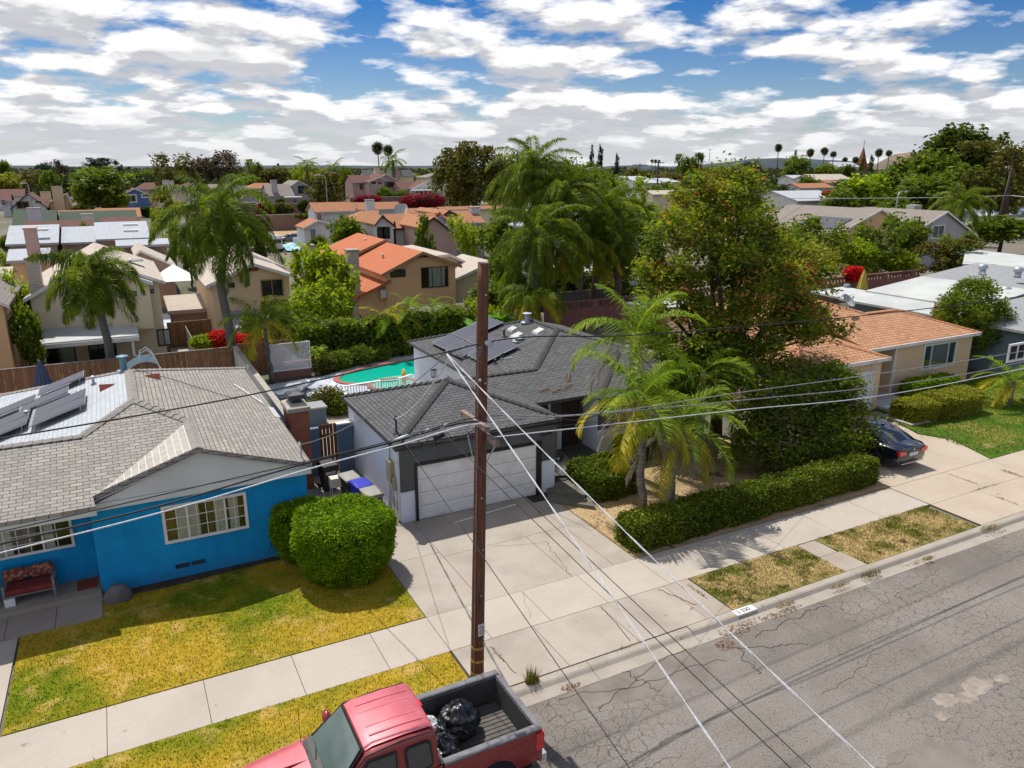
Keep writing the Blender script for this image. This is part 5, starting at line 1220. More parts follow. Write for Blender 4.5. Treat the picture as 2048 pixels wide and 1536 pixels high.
def poly_plate(pts, mat, name, parent, th=.008):
    P = [np.array(p) for p in pts]; nn = np.cross(P[1]-P[0], P[2]-P[0]); nn /= np.linalg.norm(nn); k = len(P)
    c = np.mean(P, 0)
    out = [tuple(p) for p in P]+[tuple(p+nn*th) for p in P]
    return MB().mesh(out, [tuple(range(k))[::-1], tuple(range(k, 2*k))]+[(i, (i+1) % k, k+(i+1) % k, k+i) for i in range(k)]).build(name, mat, parent)
for s in (-1, 1):
    fr = poly_plate([sidep(x, z, s, .006) for x, z in ((2.37, 1.25), (3.30, 1.25), (3.32, 1.76), (2.80, 1.77))], 'black_trim', 'door_window', tk)
    poly_plate([sidep(x, z, s, .018) for x, z in ((2.45, 1.28), (3.27, 1.28), (3.28, 1.73), (2.82, 1.73))], 'glass_dark', 'pane', fr)
    fr = poly_plate([sidep(x, z, s, .006) for x, z in ((3.46, 1.27), (3.90, 1.27), (3.96, 1.34), (3.94, 1.72), (3.88, 1.76), (3.50, 1.76), (3.45, 1.7))], 'black_trim', 'quarter_window', tk)
    poly_plate([sidep(x, z, s, .018) for x, z in ((3.50, 1.31), (3.87, 1.31), (3.92, 1.36), (3.90, 1.69), (3.85, 1.73), (3.53, 1.73), (3.49, 1.69))], 'glass_dark', 'pane', fr)
    y0 = YC+s*.979; m = MB()
    for x in (2.28, 3.37, 4.05): m.box(x, min(y0, y0+s*.004), .5+TZ, x+.014, max(y0, y0+s*.004), 1.2+TZ)
    m.build('door_seam', 'black_trim', tk)
    MB().box(3.1, min(YC+s*.985, YC+s*1.01), 1.02+TZ, 3.28, max(YC+s*.985, YC+s*1.01), 1.07+TZ).build('door_handle', 'truck_red', tk)
    m = MB(); m.ball((2.56, YC+s*1.10, 1.36+TZ), .09, .15, .13, 12, 8); m.tube([(2.55, YC+s*.93, 1.28+TZ), (2.57, YC+s*1.02, 1.31+TZ)], .03, 6); sharp(m.build('mirror', 'truck_red', tk), 60)
ws = [(2.205, YC-.80, 1.285+TZ), (2.205, YC+.80, 1.285+TZ), (2.775, YC+.66, 1.885+TZ), (2.775, YC-.66, 1.885+TZ)]
fr = poly_plate(ws, 'black_trim', 'windshield_frame', tk, -.012)
c = np.mean(np.array(ws), 0); poly_plate([tuple(c+(np.array(p)-c)*.93+np.array((-.022, 0, .022))) for p in ws], 'glass_shield', 'windshield', fr, -.006) if 'glass_shield' in M else None
m = MB(); m.loft([[(2.02, YC-.78, 1.262+TZ), (2.02, YC+.78, 1.262+TZ)], [(2.1, YC-.8, 1.285+TZ), (2.1, YC+.8, 1.285+TZ)], [(2.23, YC-.82, 1.31+TZ), (2.23, YC+.82, 1.31+TZ)]], cap=False, closed=False); m.build('cowl', 'black_trim', tk, fix=False)
for y in (-.45, .2): MB().tube([(2.13, YC+y, 1.31+TZ), (2.24, YC+y+.45, 1.36+TZ)], .012, 5).build('wiper', 'black_trim', tk)
MB().tube([(2.0, YC+.80, 1.2+TZ), (2.0, YC+.80, 1.95+TZ)], .006, 5).build('antenna', 'black_trim', tk)
# trim and panel lines that read from above
for s in (-1, 1):
    y0 = YC+s*.984; a_, b_2 = min(y0, y0+s*.012), max(y0, y0+s*.012)
    MB().box(2.3, a_, .78+TZ, 4.02, b_2, .84+TZ).build('side_moulding', 'truck_red', tk)
    m = MB(); m.tube([(2.16, YC+s*.82, 1.27+TZ), (2.55, YC+s*.775, 1.60+TZ), (2.80, YC+s*.745, 1.83+TZ), (3.4, YC+s*.735, 1.885+TZ), (3.98, YC+s*.73, 1.865+TZ)], .012, 6); m.build('drip_rail', 'black_trim', tk)
    MB().box(4.02, min(YC+s*.6, YC+s*.92), 1.252+TZ, 4.125, max(YC+s*.6, YC+s*.92), 1.262+TZ).build('bed_gap', 'black_trim', tk)
MB().box(4.0, YC-.10, 1.885+TZ, 4.06, YC+.10, 1.925+TZ).build('brake_light', 'tail_red', tk)
m = MB(); m.box(1.55, YC-.31, 1.15+TZ, 2.0, YC-.295, 1.25+TZ); m.box(1.55, YC+.295, 1.15+TZ, 2.0, YC+.31, 1.25+TZ)
m.build('hood_crease', 'truck_red', tk)
for x_ in (5.3, 5.7): MB().tube([(x_, YC-.975, 1.05+TZ), (x_, YC-.99, 1.05+TZ)], .004, 5).build('dent', 'black_trim', tk) if False else None
MB().tube([(4.62, YC+.986, .93+TZ), (4.62, YC+.990, .93+TZ)], .075, 16).build('fuel_door', 'truck_red', tk)
# rear window
poly_plate([(4.085, YC-.6, 1.33+TZ), (4.085, YC+.6, 1.33+TZ), (4.07, YC+.58, 1.78+TZ), (4.07, YC-.58, 1.78+TZ)], 'glass_dark', 'rear_window', tk)
# bed
bx0, bx1 = 4.13, 6.12
for s in (-1, 1):
    yo, yi = YC+s*.975, YC+s*.84
    m = MB(); sec = [(.975, .56), (.985, .95), (.97, 1.25), (.84, 1.25), (.84, .70), (.90, .50)]
    m.loft([[(x, YC+s*a*k, z+TZ) for a, z in sec] for x, k in ((bx0, 1), (5.9, 1), (bx1, .985))]); sharp(m.build('bed_side', 'truck_red', tk), 30)
    m = MB(); m.loft([[(x, YC+s*a, z+TZ) for a, z in ((.985, 1.251), (.985, 1.285), (.96, 1.30), (.85, 1.30), (.825, 1.285), (.825, 1.251))] for x in (bx0, bx1-.02)]); m.build('bed_rail', 'rail_plastic', tk)
    MB().box(bx0+.02, min(YC+s*.80, YC+s*.838), .70+TZ, bx1-.1, max(YC+s*.80, YC+s*.838), 1.25+TZ).build('bed_liner', 'bed_liner', tk)
    MB().box(5.98, min(YC+s*.99, YC+s*.90), .82+TZ, 6.15, max(YC+s*.99, YC+s*.90), 1.2+TZ).build('tail_light', 'tail_red', tk)
    cx = 5.12
    arch = [(cx+.47*cos(a), .40+.47*sin(a)) for a in np.linspace(0, pi, 20)]
    for nm, cxx in (('wheel_arch', cx), ('wheel_arch', 1.45)):
        P = [(cxx+.47*cos(a), YC+s*.985, .46+.47*sin(a)+TZ) for a in np.linspace(-.35, pi+.35, 26)]
        P2 = [(x, y+s*.004, z) for x, y, z in P]; k = len(P); MB().mesh(P+P2, [tuple(range(k)), tuple(range(k, 2*k))[::-1]]+[(i, (i+1) % k, k+(i+1) % k, k+i) for i in range(k)]).build(nm, 'dark_void', tk)
        MB().tube([(cxx+.48*cos(a), YC+s*.985, .46+.48*sin(a)+TZ) for a in np.linspace(0, pi, 24)], .018, 6).build('arch_lip', 'truck_red', tk)
        wh = MB().lathe((cxx, YC+s*.90, .40+TZ), [(.22, -.11), (.33, -.12), (.37, -.08), (.37, .08), (.33, .12), (.22, .11)], 28, 'y').build('wheel', 'tyre', tk, True)
        m = MB().lathe((cxx, YC+s*.97, .40+TZ), [(0, 0), (.06, .01*s), (.15, -.02*s), (.20, .02*s), (.225, .03*s)], 28, 'y')
        for q in range(5):
            a = 2*pi*q/5; m.tube([(cxx+.05*cos(a), YC+s*.985, .40+TZ+.05*sin(a)), (cxx+.2*cos(a), YC+s*.985, .40+TZ+.2*sin(a))], .03, 6)
        m.build('rim', 'rim', wh, True)
m = MB(); m.box(bx0+.01, YC-.80, .62+TZ, bx1-.09, YC+.80, .66+TZ)
for k in range(13): m.box(bx0+.02, YC-.74+k*.118, .661+TZ, bx1-.1, YC-.74+k*.118+.06, .675+TZ)
m.build('bed_floor', 'bed_floor', tk)
MB().box(bx0, YC-.82, .64+TZ, bx0+.04, YC+.82, 1.25+TZ).build('bed_front', 'bed_liner', tk)
tg = MB().box(6.04, YC-.83, .62+TZ, 6.12, YC+.83, 1.24+TZ).build('tailgate', 'truck_red', tk)
MB().box(6.02, YC-.83, 1.241+TZ, 6.13, YC+.83, 1.27+TZ).build('cap', 'rail_plastic', tg); MB().box(6.0, YC-.80, .67+TZ, 6.039, YC+.80, 1.235+TZ).build('liner', 'bed_liner', tg)
MB().box(6.10, YC-.9, .45+TZ, 6.26, YC+.9, .60+TZ).build('bumper', 'chrome', tk); MB().box(.30, YC-.85, .42+TZ, .43, YC+.85, .62+TZ).build('bumper', 'chrome', tk)
for s in (-1, 1): MB().box(.40, YC+s*.68-.16, .72+TZ, .47, YC+s*.68+.16, .86+TZ).build('headlight', 'glass_dark', tk)
MB().box(1.2, YC-.8, .30+TZ, 6.0, YC+.8, .5+TZ).build('underbody', 'dark_void', tk)
tk.location.x -= .05; tk.location.y += .14
def bag(c, r, label, mat='bag_black', seed=0, sq=.8, name='rubbish_bag'):
    c = (c[0]-.05, c[1]+.14, c[2])
    import mathutils
    rd_ = random.Random(seed); n, mm = 72, 44; vs = []
    off = Vector((rd_.uniform(0, 50), rd_.uniform(0, 50), 0))
    for i in range(mm+1):
        th = pi*i/mm
        for k in range(n):
            ph = 2*pi*k/n; d = Vector((sin(th)*cos(ph), sin(th)*sin(ph), cos(th)))
            nz = mathutils.noise.ridged_multi_fractal(d*1.5+off, .9, 2.1, 6, 1.0, 2.0)
            q = r*(.70+.22*nz); top = max(0, d.z)**6
            vs.append((c[0]+q*d.x*(1-top*.5), c[1]+q*d.y*(1-top*.5), c[2]+q*d.z*sq+top*r*.28))
    return tag(MB().mesh(vs, [(i*n+k, (i+1)*n+k, (i+1)*n+(k+1) % n, i*n+(k+1) % n) for i in range(mm) for k in range(n)]).build(name, mat, None, True), label, 'bag')
bag((4.95, 11.55, .82), .42, 'large black rubbish bag in the middle of the truck bed', seed=3)
bag((4.42, 11.05, .75), .33, 'smaller crumpled black rubbish bag near the truck cab', seed=5, sq=.7)
bag((4.62, 11.52, .78), .26, 'flattened black bag between the large bag and the cab', seed=8, sq=.7)
bag((4.34, 11.62, .88), .22, 'crumpled silver foil bundle behind the truck cab', 'foil', seed=12, sq=.6, name='foil_bundle')

def sedan(label, mat, loc, rz, name='parked_car', detail=True):
    t = thing(name, label, 'car', loc); t.rotation_euler = (0, 0, rz)
    def rg(x, hw, z0, z1, zc):
        P = [(hw*.86, z0), (hw, z0+.14), (hw, (z0+z1)/2), (hw*.975, z1-.06), (hw*.90, z1), (hw*.5, zc), (0, zc+.01)]
        return [(x, -a, z) for a, z in P]+[(x, a, z) for a, z in P[-2::-1]]
    st = [(0, .66, .42, .80, .82), (.05, .80, .34, .93, .95), (.25, .88, .25, .99, 1.02), (.9, .905, .20, .99, 1.02), (2.3, .915, .20, .95, .97), (3.3, .90, .20, .91, .95), (4.1, .87, .22, .80, .86), (4.5, .78, .25, .68, .72), (4.66, .60, .32, .58, .6)]
    sharp(MB().loft([rg(*s) for s in st]).build('body', mat, t, local=True), 38)
    def g2(x, hb, ht, zt):
        P = [(hb, .93), ((hb+ht)/2+.02, .93+(zt-.93)*.55), (ht+.02, zt-.05), (ht-.08, zt-.005), (ht*.5, zt+.02), (0, zt+.028)]
        return [(x, -a, z) for a, z in P]+[(x, a, z) for a, z in P[-2::-1]]
    gl = [(.50, .74, .66, .985), (.95, .77, .60, 1.22), (1.35, .79, .575, 1.37), (1.9, .80, .575, 1.425), (2.4, .80, .575, 1.40), (2.7, .79, .59, 1.32), (3.35, .76, .68, .97)]
    sharp(MB().loft([g2(*s) for s in gl]).build('cabin', 'glass_dark', t, local=True), 50)
    rf = [(1.28, 1.352), (1.5, 1.40), (1.9, 1.437), (2.4, 1.412), (2.62, 1.362)]
    m = MB().loft([[(x, -.59, z-.05), (x, -.52, z), (x, -.25, z+.022), (x, 0, z+.028), (x, .25, z+.022), (x, .52, z), (x, .59, z-.05)] for x, z in rf], cap=False, closed=False)
    for s in (-1, 1):
        for x0, x1, x2, x3 in ((1.3, 1.42, .42, .72), (2.55, 2.62, 3.32, 3.42)): m.mesh([(x0, s*.602, 1.34), (x1, s*.602, 1.37), (x3, s*.80, .96), (x2, s*.78, .96)], [(0, 1, 2, 3)])
        m.mesh([(1.98, s*.612, 1.38), (2.06, s*.612, 1.38), (2.06, s*.825, .95), (1.98, s*.825, .95)], [(0, 1, 2, 3)])
    sharp(m.build('roof', mat, t, local=True, fix=False), 40)
    for s in (-1, 1):
        for x in (.95, 3.75):
            w = MB().lathe((x, s*.83, .32), [(.2, -.1), (.29, -.11), (.32, -.07), (.32, .07), (.29, .1), (.2, .1)], 24, 'y').build('wheel', 'tyre', t, True, local=True)
            MB().lathe((x, s*.90, .32), [(0, .01*s), (.07, .015*s), (.16, -.02*s), (.20, .03*s)], 20, 'y').build('rim', 'rim', w, True, local=True)
            a_ = MB(); P = [(x+.37*cos(a), s*.912, .32+.37*sin(a)) for a in np.linspace(-.3, pi+.3, 20)]; k = len(P); a_.mesh(P, [tuple(range(k))]).build('wheel_arch', 'dark_void', t, local=True)
        if detail:
            MB().loft([[(-.02+d, s*.80, .70), (-.02+d, s*.45, .72), (-.02+d, s*.45, .84), (-.02+d, s*.82, .87)] for d in (0, .14)]).build('tail_light', 'tail_red', t, local=True)
            MB().ball((2.85, s*1.0, 1.0), .08, .10, .06, 8, 6).build('mirror', mat, t, True, local=True)
            MB().tube([(.62, s*.80, .99), (1.0, s*.735, 1.20), (1.4, s*.645, 1.36), (2.0, s*.62, 1.40), (2.6, s*.63, 1.34), (3.3, s*.80, .99)], .012, 5).build('window_trim', 'chrome', t, True, local=True)
            MB().box(4.48, s*.62-.14, .58, 4.60, s*.62+.14, .68).build('headlight', 'glass_clear', t, local=True)
    if detail:
        MB().box(-.035, -.24, .64, -.01, .24, .76).build('number_plate', 'sign_white', t, local=True); MB().box(-.03, -.66, .34, .0, .66, .37).build('bumper_trim', 'chrome', t, local=True)
        MB().ball((1.45, 0, 1.44), .09, .03, .05, 8, 6).build('aerial_fin', mat, t, True, local=True)
        MB().lathe((-.012, 0, .88), [(0, -.012), (.035, -.012), (.035, 0)], 12, 'x').build('badge', 'chrome', t, local=True)
    return t
sedan('black sedan parked on the driveway right of the hedge', 'car_black', (26.5, 17.25, 0), pi/2)
# number painted on the kerb
kn = MB().box(13.2, 12.83, .0125, 14.0, 12.84, .016)
q = [(13.38, 12.83, .016), (14.02, 12.83, .016), (14.02, 13.04, .016), (13.38, 13.04, .016)]
kn = thing('kerb_number', 'white kerb plate painted with the house number 2330', 'sign', (13.7, 12.93, .014))
MB().box(13.36, 12.80, -.10, 14.04, 13.04, .017).build('plate', 'sign_white', kn)
Fk = lambda a, b, c: np.array((13.36+a, 12.82+b, .018+c)); text_mesh('2 330', .20, Fk, .07, .03, 0, 'sign_black', kn, 'lettering', .001, .004)
# litter and weeds in the gutter and slab joints
def tuft_cloud(name, spots, n, h, wd, mat, label, z=0.0, kind='stuff', seed=1, lean=.6):
    r_ = np.random.RandomState(seed); P = []
    sp = np.array(spots, float); tot = n; idx = r_.choice(len(sp), tot, p=(sp[:, 2]*sp[:, 3])/(sp[:, 2]*sp[:, 3]).sum())
    a = r_.uniform(0, 2*pi, tot); rr_ = np.sqrt(r_.uniform(0, 1, tot))
    x = sp[idx, 0]+sp[idx, 2]*rr_*np.cos(a); y = sp[idx, 1]+sp[idx, 3]*rr_*np.sin(a)
    d = r_.uniform(0, 2*pi, tot); l = h*r_.uniform(.4, 1, tot); w = wd*r_.uniform(.5, 1, tot); t = r_.uniform(0, lean, tot)
    base = np.stack([x, y, np.full(tot, z)], 1); side = np.stack([-np.sin(d), np.cos(d), 0*d], 1)*w[:, None]
    tip = base+np.stack([np.cos(d)*l*np.sin(t), np.sin(d)*l*np.sin(t), l*np.cos(t)], 1)
    o = quads(name, np.stack([base-side, base+side, tip], 1), mat); return tag(o, label, 'grass' if kind else 'weed', kind=kind)
def litter(name, spots, n, s, mat, label, z, seed=2):
    r_ = np.random.RandomState(seed); sp = np.array(spots, float); idx = r_.randint(0, len(sp), n)
    a = r_.uniform(0, 2*pi, n); q = np.sqrt(r_.uniform(0, 1, n)); c = np.stack([sp[idx, 0]+sp[idx, 2]*q*np.cos(a), sp[idx, 1]+sp[idx, 3]*q*np.sin(a), z+r_.uniform(.004, .03, n)], 1)
    u = r_.normal(size=(n, 3))*np.array((1, 1, .25)); u /= np.linalg.norm(u, axis=1)[:, None]; v = np.cross(u, r_.normal(size=(n, 3))*np.array((.3, .3, 1))); v /= np.linalg.norm(v, axis=1)[:, None]
    L = s*r_.uniform(.5, 1.3, n)[:, None]; P = np.stack([c-u*L, c+v*L*.4, c+u*L, c-v*L*.4], 1)
    return tag(quads(name, P, mat), label, 'litter', kind='stuff')
litter('fallen_leaves', [(13.4, 12.55, .7, .12), (14.6, 12.5, .8, .1), (12.9, 12.45, .5, .25), (12.3, 12.1, .3, .2), (8.05, 12.55, .25, .1), (24.3, 12.7, .6, .2), (20.5, 12.6, .8, .08)], 900, .035, 'dead_frond', 'dry brown leaves gathered along the gutter', RZ)
litter('fallen_leaves', [(15, 18.6, 1.2, 1.2), (18, 19.5, 2.4, 1.3), (20.5, 18.6, 2.5, .6), (13.2, 18.2, .3, 1.4)], 1300, .035, 'dead_frond', 'dry leaves scattered under the palms', .02, 5)
tuft_cloud('weeds', [(7.05, 14.2, .03, .35), (7.3, 12.98, .18, .14), (14.9, 12.6, .35, .08), (18.3, 12.62, .4, .12), (17.0, 12.6, .4, .06), (24.3, 12.85, .5, .1), (20.6, 12.45, .2, .08), (9.8, 13.05, .6, .02), (27.3, 14.86, 1.0, .03), (27.4, 15.7, .04, .6), (26.9, 13.9, .05, .5), (29.6, 15.2, .08, .5), (13.2, 14.2, .05, .4)], 1700, .13, .012, 'blade_dry', 'weeds sprouting from slab joints and the gutter', -.02, seed=4)
w = tuft_cloud('weed', [(7.3, 13.0, .16, .12)], 160, .42, .012, 'leaf_olive', 'bushy green weed at the kerb behind the truck tailgate', -.02, None, 6); w['category'] = 'weed'
# lawn blades
def blades(name, x0, y0, x1, y1, n, h, mat, label, z=.025, seed=3, wd=.013, fn=None):
    r_ = np.random.RandomState(seed); x = r_.uniform(x0, x1, n); y = r_.uniform(y0, y1, n)
    if fn is not None: k = fn(x, y); x, y = x[k], y[k]
    n = len(x); x = x+r_.normal(0, .03, n); y = y+r_.normal(0, .03, n); d = r_.uniform(0, 2*pi, n); t = r_.uniform(.1, 1.1, n); l = h*r_.uniform(.4, 1.1, n); w = wd*r_.uniform(.6, 1.4, n)
    b = np.stack([x, y, np.full(n, z-.01)], 1); s = np.stack([-np.sin(d), np.cos(d), 0*d], 1)*w[:, None]
    tip = b+np.stack([np.cos(d)*l*np.sin(t), np.sin(d)*l*np.sin(t), l*np.cos(t)], 1)
    return tag(quads(name, np.stack([b-s, b+s, tip], 1), mat), label, 'grass', kind='stuff')
blades('grass', -3.26, 16.54, 6.0, 21.3, 40000, .065, 'blade_lawn', 'short yellowing grass of the blue house lawn', fn=lambda x, y: ~((x < -1.4) & (y > 20.3)) & ~((x > 5.3) & (y > 19.9)))
blades('grass', -12, 13.1, 6.0, 14.84, 24000, .065, 'blade_lawn', 'short yellowing grass of the strip by the pickup', seed=5)
blades('grass', 13.5, 13.1, 17.7, 14.8, 12000, .07, 'blade_dry', 'dry straw grass of the strip by the kerb number', seed=6)
blades('grass', 18.7, 13.1, 23.9, 14.86, 12000, .08, 'blade_dry', 'dry clumpy grass of the strip beyond the small path', seed=7)
blades('grass', 30.8, 16.6, 44, 24.1, 26000, .10, 'blade_green', 'bright green grass before the orange roofed house', seed=8, wd=.016)
# ================================================================ plants
def kites(C, U, V, l, w): return np.stack([C-U*l, C+V*w, C+U*l, C-V*w], 1)
def rand_dirs(r_, n, zb=1.0):
    d = r_.normal(size=(n, 3)); d[:, 2] *= zb; return d/(np.linalg.norm(d, axis=1)[:, None]+1e-9)
def leaves_at(C, size, r_, asp=.5, up=.3):
    n = len(C); U = rand_dirs(r_, n, .6); W_ = rand_dirs(r_, n)+np.array((0, 0, up)); V = np.cross(U, W_); V /= np.linalg.norm(V, axis=1)[:, None]+1e-9
    s = (size*r_.uniform(.6, 1.35, n))[:, None]; return kites(C, U, V, s, s*asp)
def crown_pts(blobs, n, r_, clump=.28, per=26, shell=.5, fill=.12):
    B_ = np.array(blobs, float); w = (B_[:, 3]*B_[:, 4]+B_[:, 4]*B_[:, 5]); w /= w.sum(); nc = max(6, n//per)
    i = r_.choice(len(B_), nc, p=w); d = rand_dirs(r_, nc); d[:, 2] = np.where((d[:, 2] < -.35) & (r_.rand(nc) < .6), -d[:, 2], d[:, 2])
    f = (1-shell*r_.rand(nc)**1.6)[:, None]; cc = B_[i, :3]+d*B_[i, 3:6]*f
    sc = r_.uniform(.5, 1.5, nc); k = r_.choice(nc, n, p=sc/sc.sum())
    return cc[k]+r_.normal(size=(n, 3))*clump*(.6+.5*r_.rand(nc))[k][:, None]*np.array((1, 1, .75))
def crown(name, blobs, n, size, mat, parent, seed=0, clump=.28, asp=.5, per=26, shell=.5, up=.3):
    r_ = np.random.RandomState(seed); return quads(name, leaves_at(crown_pts(blobs, n, r_, clump, per, shell), size, r_, asp, up), mat, parent)
def limbs(base, blobs, r0, mat, parent, name='trunk', fork=.4, seed=0, multi=1):
    rd_ = random.Random(seed); m = MB(); b = np.array(base, float); B_ = np.array(blobs, float); top = B_[:, :3].mean(0)
    fz = b+(top-b)*fork
    m.tube([b-(0, 0, .1), b+(fz-b)*.5+np.array((rd_.uniform(-.1, .1), rd_.uniform(-.1, .1), 0))*r0*5, fz], [r0*1.25, r0, r0*.85], 10)
    for q in B_:
        c = q[:3]; mid = fz+(c-fz)*.5+np.array((rd_.uniform(-.3, .3), rd_.uniform(-.3, .3), rd_.uniform(0, .4)))*np.linalg.norm(c-fz)*.2
        m.tube([fz, mid, c], [r0*.6, r0*.35, r0*.12], 6)
        for k in range(3):
            e = c+np.array([rd_.uniform(-1, 1)*q[3], rd_.uniform(-1, 1)*q[4], rd_.uniform(-.3, 1)*q[5]])*.8
            m.tube([mid, (mid+e)/2+(0, 0, .1), e], [r0*.28, r0*.16, r0*.05], 5)
    return m.build(name, mat, parent, True)
def tree(label, base, blobs, n, size, mat, r0=.15, name='tree', cat='tree', seed=0, group=None, clump=.28, asp=.5, shell=.5, fork=.4, bark='bark', per=26, extra=None):
    t = thing(name, label, cat, base, group); limbs(base, blobs, r0, bark, t, fork=fork, seed=seed)
    crown('crown', blobs, n, size, mat, t, seed, clump, asp, per, shell)
    if extra: crown(extra[0], blobs, extra[2], size*extra[3], extra[1], t, seed+7, clump*.8, asp, 14, .25)
    return t
def rand_blobs(c, rx, ry, rz, k, r, seed):
    rd_ = random.Random(seed); out = []
    for i in range(k):
        while True:
            x, y, z = (rd_.uniform(-1, 1) for _ in range(3))
            if x*x+y*y+z*z < 1: break
        q = r*rd_.uniform(.7, 1.25); out.append((c[0]+x*rx, c[1]+y*ry, c[2]+z*rz, q, q, q*rd_.uniform(.7, .95)))
    return out
# --- clipped hedges and bushes: leaves over a solid dark core added to block light
def hedge(label, x0, y0, x1, y1, h, n, size, mat, name='hedge', z=.0, seed=0, group=None, skew=0.0, lump=.05, fuzz=.05):
    r_ = np.random.RandomState(seed); t = thing(name, label, 'hedge', ((x0+x1)/2, (y0+y1)/2, z), group)
    L, D = x1-x0, y1-y0; ar = np.array([L*D, L*h, L*h, D*h, D*h]); f = r_.choice(5, n, p=ar/ar.sum()); a, b = r_.rand(n), r_.rand(n)
    X = np.choose(f, [x0+a*L, x0+a*L, x0+a*L, np.full(n, x0), np.full(n, x1)]); Y = np.choose(f, [y0+b*D, np.full(n, y0), np.full(n, y1), y0+a*D, y0+a*D]); Z = np.choose(f, [np.full(n, h), b*h, b*h, b*h, b*h])
    cx, cy = (x0+x1)/2, (y0+y1)/2; rd2 = .16
    ex = np.clip((np.abs(X-cx)-(L/2-rd2))/rd2, 0, 1); ey = np.clip((np.abs(Y-cy)-(D/2-rd2))/rd2, 0, 1); ez = np.clip((Z-(h-rd2))/rd2, 0, 1)
    e = np.maximum(0, np.sqrt(ex**2+ey**2+ez**2)-1)*rd2; X -= np.sign(X-cx)*e*ex*.8; Y -= np.sign(Y-cy)*e*ey*.8; Z -= e*ez*.8
    lp = lump*(np.sin(X*2.3+seed)+np.sin(X*5.1+Y*3)+np.sin(Y*4.3+Z*5)); Z = Z+lp*(f == 0)*.6; Y = Y+lp*((f == 1) | (f == 2))*.6
    Y = Y+skew*(X-x0)/L
    P = np.stack([X, Y, Z+z], 1)+r_.normal(size=(n, 3))*fuzz; P[:, 2] = np.maximum(P[:, 2], z+.02)
    k = .09; s0, s1 = 0, skew
    MB().hexa([(x0+k, y0+k+s0, z-.02), (x1-k, y0+k+s1, z-.02), (x1-k, y1-k+s1, z-.02), (x0+k, y1-k+s0, z-.02), (x0+k*1.6, y0+k*1.6+s0, z+h-k), (x1-k*1.6, y0+k*1.6+s1, z+h-k), (x1-k*1.6, y1-k*1.6+s1, z+h-k), (x0+k*1.6, y1-k*1.6+s0, z+h-k)]).build('dark_core', 'leaf_core', t)
    quads('foliage', leaves_at(P, size, r_, .55, .5), mat, t); return t
def bush(label, c, hx, hy, z0, z1, n, size, mat, p=2.6, name='bush', seed=0, cat='bush', taper=.25, core=.9, fuzz=.04, group=None, lump=.04):
    r_ = np.random.RandomState(seed); t = thing(name, label, cat, (c[0], c[1], z0), group)
    def surf(d):
        q = (np.hypot(d[:, 0], d[:, 1])**p+np.abs(d[:, 2])**p)**(-1/p); s = d*q[:, None]
        k = 1-taper*np.clip(-s[:, 2], 0, 1)**1.2
        l = 1+lump*(np.sin(s[:, 0]*7+seed)+np.sin(s[:, 1]*6.3+s[:, 2]*5))
        return np.stack([c[0]+s[:, 0]*hx*k*l, c[1]+s[:, 1]*hy*k*l, (z0+z1)/2+s[:, 2]*(z1-z0)/2*l], 1)
    d = rand_dirs(r_, n); P = surf(d)+r_.normal(size=(n, 3))*fuzz
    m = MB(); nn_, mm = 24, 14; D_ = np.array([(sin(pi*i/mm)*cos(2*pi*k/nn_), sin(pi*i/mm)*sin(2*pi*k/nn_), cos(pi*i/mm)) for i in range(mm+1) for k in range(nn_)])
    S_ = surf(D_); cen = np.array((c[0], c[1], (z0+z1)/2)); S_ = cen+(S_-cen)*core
    m.mesh(S_, [(i*nn_+k, (i+1)*nn_+k, (i+1)*nn_+(k+1) % nn_, i*nn_+(k+1) % nn_) for i in range(mm) for k in range(nn_)]); m.build('dark_core', 'leaf_core', t, True)
    quads('foliage', leaves_at(P, size, r_, .4, .6), mat, t); return t
# --- palms
def frond_arr(L=2.6, a0=50, a1=-40, nl=40, ll=.7, wl=.022, g=.9, seed=0, lift=.25, fwd=.45, vee=.1):
    r_ = np.random.RandomState(seed); N = 14; ts = np.linspace(0, 1, N+1); P = [np.zeros(3)]
    for t in ts[1:]:
        a = R(a0+(a1-a0)*t**1.1); P.append(P[-1]+np.array((cos(a), 0, sin(a)))*L/N)
    P = np.array(P); out = []
    for i in range(N):
        w = .03*(1-ts[i]*.8)*L/2.6; a, b = P[i], P[i+1]; out.append([a+(0, -w, 0), a+(0, w, 0), b+(0, w*.85, 0), b+(0, -w*.85, 0)])
        out.append([a+(0, 0, -w), a+(0, 0, w*.5), b+(0, 0, w*.4), b+(0, 0, -w*.85)])
    for k in range(nl):
        t = .12+.88*(k+.5)/nl; f = t*N; i = min(int(f), N-1); p = P[i]+(P[i+1]-P[i])*(f-i); T = P[i+1]-P[i]; T = T/np.linalg.norm(T); Bv = np.array((0, 1., 0)); Nv = np.cross(T, Bv)*-1
        if Nv[2] < 0 and abs(T[2]) < .9: Nv = -Nv
        ln = ll*(sin(pi*min(1, .22+.80*t))**.55)*(1 if t < .9 else .8)
        for s in (-1, 1):
            j = r_.uniform(-.12, .12, 3); d = Bv*s+T*(fwd+.5*t)+Nv*(vee+r_.uniform(-.15, .25)*lift*4)+j; d /= np.linalg.norm(d); l = ln*r_.uniform(.85, 1.1)
            m1 = p+d*l*.42; d2 = d+np.array((0, 0, -g*r_.uniform(.7, 1.2))); d2 /= np.linalg.norm(d2); m2 = m1+d2*l*.6
            wv = np.cross(d, (0, 0, 1.)); wv /= np.linalg.norm(wv)+1e-6; wv = wv*.5+T*.5; w = wl
            out.append([p-wv*w*.5, p+wv*w*.5, m1+wv*w, m1-wv*w]); out.append([m1-wv*w, m1+wv*w, m2+wv*w*.12, m2-wv*w*.12])
    return np.array(out)
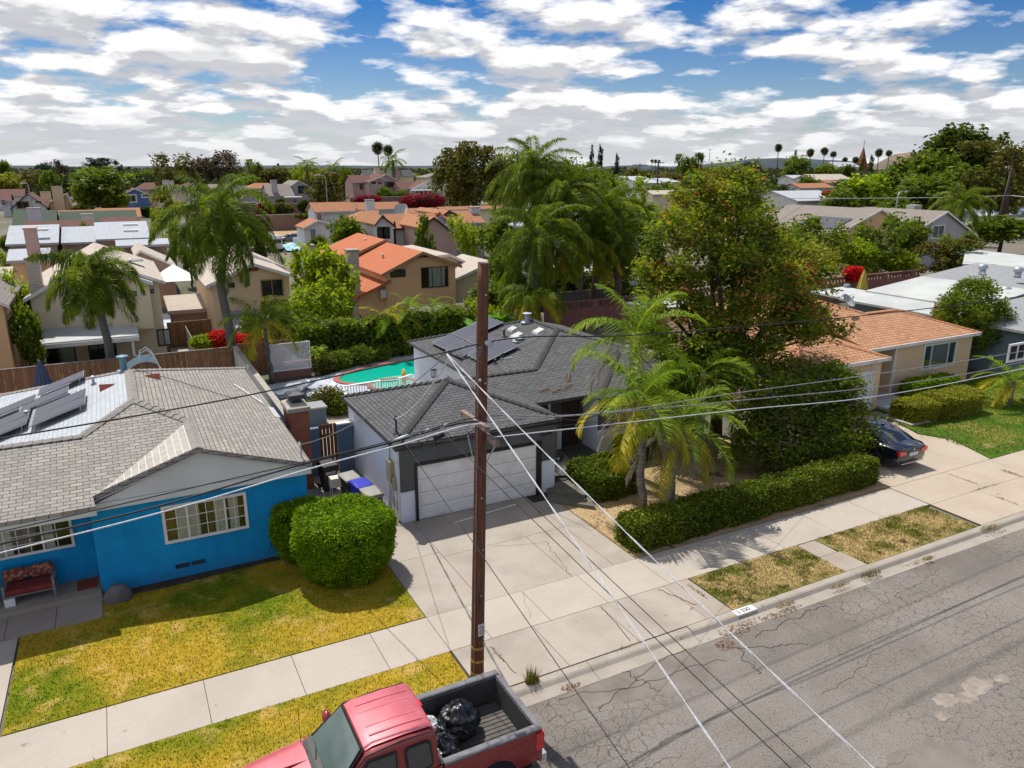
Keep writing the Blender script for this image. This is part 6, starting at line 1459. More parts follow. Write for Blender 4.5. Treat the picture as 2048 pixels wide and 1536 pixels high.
def rot_arr(A, az, tilt=0.0, roll=0.0, sc=1.0):
    Mx = Matrix.Rotation(az, 3, 'Z') @ Matrix.Rotation(tilt, 3, 'Y') @ Matrix.Rotation(roll, 3, 'X'); return (A.reshape(-1, 3)*sc @ np.array(Mx).T).reshape(A.shape)
FCACHE = {}
def frond_mesh(key, mat, **kw):
    if (key, mat) not in FCACHE: FCACHE[(key, mat)] = quads('frond', frond_arr(**kw), mat, None).data; bpy.data.objects.remove([o for o in bpy.data.objects if o.data == FCACHE[(key, mat)]][0])
    return FCACHE[(key, mat)]
def palm(label, base, top, L, n, style, trunk=(.16, .11), seed=0, mats=('frond_queen',), name='palm_tree', individual=True, shaft=None, bark='palm_trunk', elev=(78, -35), sc=1.0, group=None, dead=0, skirt=False):
    rd_ = random.Random(seed); t = thing(name, label, 'palm tree', base, group); b = np.array(base, float); tp = np.array(top, float)
    mid = [b+(tp-b)*f+np.array(((f*(1-f))*rd_.uniform(-.09, .09)*(tp[2]-b[2]), 0, 0)) for f in np.linspace(0, 1, 8)]; mid[0] = b-(0, 0, .15)
    MB().tube(mid, list(np.linspace(trunk[0], trunk[1], 8)), 14).build('trunk', bark, t, True)
    if shaft: MB().tube([tp-(0, 0, .05), tp+(0, 0, shaft*.5), tp+(0, 0, shaft)], [trunk[1]*1.05, trunk[1]*1.2, trunk[1]*.6], 12).build('crownshaft', 'crownshaft', t, True); tp = tp+(0, 0, shaft*.85)
    kinds = 6; arrs = []; all_ = []
    for i in range(n):
        f = (i+.5)/n; el = elev[0]+(elev[1]-elev[0])*f**1.1+rd_.uniform(-8, 8); az = i*2.39996+rd_.uniform(-.25, .25)
        k = min(kinds-1, int(f*kinds)); e0 = elev[0]+(elev[1]-elev[0])*((k+.5)/kinds)
        kw = dict(style); drop = kw.pop('drop', 95); kw.update(L=L, a0=e0, a1=max(-85, e0-drop*(1 if e0 < 60 else .75)), seed=seed % 5*10+k)
        mt = mats[min(len(mats)-1, int(f*len(mats)*.999))] if i >= dead*-1 else mats[-1]
        if dead and f > 1-dead: mt = 'frond_dead'
        if individual:
            me = frond_mesh((name, round(L, 2), k, seed % 5, elev, drop, kw.get('g'), kw.get('ll')), mt, **kw); o = bpy.data.objects.new('frond', me); SC.collection.objects.link(o); o.parent = t
            o.location = tuple(tp-b+np.array((0, 0, -.12*f))); o.rotation_euler = (rd_.uniform(-.25, .25), -R(el-e0), az); s = rd_.uniform(.85, 1.1)*(.8 if f < .08 else 1); o.scale = (s, s, s)
        else:
            kw['nl'] = max(8, kw.get('nl', 40)); all_.append(rot_arr(frond_arr(**kw), az, -R(el-e0), rd_.uniform(-.2, .2), rd_.uniform(.85, 1.1))+tp)
    if all_: quads('crown', np.concatenate(all_), mats[0], t)
    return t
QUEEN = dict(nl=84, ll=1.05, wl=.042, g=1.5, fwd=.45, vee=.15, drop=118, lift=.5)
KING = dict(nl=46, ll=.92, wl=.030, g=.85, fwd=.55, vee=.25, drop=88)
PYG = dict(nl=54, ll=.55, wl=.022, g=.4, fwd=.6, vee=.3, drop=95)
FAR = dict(nl=22, ll=.9, wl=.07, g=1.0, fwd=.5, vee=0, drop=110)
# king palms in the front yard
palm('short king palm nearest the kerb with hanging yellow and dead fronds', (15.9, 18.85, 0), (15.95, 18.7, 2.55), 2.9, 17, KING, (.17, .12), 1, ('frond_king', 'frond_king', 'frond_yellow'), shaft=.75, elev=(75, -50), dead=.17, bark='palm_trunk_grey')
palm('king palm with pale trunk left of the shorter kerbside palm', (15.2, 19.35, 0), (14.85, 19.25, 3.3), 2.6, 16, KING, (.15, .11), 2, ('frond_king', 'frond_yellow'), shaft=.8, elev=(78, -46), dead=.16, bark='palm_trunk_grey')
palm('taller king palm with upright spear leaf behind the two front palms', (16.6, 22.3, 0), (16.5, 22.0, 4.75), 2.9, 16, KING, (.16, .12), 3, ('frond_king', 'frond_king'), shaft=.8, elev=(88, -40), dead=.12, bark='palm_trunk_grey')
palm('king palm half hidden by the dark hedge trees, right of the others', (19.3, 21.4, 0), (19.2, 21.2, 3.4), 2.7, 13, KING, (.15, .11), 4, ('frond_king', 'frond_queen'), shaft=.6, elev=(65, -30), bark='palm_trunk_grey')
# queen palms at the brown fence
def pq(px, py, Y): return tuple(gy(px, py, Y))
palm('queen palm left of the tall one, its trunk crossing the tan house', (-.75, 44.5, -.1), pq(182, 548, 44.5), 3.0, 30, QUEEN, (.25, .15), 5, bark='palm_trunk', elev=(80, -50))
palm('tall queen palm with thick drooping crown rising over the brown fence', (5.3, 44.2, -.1), pq(432, 425, 44.2), 4.2, 38, QUEEN, (.27, .19), 6, bark='palm_trunk', elev=(82, -60))
palm('low king palm beside the white lattice panel', (6.9, 41.6, 0), pq(530, 655, 41.6), 2.5, 15, KING, (.13, .10), 7, ('frond_queen', 'frond_queen', 'frond_yellow'), shaft=.5, elev=(80, -35))
palm('sprawling yellow green palm leaning over the pool', (16.2, 44.9, 0), pq(775, 640, 44.9), 2.3, 15, PYG, (.10, .08), 8, ('frond_yellow', 'frond_king', 'frond_yellow'), elev=(75, -40), bark='palm_trunk_grey')
palm('green crowned palm just right of the one leaning over the pool', (17.4, 45.2, 0), pq(818, 622, 45.2), 2.3, 15, PYG, (.10, .08), 9, ('frond_king', 'frond_king', 'frond_yellow'), elev=(78, -35), bark='palm_trunk_grey')
palm('palm with a long arching frond, right of the pool palms', (18.8, 45.4, 0), pq(862, 610, 45.4), 2.6, 10, PYG, (.10, .08), 19, ('frond_king',), elev=(60, -20), bark='palm_trunk_grey')
# big queen palms behind the charcoal roof
palm('tallest queen palm standing against the sky behind the charcoal roof', (28.5, 51.5, -.3), pq(1068, 340, 51.5), 4.7, 42, QUEEN, (.24, .17), 10, elev=(84, -55))
palm('large queen palm directly behind the charcoal roof ridge', (25.7, 45.6, 0), pq(1072, 468, 45.6), 4.7, 46, QUEEN, (.26, .19), 11, elev=(82, -60))
palm('queen palm with yellow tips right of the large one', (30.5, 47.6, 0), pq(1168, 470, 47.6), 4.0, 36, QUEEN, (.22, .16), 12, ('frond_queen', 'frond_queen', 'frond_yellow'), elev=(80, -60))
palm('dark queen palm with brown trunk near the pierced block wall', (32.7, 49.5, 0), pq(1205, 420, 49.5), 4.4, 40, QUEEN, (.24, .2), 13, elev=(82, -60), bark='palm_trunk_brown')
palm('queen palm with shaggy brown trunk left of the big spreading tree', (33.8, 47.6, 0), pq(1240, 470, 47.6), 3.4, 30, QUEEN, (.34, .24), 14, elev=(80, -60), bark='palm_trunk_brown')
palm('queen palm whose crown fills the gap below the tallest one', (27.2, 48.8, -.3), pq(1125, 385, 48.8), 4.4, 36, QUEEN, (.22, .16), 15, elev=(82, -55))
palm('low queen palm drooping over the charcoal roof ridge', (24.3, 43.4, 0), pq(1062, 590, 43.4), 2.9, 20, QUEEN, (.22, .16), 16, ('frond_queen', 'frond_yellow'), elev=(60, -65))
# banana clump
def banana(label, c, n, h, seed=0, mat='leaf_banana', L=1.7, W_=.26, name='banana_plant'):
    r_ = np.random.RandomState(seed); t = thing(name, label, 'plant', c); out = []
    for i in range(n):
        az = r_.uniform(0, 2*pi); a0 = R(r_.uniform(50, 82)); p = np.array((r_.uniform(-.3, .3), r_.uniform(-.3, .3), h*r_.uniform(.6, 1))); K = 8; Lh = L*r_.uniform(.7, 1.1)
        pts = [p]; ang = a0
        for k in range(K): pts.append(pts[-1]+np.array((cos(ang)*cos(az), cos(ang)*sin(az), sin(ang)))*Lh/K); ang -= R(14)
        sd = np.array((-sin(az), cos(az), 0))
        for k in range(K):
            w0 = W_*sin(pi*min(1, .08+.9*k/K))**.7; w1 = W_*sin(pi*min(.995, .08+.9*(k+1)/K))**.7; a, b = pts[k], pts[k+1]; dn = np.array((0, 0, -.35))
            out.append([a, b, b+sd*w1+dn*w1, a+sd*w0+dn*w0]); out.append([a, a-sd*w0+dn*w0, b-sd*w1+dn*w1, b])
    quads('leaves', np.array(out)+np.array(c), mat, t); MB().tube([c, (c[0], c[1], c[2]+h*.9)], [.14, .09], 8).build('stem', 'crownshaft', t); return t
banana('bird of paradise clump with broad leaves behind the charcoal roof edge', (20.0, 43.2, 0), 16, 1.3, 1, L=1.9)
banana('banana plant with wide bright leaves left of the large queen palm', (22.2, 43.8, 0), 16, 1.6, 2, L=2.1)
banana('low bright leaved plant at the back of the house roof', (18.2, 42.2, 0), 9, .8, 3, L=1.2)
banana('spiky green yucca behind the board fence beside the red flowers', (5.2, 46.6, -1), 40, 1.2, 4, 'leaf_lime', .9, .05, 'yucca')
banana('spiky yucca with pale trunk at the lattice panel', (9.6, 42.3, 0), 40, 1.4, 5, 'leaf_lime', .8, .05, 'yucca')
banana('blue grey agave in a pot by the pool deck loungers', (7.6, 36.6, 0), 26, .35, 6, 'leaf_blue', .55, .05, 'agave')
# hedge and shrubs at the pool
hedge('tall dense hedge along the back of the pool yard', 9.3, 44.3, 19.5, 45.4, 2.3, 15000, .11, 'leaf_mid', seed=1, fuzz=.14, lump=.1)
for i, (x, y, s, n, h) in enumerate(((10.9, 42.9, .7, 2600, .9), (12.3, 43.4, .8, 3000, 1.0), (13.7, 43.8, .6, 2000, .8), (9.9, 42.4, .5, 1400, .8))):
    bush(('agapanthus clump with white flowers behind the pool, leftmost', 'agapanthus clump with white flowers in the middle of the pool bed', 'low green clump at the right end of the pool bed', 'small brownish shrub between lattice and pool')[i], (x, y), s, s*.7, 0, h, n, .10, 'leaf_mid' if i < 3 else 'leaf_olive', 2.2, 'shrub', i, 'shrub', fuzz=.12, core=.7)
bush('rosemary like grey green shrub behind the deck box', (8.3, 35.0), .75, .5, 0, 1.1, 3200, .07, 'leaf_olive', 2.4, 'shrub', 21, 'shrub', fuzz=.12, core=.7)
bush('dark green shrub at the corner of the pool railing', (8.6, 34.5), .45, .4, 0, .8, 1800, .08, 'leaf_mid', 2.2, 'shrub', 22, 'shrub', fuzz=.12, core=.7)
# clipped bushes by the blue house
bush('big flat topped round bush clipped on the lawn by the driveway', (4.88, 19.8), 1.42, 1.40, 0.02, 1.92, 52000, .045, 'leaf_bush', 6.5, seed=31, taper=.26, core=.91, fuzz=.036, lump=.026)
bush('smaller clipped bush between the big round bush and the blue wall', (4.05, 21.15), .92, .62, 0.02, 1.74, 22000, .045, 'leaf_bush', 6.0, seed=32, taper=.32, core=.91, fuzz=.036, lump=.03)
# hedges of the grey house
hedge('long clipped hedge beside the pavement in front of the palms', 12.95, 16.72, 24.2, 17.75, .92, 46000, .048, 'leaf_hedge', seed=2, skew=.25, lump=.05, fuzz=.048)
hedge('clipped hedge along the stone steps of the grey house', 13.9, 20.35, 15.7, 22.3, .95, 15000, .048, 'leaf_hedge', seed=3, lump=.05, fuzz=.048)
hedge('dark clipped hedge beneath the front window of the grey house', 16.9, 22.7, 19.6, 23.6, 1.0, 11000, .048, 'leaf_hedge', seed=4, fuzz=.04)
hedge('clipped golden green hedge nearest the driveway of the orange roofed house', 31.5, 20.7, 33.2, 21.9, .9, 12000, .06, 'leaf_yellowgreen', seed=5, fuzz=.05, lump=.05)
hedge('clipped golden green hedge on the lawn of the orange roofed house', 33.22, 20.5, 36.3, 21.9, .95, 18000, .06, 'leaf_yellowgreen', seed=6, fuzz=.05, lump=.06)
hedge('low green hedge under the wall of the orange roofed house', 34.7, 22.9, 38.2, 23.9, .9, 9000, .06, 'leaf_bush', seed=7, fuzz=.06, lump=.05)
palm('feathery low palm at the right edge of the green lawn', (38.6, 20.6, 0), (38.6, 20.6, 1.2), 2.3, 18, PYG, (.16, .14), 18, ('frond_king', 'frond_yellow'), elev=(70, -20))
# the big spreading tree with rusty seed pods
bb_ = [(22.0, 24.6, 9.4, 2.1, 2.0, 1.7), (23.9, 24.8, 8.9, 1.5, 1.6, 1.3), (20.1, 24.2, 8.0, 1.35, 1.5, 1.2), (26.3, 24.8, 7.3, 1.6, 1.6, 1.3), (19.3, 24.4, 6.3, 1.3, 1.4, 1.2), (21.8, 23.4, 6.8, 2.1, 1.9, 1.7),
       (24.6, 23.5, 6.4, 2.0, 1.9, 1.7), (27.6, 24.6, 6.2, 1.6, 1.6, 1.3), (19.9, 23.2, 5.0, 1.7, 1.6, 1.4), (22.6, 22.8, 4.6, 1.9, 1.6, 1.5), (25.6, 22.9, 4.6, 1.7, 1.5, 1.3), (27.5, 23.4, 4.4, 1.2, 1.2, 1.0), (23.1, 24.6, 10.4, 1.2, 1.2, .9), (19.0, 24.0, 4.3, .9, .9, .8), (28.6, 24.6, 7.3, .8, .8, .6), (21.2, 24.4, 10.6, .7, .7, .5), (25.3, 24.8, 8.5, .7, .7, .5), (19.2, 24.4, 7.3, .6, .6, .5)]
tree('big spreading tree with rusty brown seed pods between the two right houses', (22.6, 23.9, 0), bb_, 42000, .11, 'leaf_rust', .24, seed=40, clump=.33, asp=.42, shell=.5, fork=.3, per=110, extra=('seed_pods', 'pod_rust', 3200, .8))
bb_ = [(21.2, 21.0, 2.9, 1.5, 1.3, 1.2), (23.2, 20.6, 2.4, 1.5, 1.3, 1.2), (25.0, 20.2, 2.5, 1.3, 1.2, 1.1), (24.0, 21.6, 3.0, 1.2, 1.2, .9), (22.0, 19.9, 1.5, 1.2, 1.0, .9), (20.7, 19.8, 1.1, 1.0, .8, .8), (23.5, 19.1, 1.1, 1.2, .7, .8), (21.8, 18.9, .8, .9, .5, .6), (24.9, 18.8, 1.0, 1.0, .6, .7), (25.2, 19.6, 1.4, 1.1, 1.0, .9), (26.1, 20.8, 2.6, .9, .9, .8)]
tree('dense dark green tree with bare twigs behind the long hedge', (23.4, 20.9, 0), bb_, 40000, .078, 'leaf_mid', .16, seed=41, clump=.26, asp=.5, shell=.5, fork=.25, per=70, extra=('bare_twigs', 'dry_twig', 2600, .9))
bb_ = [(20.2, 22.4, 3.4, 1.3, 1.2, 1.3), (19.0, 22.6, 2.2, 1.1, 1.0, 1.1), (21.6, 22.6, 4.0, 1.2, 1.2, 1.2)]
tree('shadowy shrubby tree behind the palms at the grey house corner', (20.2, 22.8, 0), bb_, 16000, .07, 'leaf_dark', .12, seed=42, clump=.26)
# tree beside the orange roofed house
bb_ = [(42.4, 26.0, 3.4, 1.5, 1.3, 1.1), (43.8, 26.2, 4.2, 1.4, 1.3, 1.0), (44.8, 26.0, 3.0, 1.5, 1.3, 1.1), (43.3, 25.6, 2.2, 1.6, 1.2, 1.2), (45.2, 26.0, 1.6, 1.2, 1.2, 1.1), (42.2, 26.2, 1.8, 1.0, 1.0, 1.2)]
tree('dark rounded tree at the right end of the orange roofed house', (43.6, 26.2, 0), bb_, 20000, .085, 'leaf_mid', .16, seed=43, clump=.2, shell=.4)
# ================================================================ the neighbourhood behind
def P_(px, py, Y): q = gy(px, py, Y); return q[0], q[2]
def ry(parent, pxl, pyl, pxr, pyr, Y, pxp, pyp, depth, wall, roofm, base, over=.35, fascia='white_paint', t=.16, ov=.35):
    """wing with its gable towards the camera: eave ends and peak read off the photo at wall plane Y"""
    xl, zl_ = P_(pxl, pyl, Y-ov); xr, zr = P_(pxr, pyr, Y-ov); xp, zp = P_(pxp, pyp, Y-ov); ze = zl_
    a = (xl, Y-ov, zl_); b = (xr, Y-ov, zr); p = (xp, Y-ov, zp); y1 = Y+depth
    rf = roof([[a, p, (xp, y1, zp), (xl, y1, zl_)], [p, b, (xr, y1, zr), (xp, y1, zp)]], roofm, parent, t)
    lo = lambda x, z0, x0: z0+(zp-z0)*(x-x0)/(xp-x0)
    wl, wr = xl+over, xr-over; zl2, zr2 = lo(wl, zl_, xl)-t-.01, lo(wr, zr, xr)-t-.01
    poly = [(wl, base), (wr, base), (wr, zr2), (xp, zp-t-.02), (wl, zl2)]
    MB().loft([[(x, y, z) for x, z in poly] for y in (Y, y1-.3)]).build('wall', wall, parent)
    m = MB()
    for q, r_ in ((a, p), (b, p)): m.hexa([(q[0], Y-ov-.05, q[2]-t-.05), (r_[0], Y-ov-.05, r_[2]-t-.05), (r_[0], Y-ov-.005, r_[2]-t-.05), (q[0], Y-ov-.005, q[2]-t-.05), (q[0], Y-ov-.05, q[2]+.02), (r_[0], Y-ov-.05, r_[2]+.02), (r_[0], Y-ov-.005, r_[2]+.02), (q[0], Y-ov-.005, q[2]+.02)])
    m.build('bargeboard', fascia, parent); return wl, wr, xp, zp
def ridge_d(px, py, Y, ze, sl):
    best = None
    for d in np.linspace(.3, 14, 400):
        v = np.array((0, 0, 0)); q = gy(px, py, Y+d)
        e = abs(q[2]-(ze+sl*d))
        if best is None or e < best[0]: best = (e, d, q[0])
    return best[1], best[2]
def rx(parent, pxl, pxr, pye, Y, pxr0, pxr1, pyr, wall, roofm, base, sl=.4, ov=.4, hip=False, fascia='trim_grey', t=.16, back=True):
    """wing with its long eave towards the camera"""
    xl, ze = P_(pxl, pye, Y-ov); xr, _ = P_(pxr, pye, Y-ov); d, _ = ridge_d((pxr0+pxr1)/2, pyr, Y-ov, ze, sl); yr = Y-ov+d; zr = ze+sl*d
    x0, x1 = gy(pxr0, pyr, yr)[0], gy(pxr1, pyr, yr)[0]
    if not hip: x0, x1 = xl, xr
    yb = yr+d
    A_, B_ = (xl, Y-ov, ze), (xr, Y-ov, ze); C_, D_ = (x1, yr, zr), (x0, yr, zr)
    pl = [[A_, B_, C_, D_], [D_, C_, (xr, yb, ze), (xl, yb, ze)]]
    if hip: pl += [[A_, D_, (xl, yb, ze)], [B_, (xr, yb, ze), C_]]
    roof(pl, roofm, parent, t)
    if hip: MB().box(xl+.35, Y, base, xr-.35, yb-ov, ze-t+.05).build('wall', wall, parent)
    else:
        prof = [(Y, base), (yb-ov, base), (yb-ov, ze-t+.02), (yr, zr-t-.03), (Y, ze-t+.02)]; MB().loft([[(x, y, z) for y, z in prof] for x in (xl+.3, xr-.3)]).build('wall', wall, parent)
    MB().box(xl, Y-ov-.05, ze-t-.06, xr, Y-ov-.005, ze+.01).build('fascia', fascia, parent)
    return xl, xr, yr, zr
def win(parent, px0, py0, px1, py1, Y, cols=(1, 1), frame='white_paint', glass='glass_dark', fw=.08, name='window', out=.0, curtain=None):
    x0, z1 = P_(px0, py0, Y); x1, z0 = P_(px1, py1, Y); _, z1b = P_(px1, py0, Y); z1 = (z1+z1b)/2
    return window(parent, FR((0, Y-out, 0)), x0, z0, max(.2, x1-x0), max(.2, z1-z0), cols, 1, 1, frame=frame, fw=fw, glass=glass if not curtain else 'glass_clear', curtains=curtain or (), dep=.07, name=name)
def chim(parent, px, pyt, Y, w, d, mat, base, name='chimney', cap_='brick_cap'):
    x, zt = P_(px, pyt, Y); c = MB().box(x-w/2, Y, base, x+w/2, Y+d, zt).build(name, mat, parent)
    MB().box(x-w/2-.06, Y-.06, zt+.001, x+w/2+.06, Y+d+.06, zt+.14).build('crown', cap_, c); return c
def rpipes(parent, lst, Y0=None):
    for px, py, Y, h in lst:
        q = gy(px, py, Y); pipe(parent, tuple(q), h, .07, 'metal_grey')
def hs(label, px, Y, base=0.0, name='house', group=None): x, _ = P_(px, 400, Y); return thing(name, label, 'house', (x, Y+3, base), group)

# --- first row beyond the back fences (ground 1.5 m lower)
h = hs('tan two storey house with white patio cover behind the brown fence', 200, 58, -1.5)
ry(h, 45, 600, 330, 563, 58, 185, 518, 13, 'cream_stucco', 'roof_pale', -1.5, over=.4)
ry(h, 206, 575, 306, 565, 57.2, 252, 549, 1.0, 'cream_stucco', 'roof_pale', .7, over=.25)
win(h, 237, 582, 275, 593, 57.2, (1, 1), glass='glass_teal'); win(h, 286, 577, 309, 587, 58, (1, 1), glass='glass_teal'); win(h, 170, 602, 214, 626, 58, (1, 1, 1), glass='glass_teal')
win(h, 315, 660, 341, 688, 58, (1, 1), 'black_trim', 'glass_clear', curtain=((0, 1, 'curtain'),)); win(h, 90, 696, 152, 724, 58, (1, 1), 'black_trim', 'glass_clear', curtain=((.45, 1, 'curtain'),)); win(h, 178, 690, 235, 728, 58, (1, 1, 1), 'dark_brown_trim')
x0, z0 = P_(66, 692, 54.6); x1, _ = P_(279, 680, 54.6)
c = MB().hexa([(x0, 54.6, .72), (x1, 54.6, .72), (x1, 58, 1.0), (x0, 58, 1.0), (x0, 54.6, .80), (x1, 54.6, .80), (x1, 58, 1.08), (x0, 58, 1.08)]).build('patio_cover', 'flat_white', h)
MB().box(x0, 54.5, .45, x1, 54.59, .715).build('beam', 'white_paint', c)
for x in (x0+.4, x1-.5): MB().box(x, 54.6, -1.5, x+.16, 54.76, .449).build('post', 'white_paint', c)
chim(h, 63, 520, 58.4, .75, 1.0, 'pale_brick', -1.5)
rpipes(h, [(262, 528, 63, .35), (240, 520, 65, .3)])
MB().box(.9, 63, 5.0-.32, 2.0, 64.2, 5.0-.27).build('skylight', 'glass_dark', h)
g0 = thing('house', 'peach house cut by the left edge below the pale palm, with brown tiled roof', 'house', (-9, 52, -1.5))
ry(g0, -150, 640, 18, 610, 52, -60, 575, 9, 'orange_stucco', 'roof_taupe', -1.5)
h = hs('tan stucco house with pale gable roof behind the tall queen palm', 500, 57.5, -1.5)
ry(h, 410, 572, 592, 552, 57.5, 506, 526, 11, 'peach_stucco', 'roof_pale', -1.5, over=.45)
ry(h, 478, 505, 572, 536, 66, 484, 500, 8, 'peach_stucco', 'roof_pale', -1.5, over=.2)
win(h, 455, 565, 470, 575, 57.5, (1,), 'cream_trim'); win(h, 522, 560, 566, 590, 57.5, (1, 1), 'tan_trim'); win(h, 496, 536, 516, 541, 57.5, (1, 1), 'tan_trim', 'rust_red', .03, 'gable_vent')
MB().box(7.2, 55.2, -1.5, 9.6, 57.3, .6).build('wall', 'peach_stucco', h); roof([[(7.0, 54.9, .6), (9.8, 54.9, .6), (9.8, 57.4, 1.4), (7.0, 57.4, 1.4)]], 'shingle_grey', h)
h = hs('orange roofed tan house with tall white brick chimney, centre left', 850, 57, -1.5)
ry(h, 762, 549, 924, 531, 57, 846, 503, 9, 'orange_stucco', 'roof_red', -1.5, over=.45, fascia='tan_trim')
win(h, 843, 535, 895, 571, 57, (1, .6, 1.4, 1), 'dark_brown_trim', 'glass_clear', .06, curtain=((.28, .9, 'curtain'),)); win(h, 782, 541, 809, 551, 57, (1,), 'dark_brown_trim'); win(h, 760, 579, 773, 596, 57, (1,), 'tan_trim', 'curtain', .05)
win(h, 835, 509, 857, 514, 56.99, (1, 1), 'tan_trim', 'rust_red', .03, 'gable_vent')
xa, za = P_(712, 594, 56.8); xb, zb = P_(782, 560, 56.8)
roof([[(xa, 56.8, za), (xb, 56.8, zb), (xb, 66, zb), (xa, 66, za)]], 'roof_red', h, .2); MB().loft([[(x, y, z) for x, z in ((xa+.4, -1.5), (xb+.6, -1.5), (xb+.6, zb-.2), (xa+.4, za-.05))] for y in (57.3, 65.6)]).build('wall', 'orange_stucco', h)
ry(h, 680, 520, 806, 498, 66, 770, 479, 8, 'orange_stucco', 'roof_red', -1.5, over=.3, fascia='tan_trim')
chim(h, 706, 503, 57.6, .85, .8, 'pale_brick', -1.5)
rpipes(h, [(732, 497, 69, .9), (715, 503, 68.5, .5), (766, 520, 61, .5)])
chim(hs('cream house edge with white chimney left of the orange roofs', 622, 72, -1.5), 618, 493, 72, 1.0, 1.0, 'pale_brick', -1.5)
h = hs('cream roofed house between the orange roofed house and the palms', 960, 60, -1.5)
ry(h, 868, 512, 1010, 560, 62, 900, 508, 9, 'cream_stucco', 'roof_pale', -1.5, over=.3); ry(h, 905, 560, 1060, 556, 58.5, 985, 522, 6, 'cream_stucco', 'roof_pale', -1.5, over=.3)
pg = thing('pergola', 'long brown slatted pergola roof below the orange roofed house', 'pergola', (23.5, 52.5, -1.5))
xa, za = P_(842, 628, 51.5); xb, _ = P_(950, 616, 51.5)
m = MB()
for k in range(14): m.box(xa, 51.5+k*.2, za, xb+1, 51.5+k*.2+.13, za+.05)
m.build('slats', 'grey_wood', pg); MB().box(xa+.1, 51.6, -1.5, xa+.25, 51.75, za-.01).box(xb+.6, 51.6, -1.5, xb+.75, 51.75, za-.01).build('post', 'grey_wood', pg)
sh = thing('shed', 'low shed with pale roof behind the pool hedge', 'shed', (12, 49, -1.5))
MB().box(9.8, 48.6, -1.5, 13.6, 51, .5).build('wall', 'curtain', sh); MB().box(9.5, 48.3, .505, 13.9, 51.2, .62).build('roof', 'cream_trim', sh)
wf = thing('fence', 'dark board fence between the two tan houses', 'fence', (4.6, 58, -1.5)); MB().box(2.9, 60.4, -1.5, 6.0, 60.5, .4).build('boards', 'fence_wood', wf)
wf = thing('fence', 'grey side fence running back between the two tan houses', 'fence', (4.2, 54, -1.5)); MB().box(4.1, 48, -1.5, 4.16, 60.3, .1).build('boards', 'grey_wood', wf)
bin_(4.9, 57.5, .3, 'distant blue lidded bin between the two tan houses', 'bin_black', 'bin_blue').location = (4.9, 57.3, -1.5)
m = MB().box(5.0, 53.5, -1.5, 5.6, 55.4, -.75); tag(m.build('storage_box', 'flat_white'), 'white storage box beside the grey side fence', 'box')
m = MB().box(-7.9, 50.2, -1.5, -7.0, 51.2, .2).box(-6.8, 49.8, -1.5, -6.2, 50.4, -.3).build('junk_cabinet', 'galv'); bpy.data.objects.remove(m)
jk = thing('cabinet', 'tall grey cabinet standing in the cluttered yard at the far left', 'cabinet', (-6.6, 49.5, -1.5)); MB().box(-6.9, 49.2, -1.5, -6.3, 49.8, .2).build('body', 'galv', jk); MB().box(-6.92, 49.15, .205, -6.28, 49.85, .26).build('top', 'metal_grey', jk)

sh = thing('carport', 'low carport with pale roof between the two tan houses', 'carport', (5.5, 66, -1.5)); roof([[(3.2, 62.5, .9), (7.6, 62.5, .9), (7.6, 66.5, 1.5), (3.2, 66.5, 1.5)]], 'roof_pale', sh, .3); MB().box(3.5, 62.8, -1.5, 7.3, 66.2, .55).build('wall', 'house_brown', sh)
sh = thing('canopy', 'white peaked canopy between the two tan houses', 'canopy', (4.6, 76, -1.5)); MB().mesh([(3.0, 74, 1.6), (6.6, 74, 1.6), (6.6, 78, 1.6), (3.0, 78, 1.6), (4.8, 76, 2.9)], [(0, 1, 4), (1, 2, 4), (2, 3, 4), (3, 0, 4), (3, 2, 1, 0)]).build('cover', 'white_paint', sh); MB().box(3.1, 74.1, -1.5, 3.2, 74.2, 1.59).box(6.4, 74.1, -1.5, 6.5, 74.2, 1.59).build('post', 'galv', sh)
struct(MB().face([(2.9, 47.6, -1.47), (4.05, 47.6, -1.47), (4.05, 60.2, -1.47), (2.9, 60.2, -1.47)]).build('side_path', 'far_concrete', fix=False)); struct(MB().face([(3.0, 60.7, -1.46), (8.0, 60.7, -1.46), (8.6, 75.5, -1.46), (3.2, 75.5, -1.46)]).build('yard_paving', 'pool_deck', fix=False))
for i, (x, y, w, d, hh, mt, lb) in enumerate(((-6.4, 47.6, .9, .7, .9, 'bin_black', 'black crate in the cluttered yard at the far left'), (-5.4, 48.4, .7, .5, .7, 'galv', 'grey metal drum box beside the black yard crate'), (-7.6, 47.9, 1.0, .8, .6, 'grey_wood', 'low wooden crate at the far left behind the fence'), (4.4, 49.8, .5, .4, .5, 'gate_wood', 'small brown wooden box by the grey side fence'), (4.7, 51.2, .7, .6, .6, 'steel_blue', 'blue grey tub by the grey side fence'))):
    t = thing('crate', lb, 'crate', (x, y, -1.5)); MB().loft([[(x-w/2*k, y-d/2*k, z), (x+w/2*k, y-d/2*k, z), (x+w/2*k, y+d/2*k, z), (x-w/2*k, y+d/2*k, z)] for k, z in ((.85, -1.5), (1, -1.5+hh*.9), (1.06, -1.5+hh*.92), (1.06, -1.5+hh))]).build('body', mt, t)
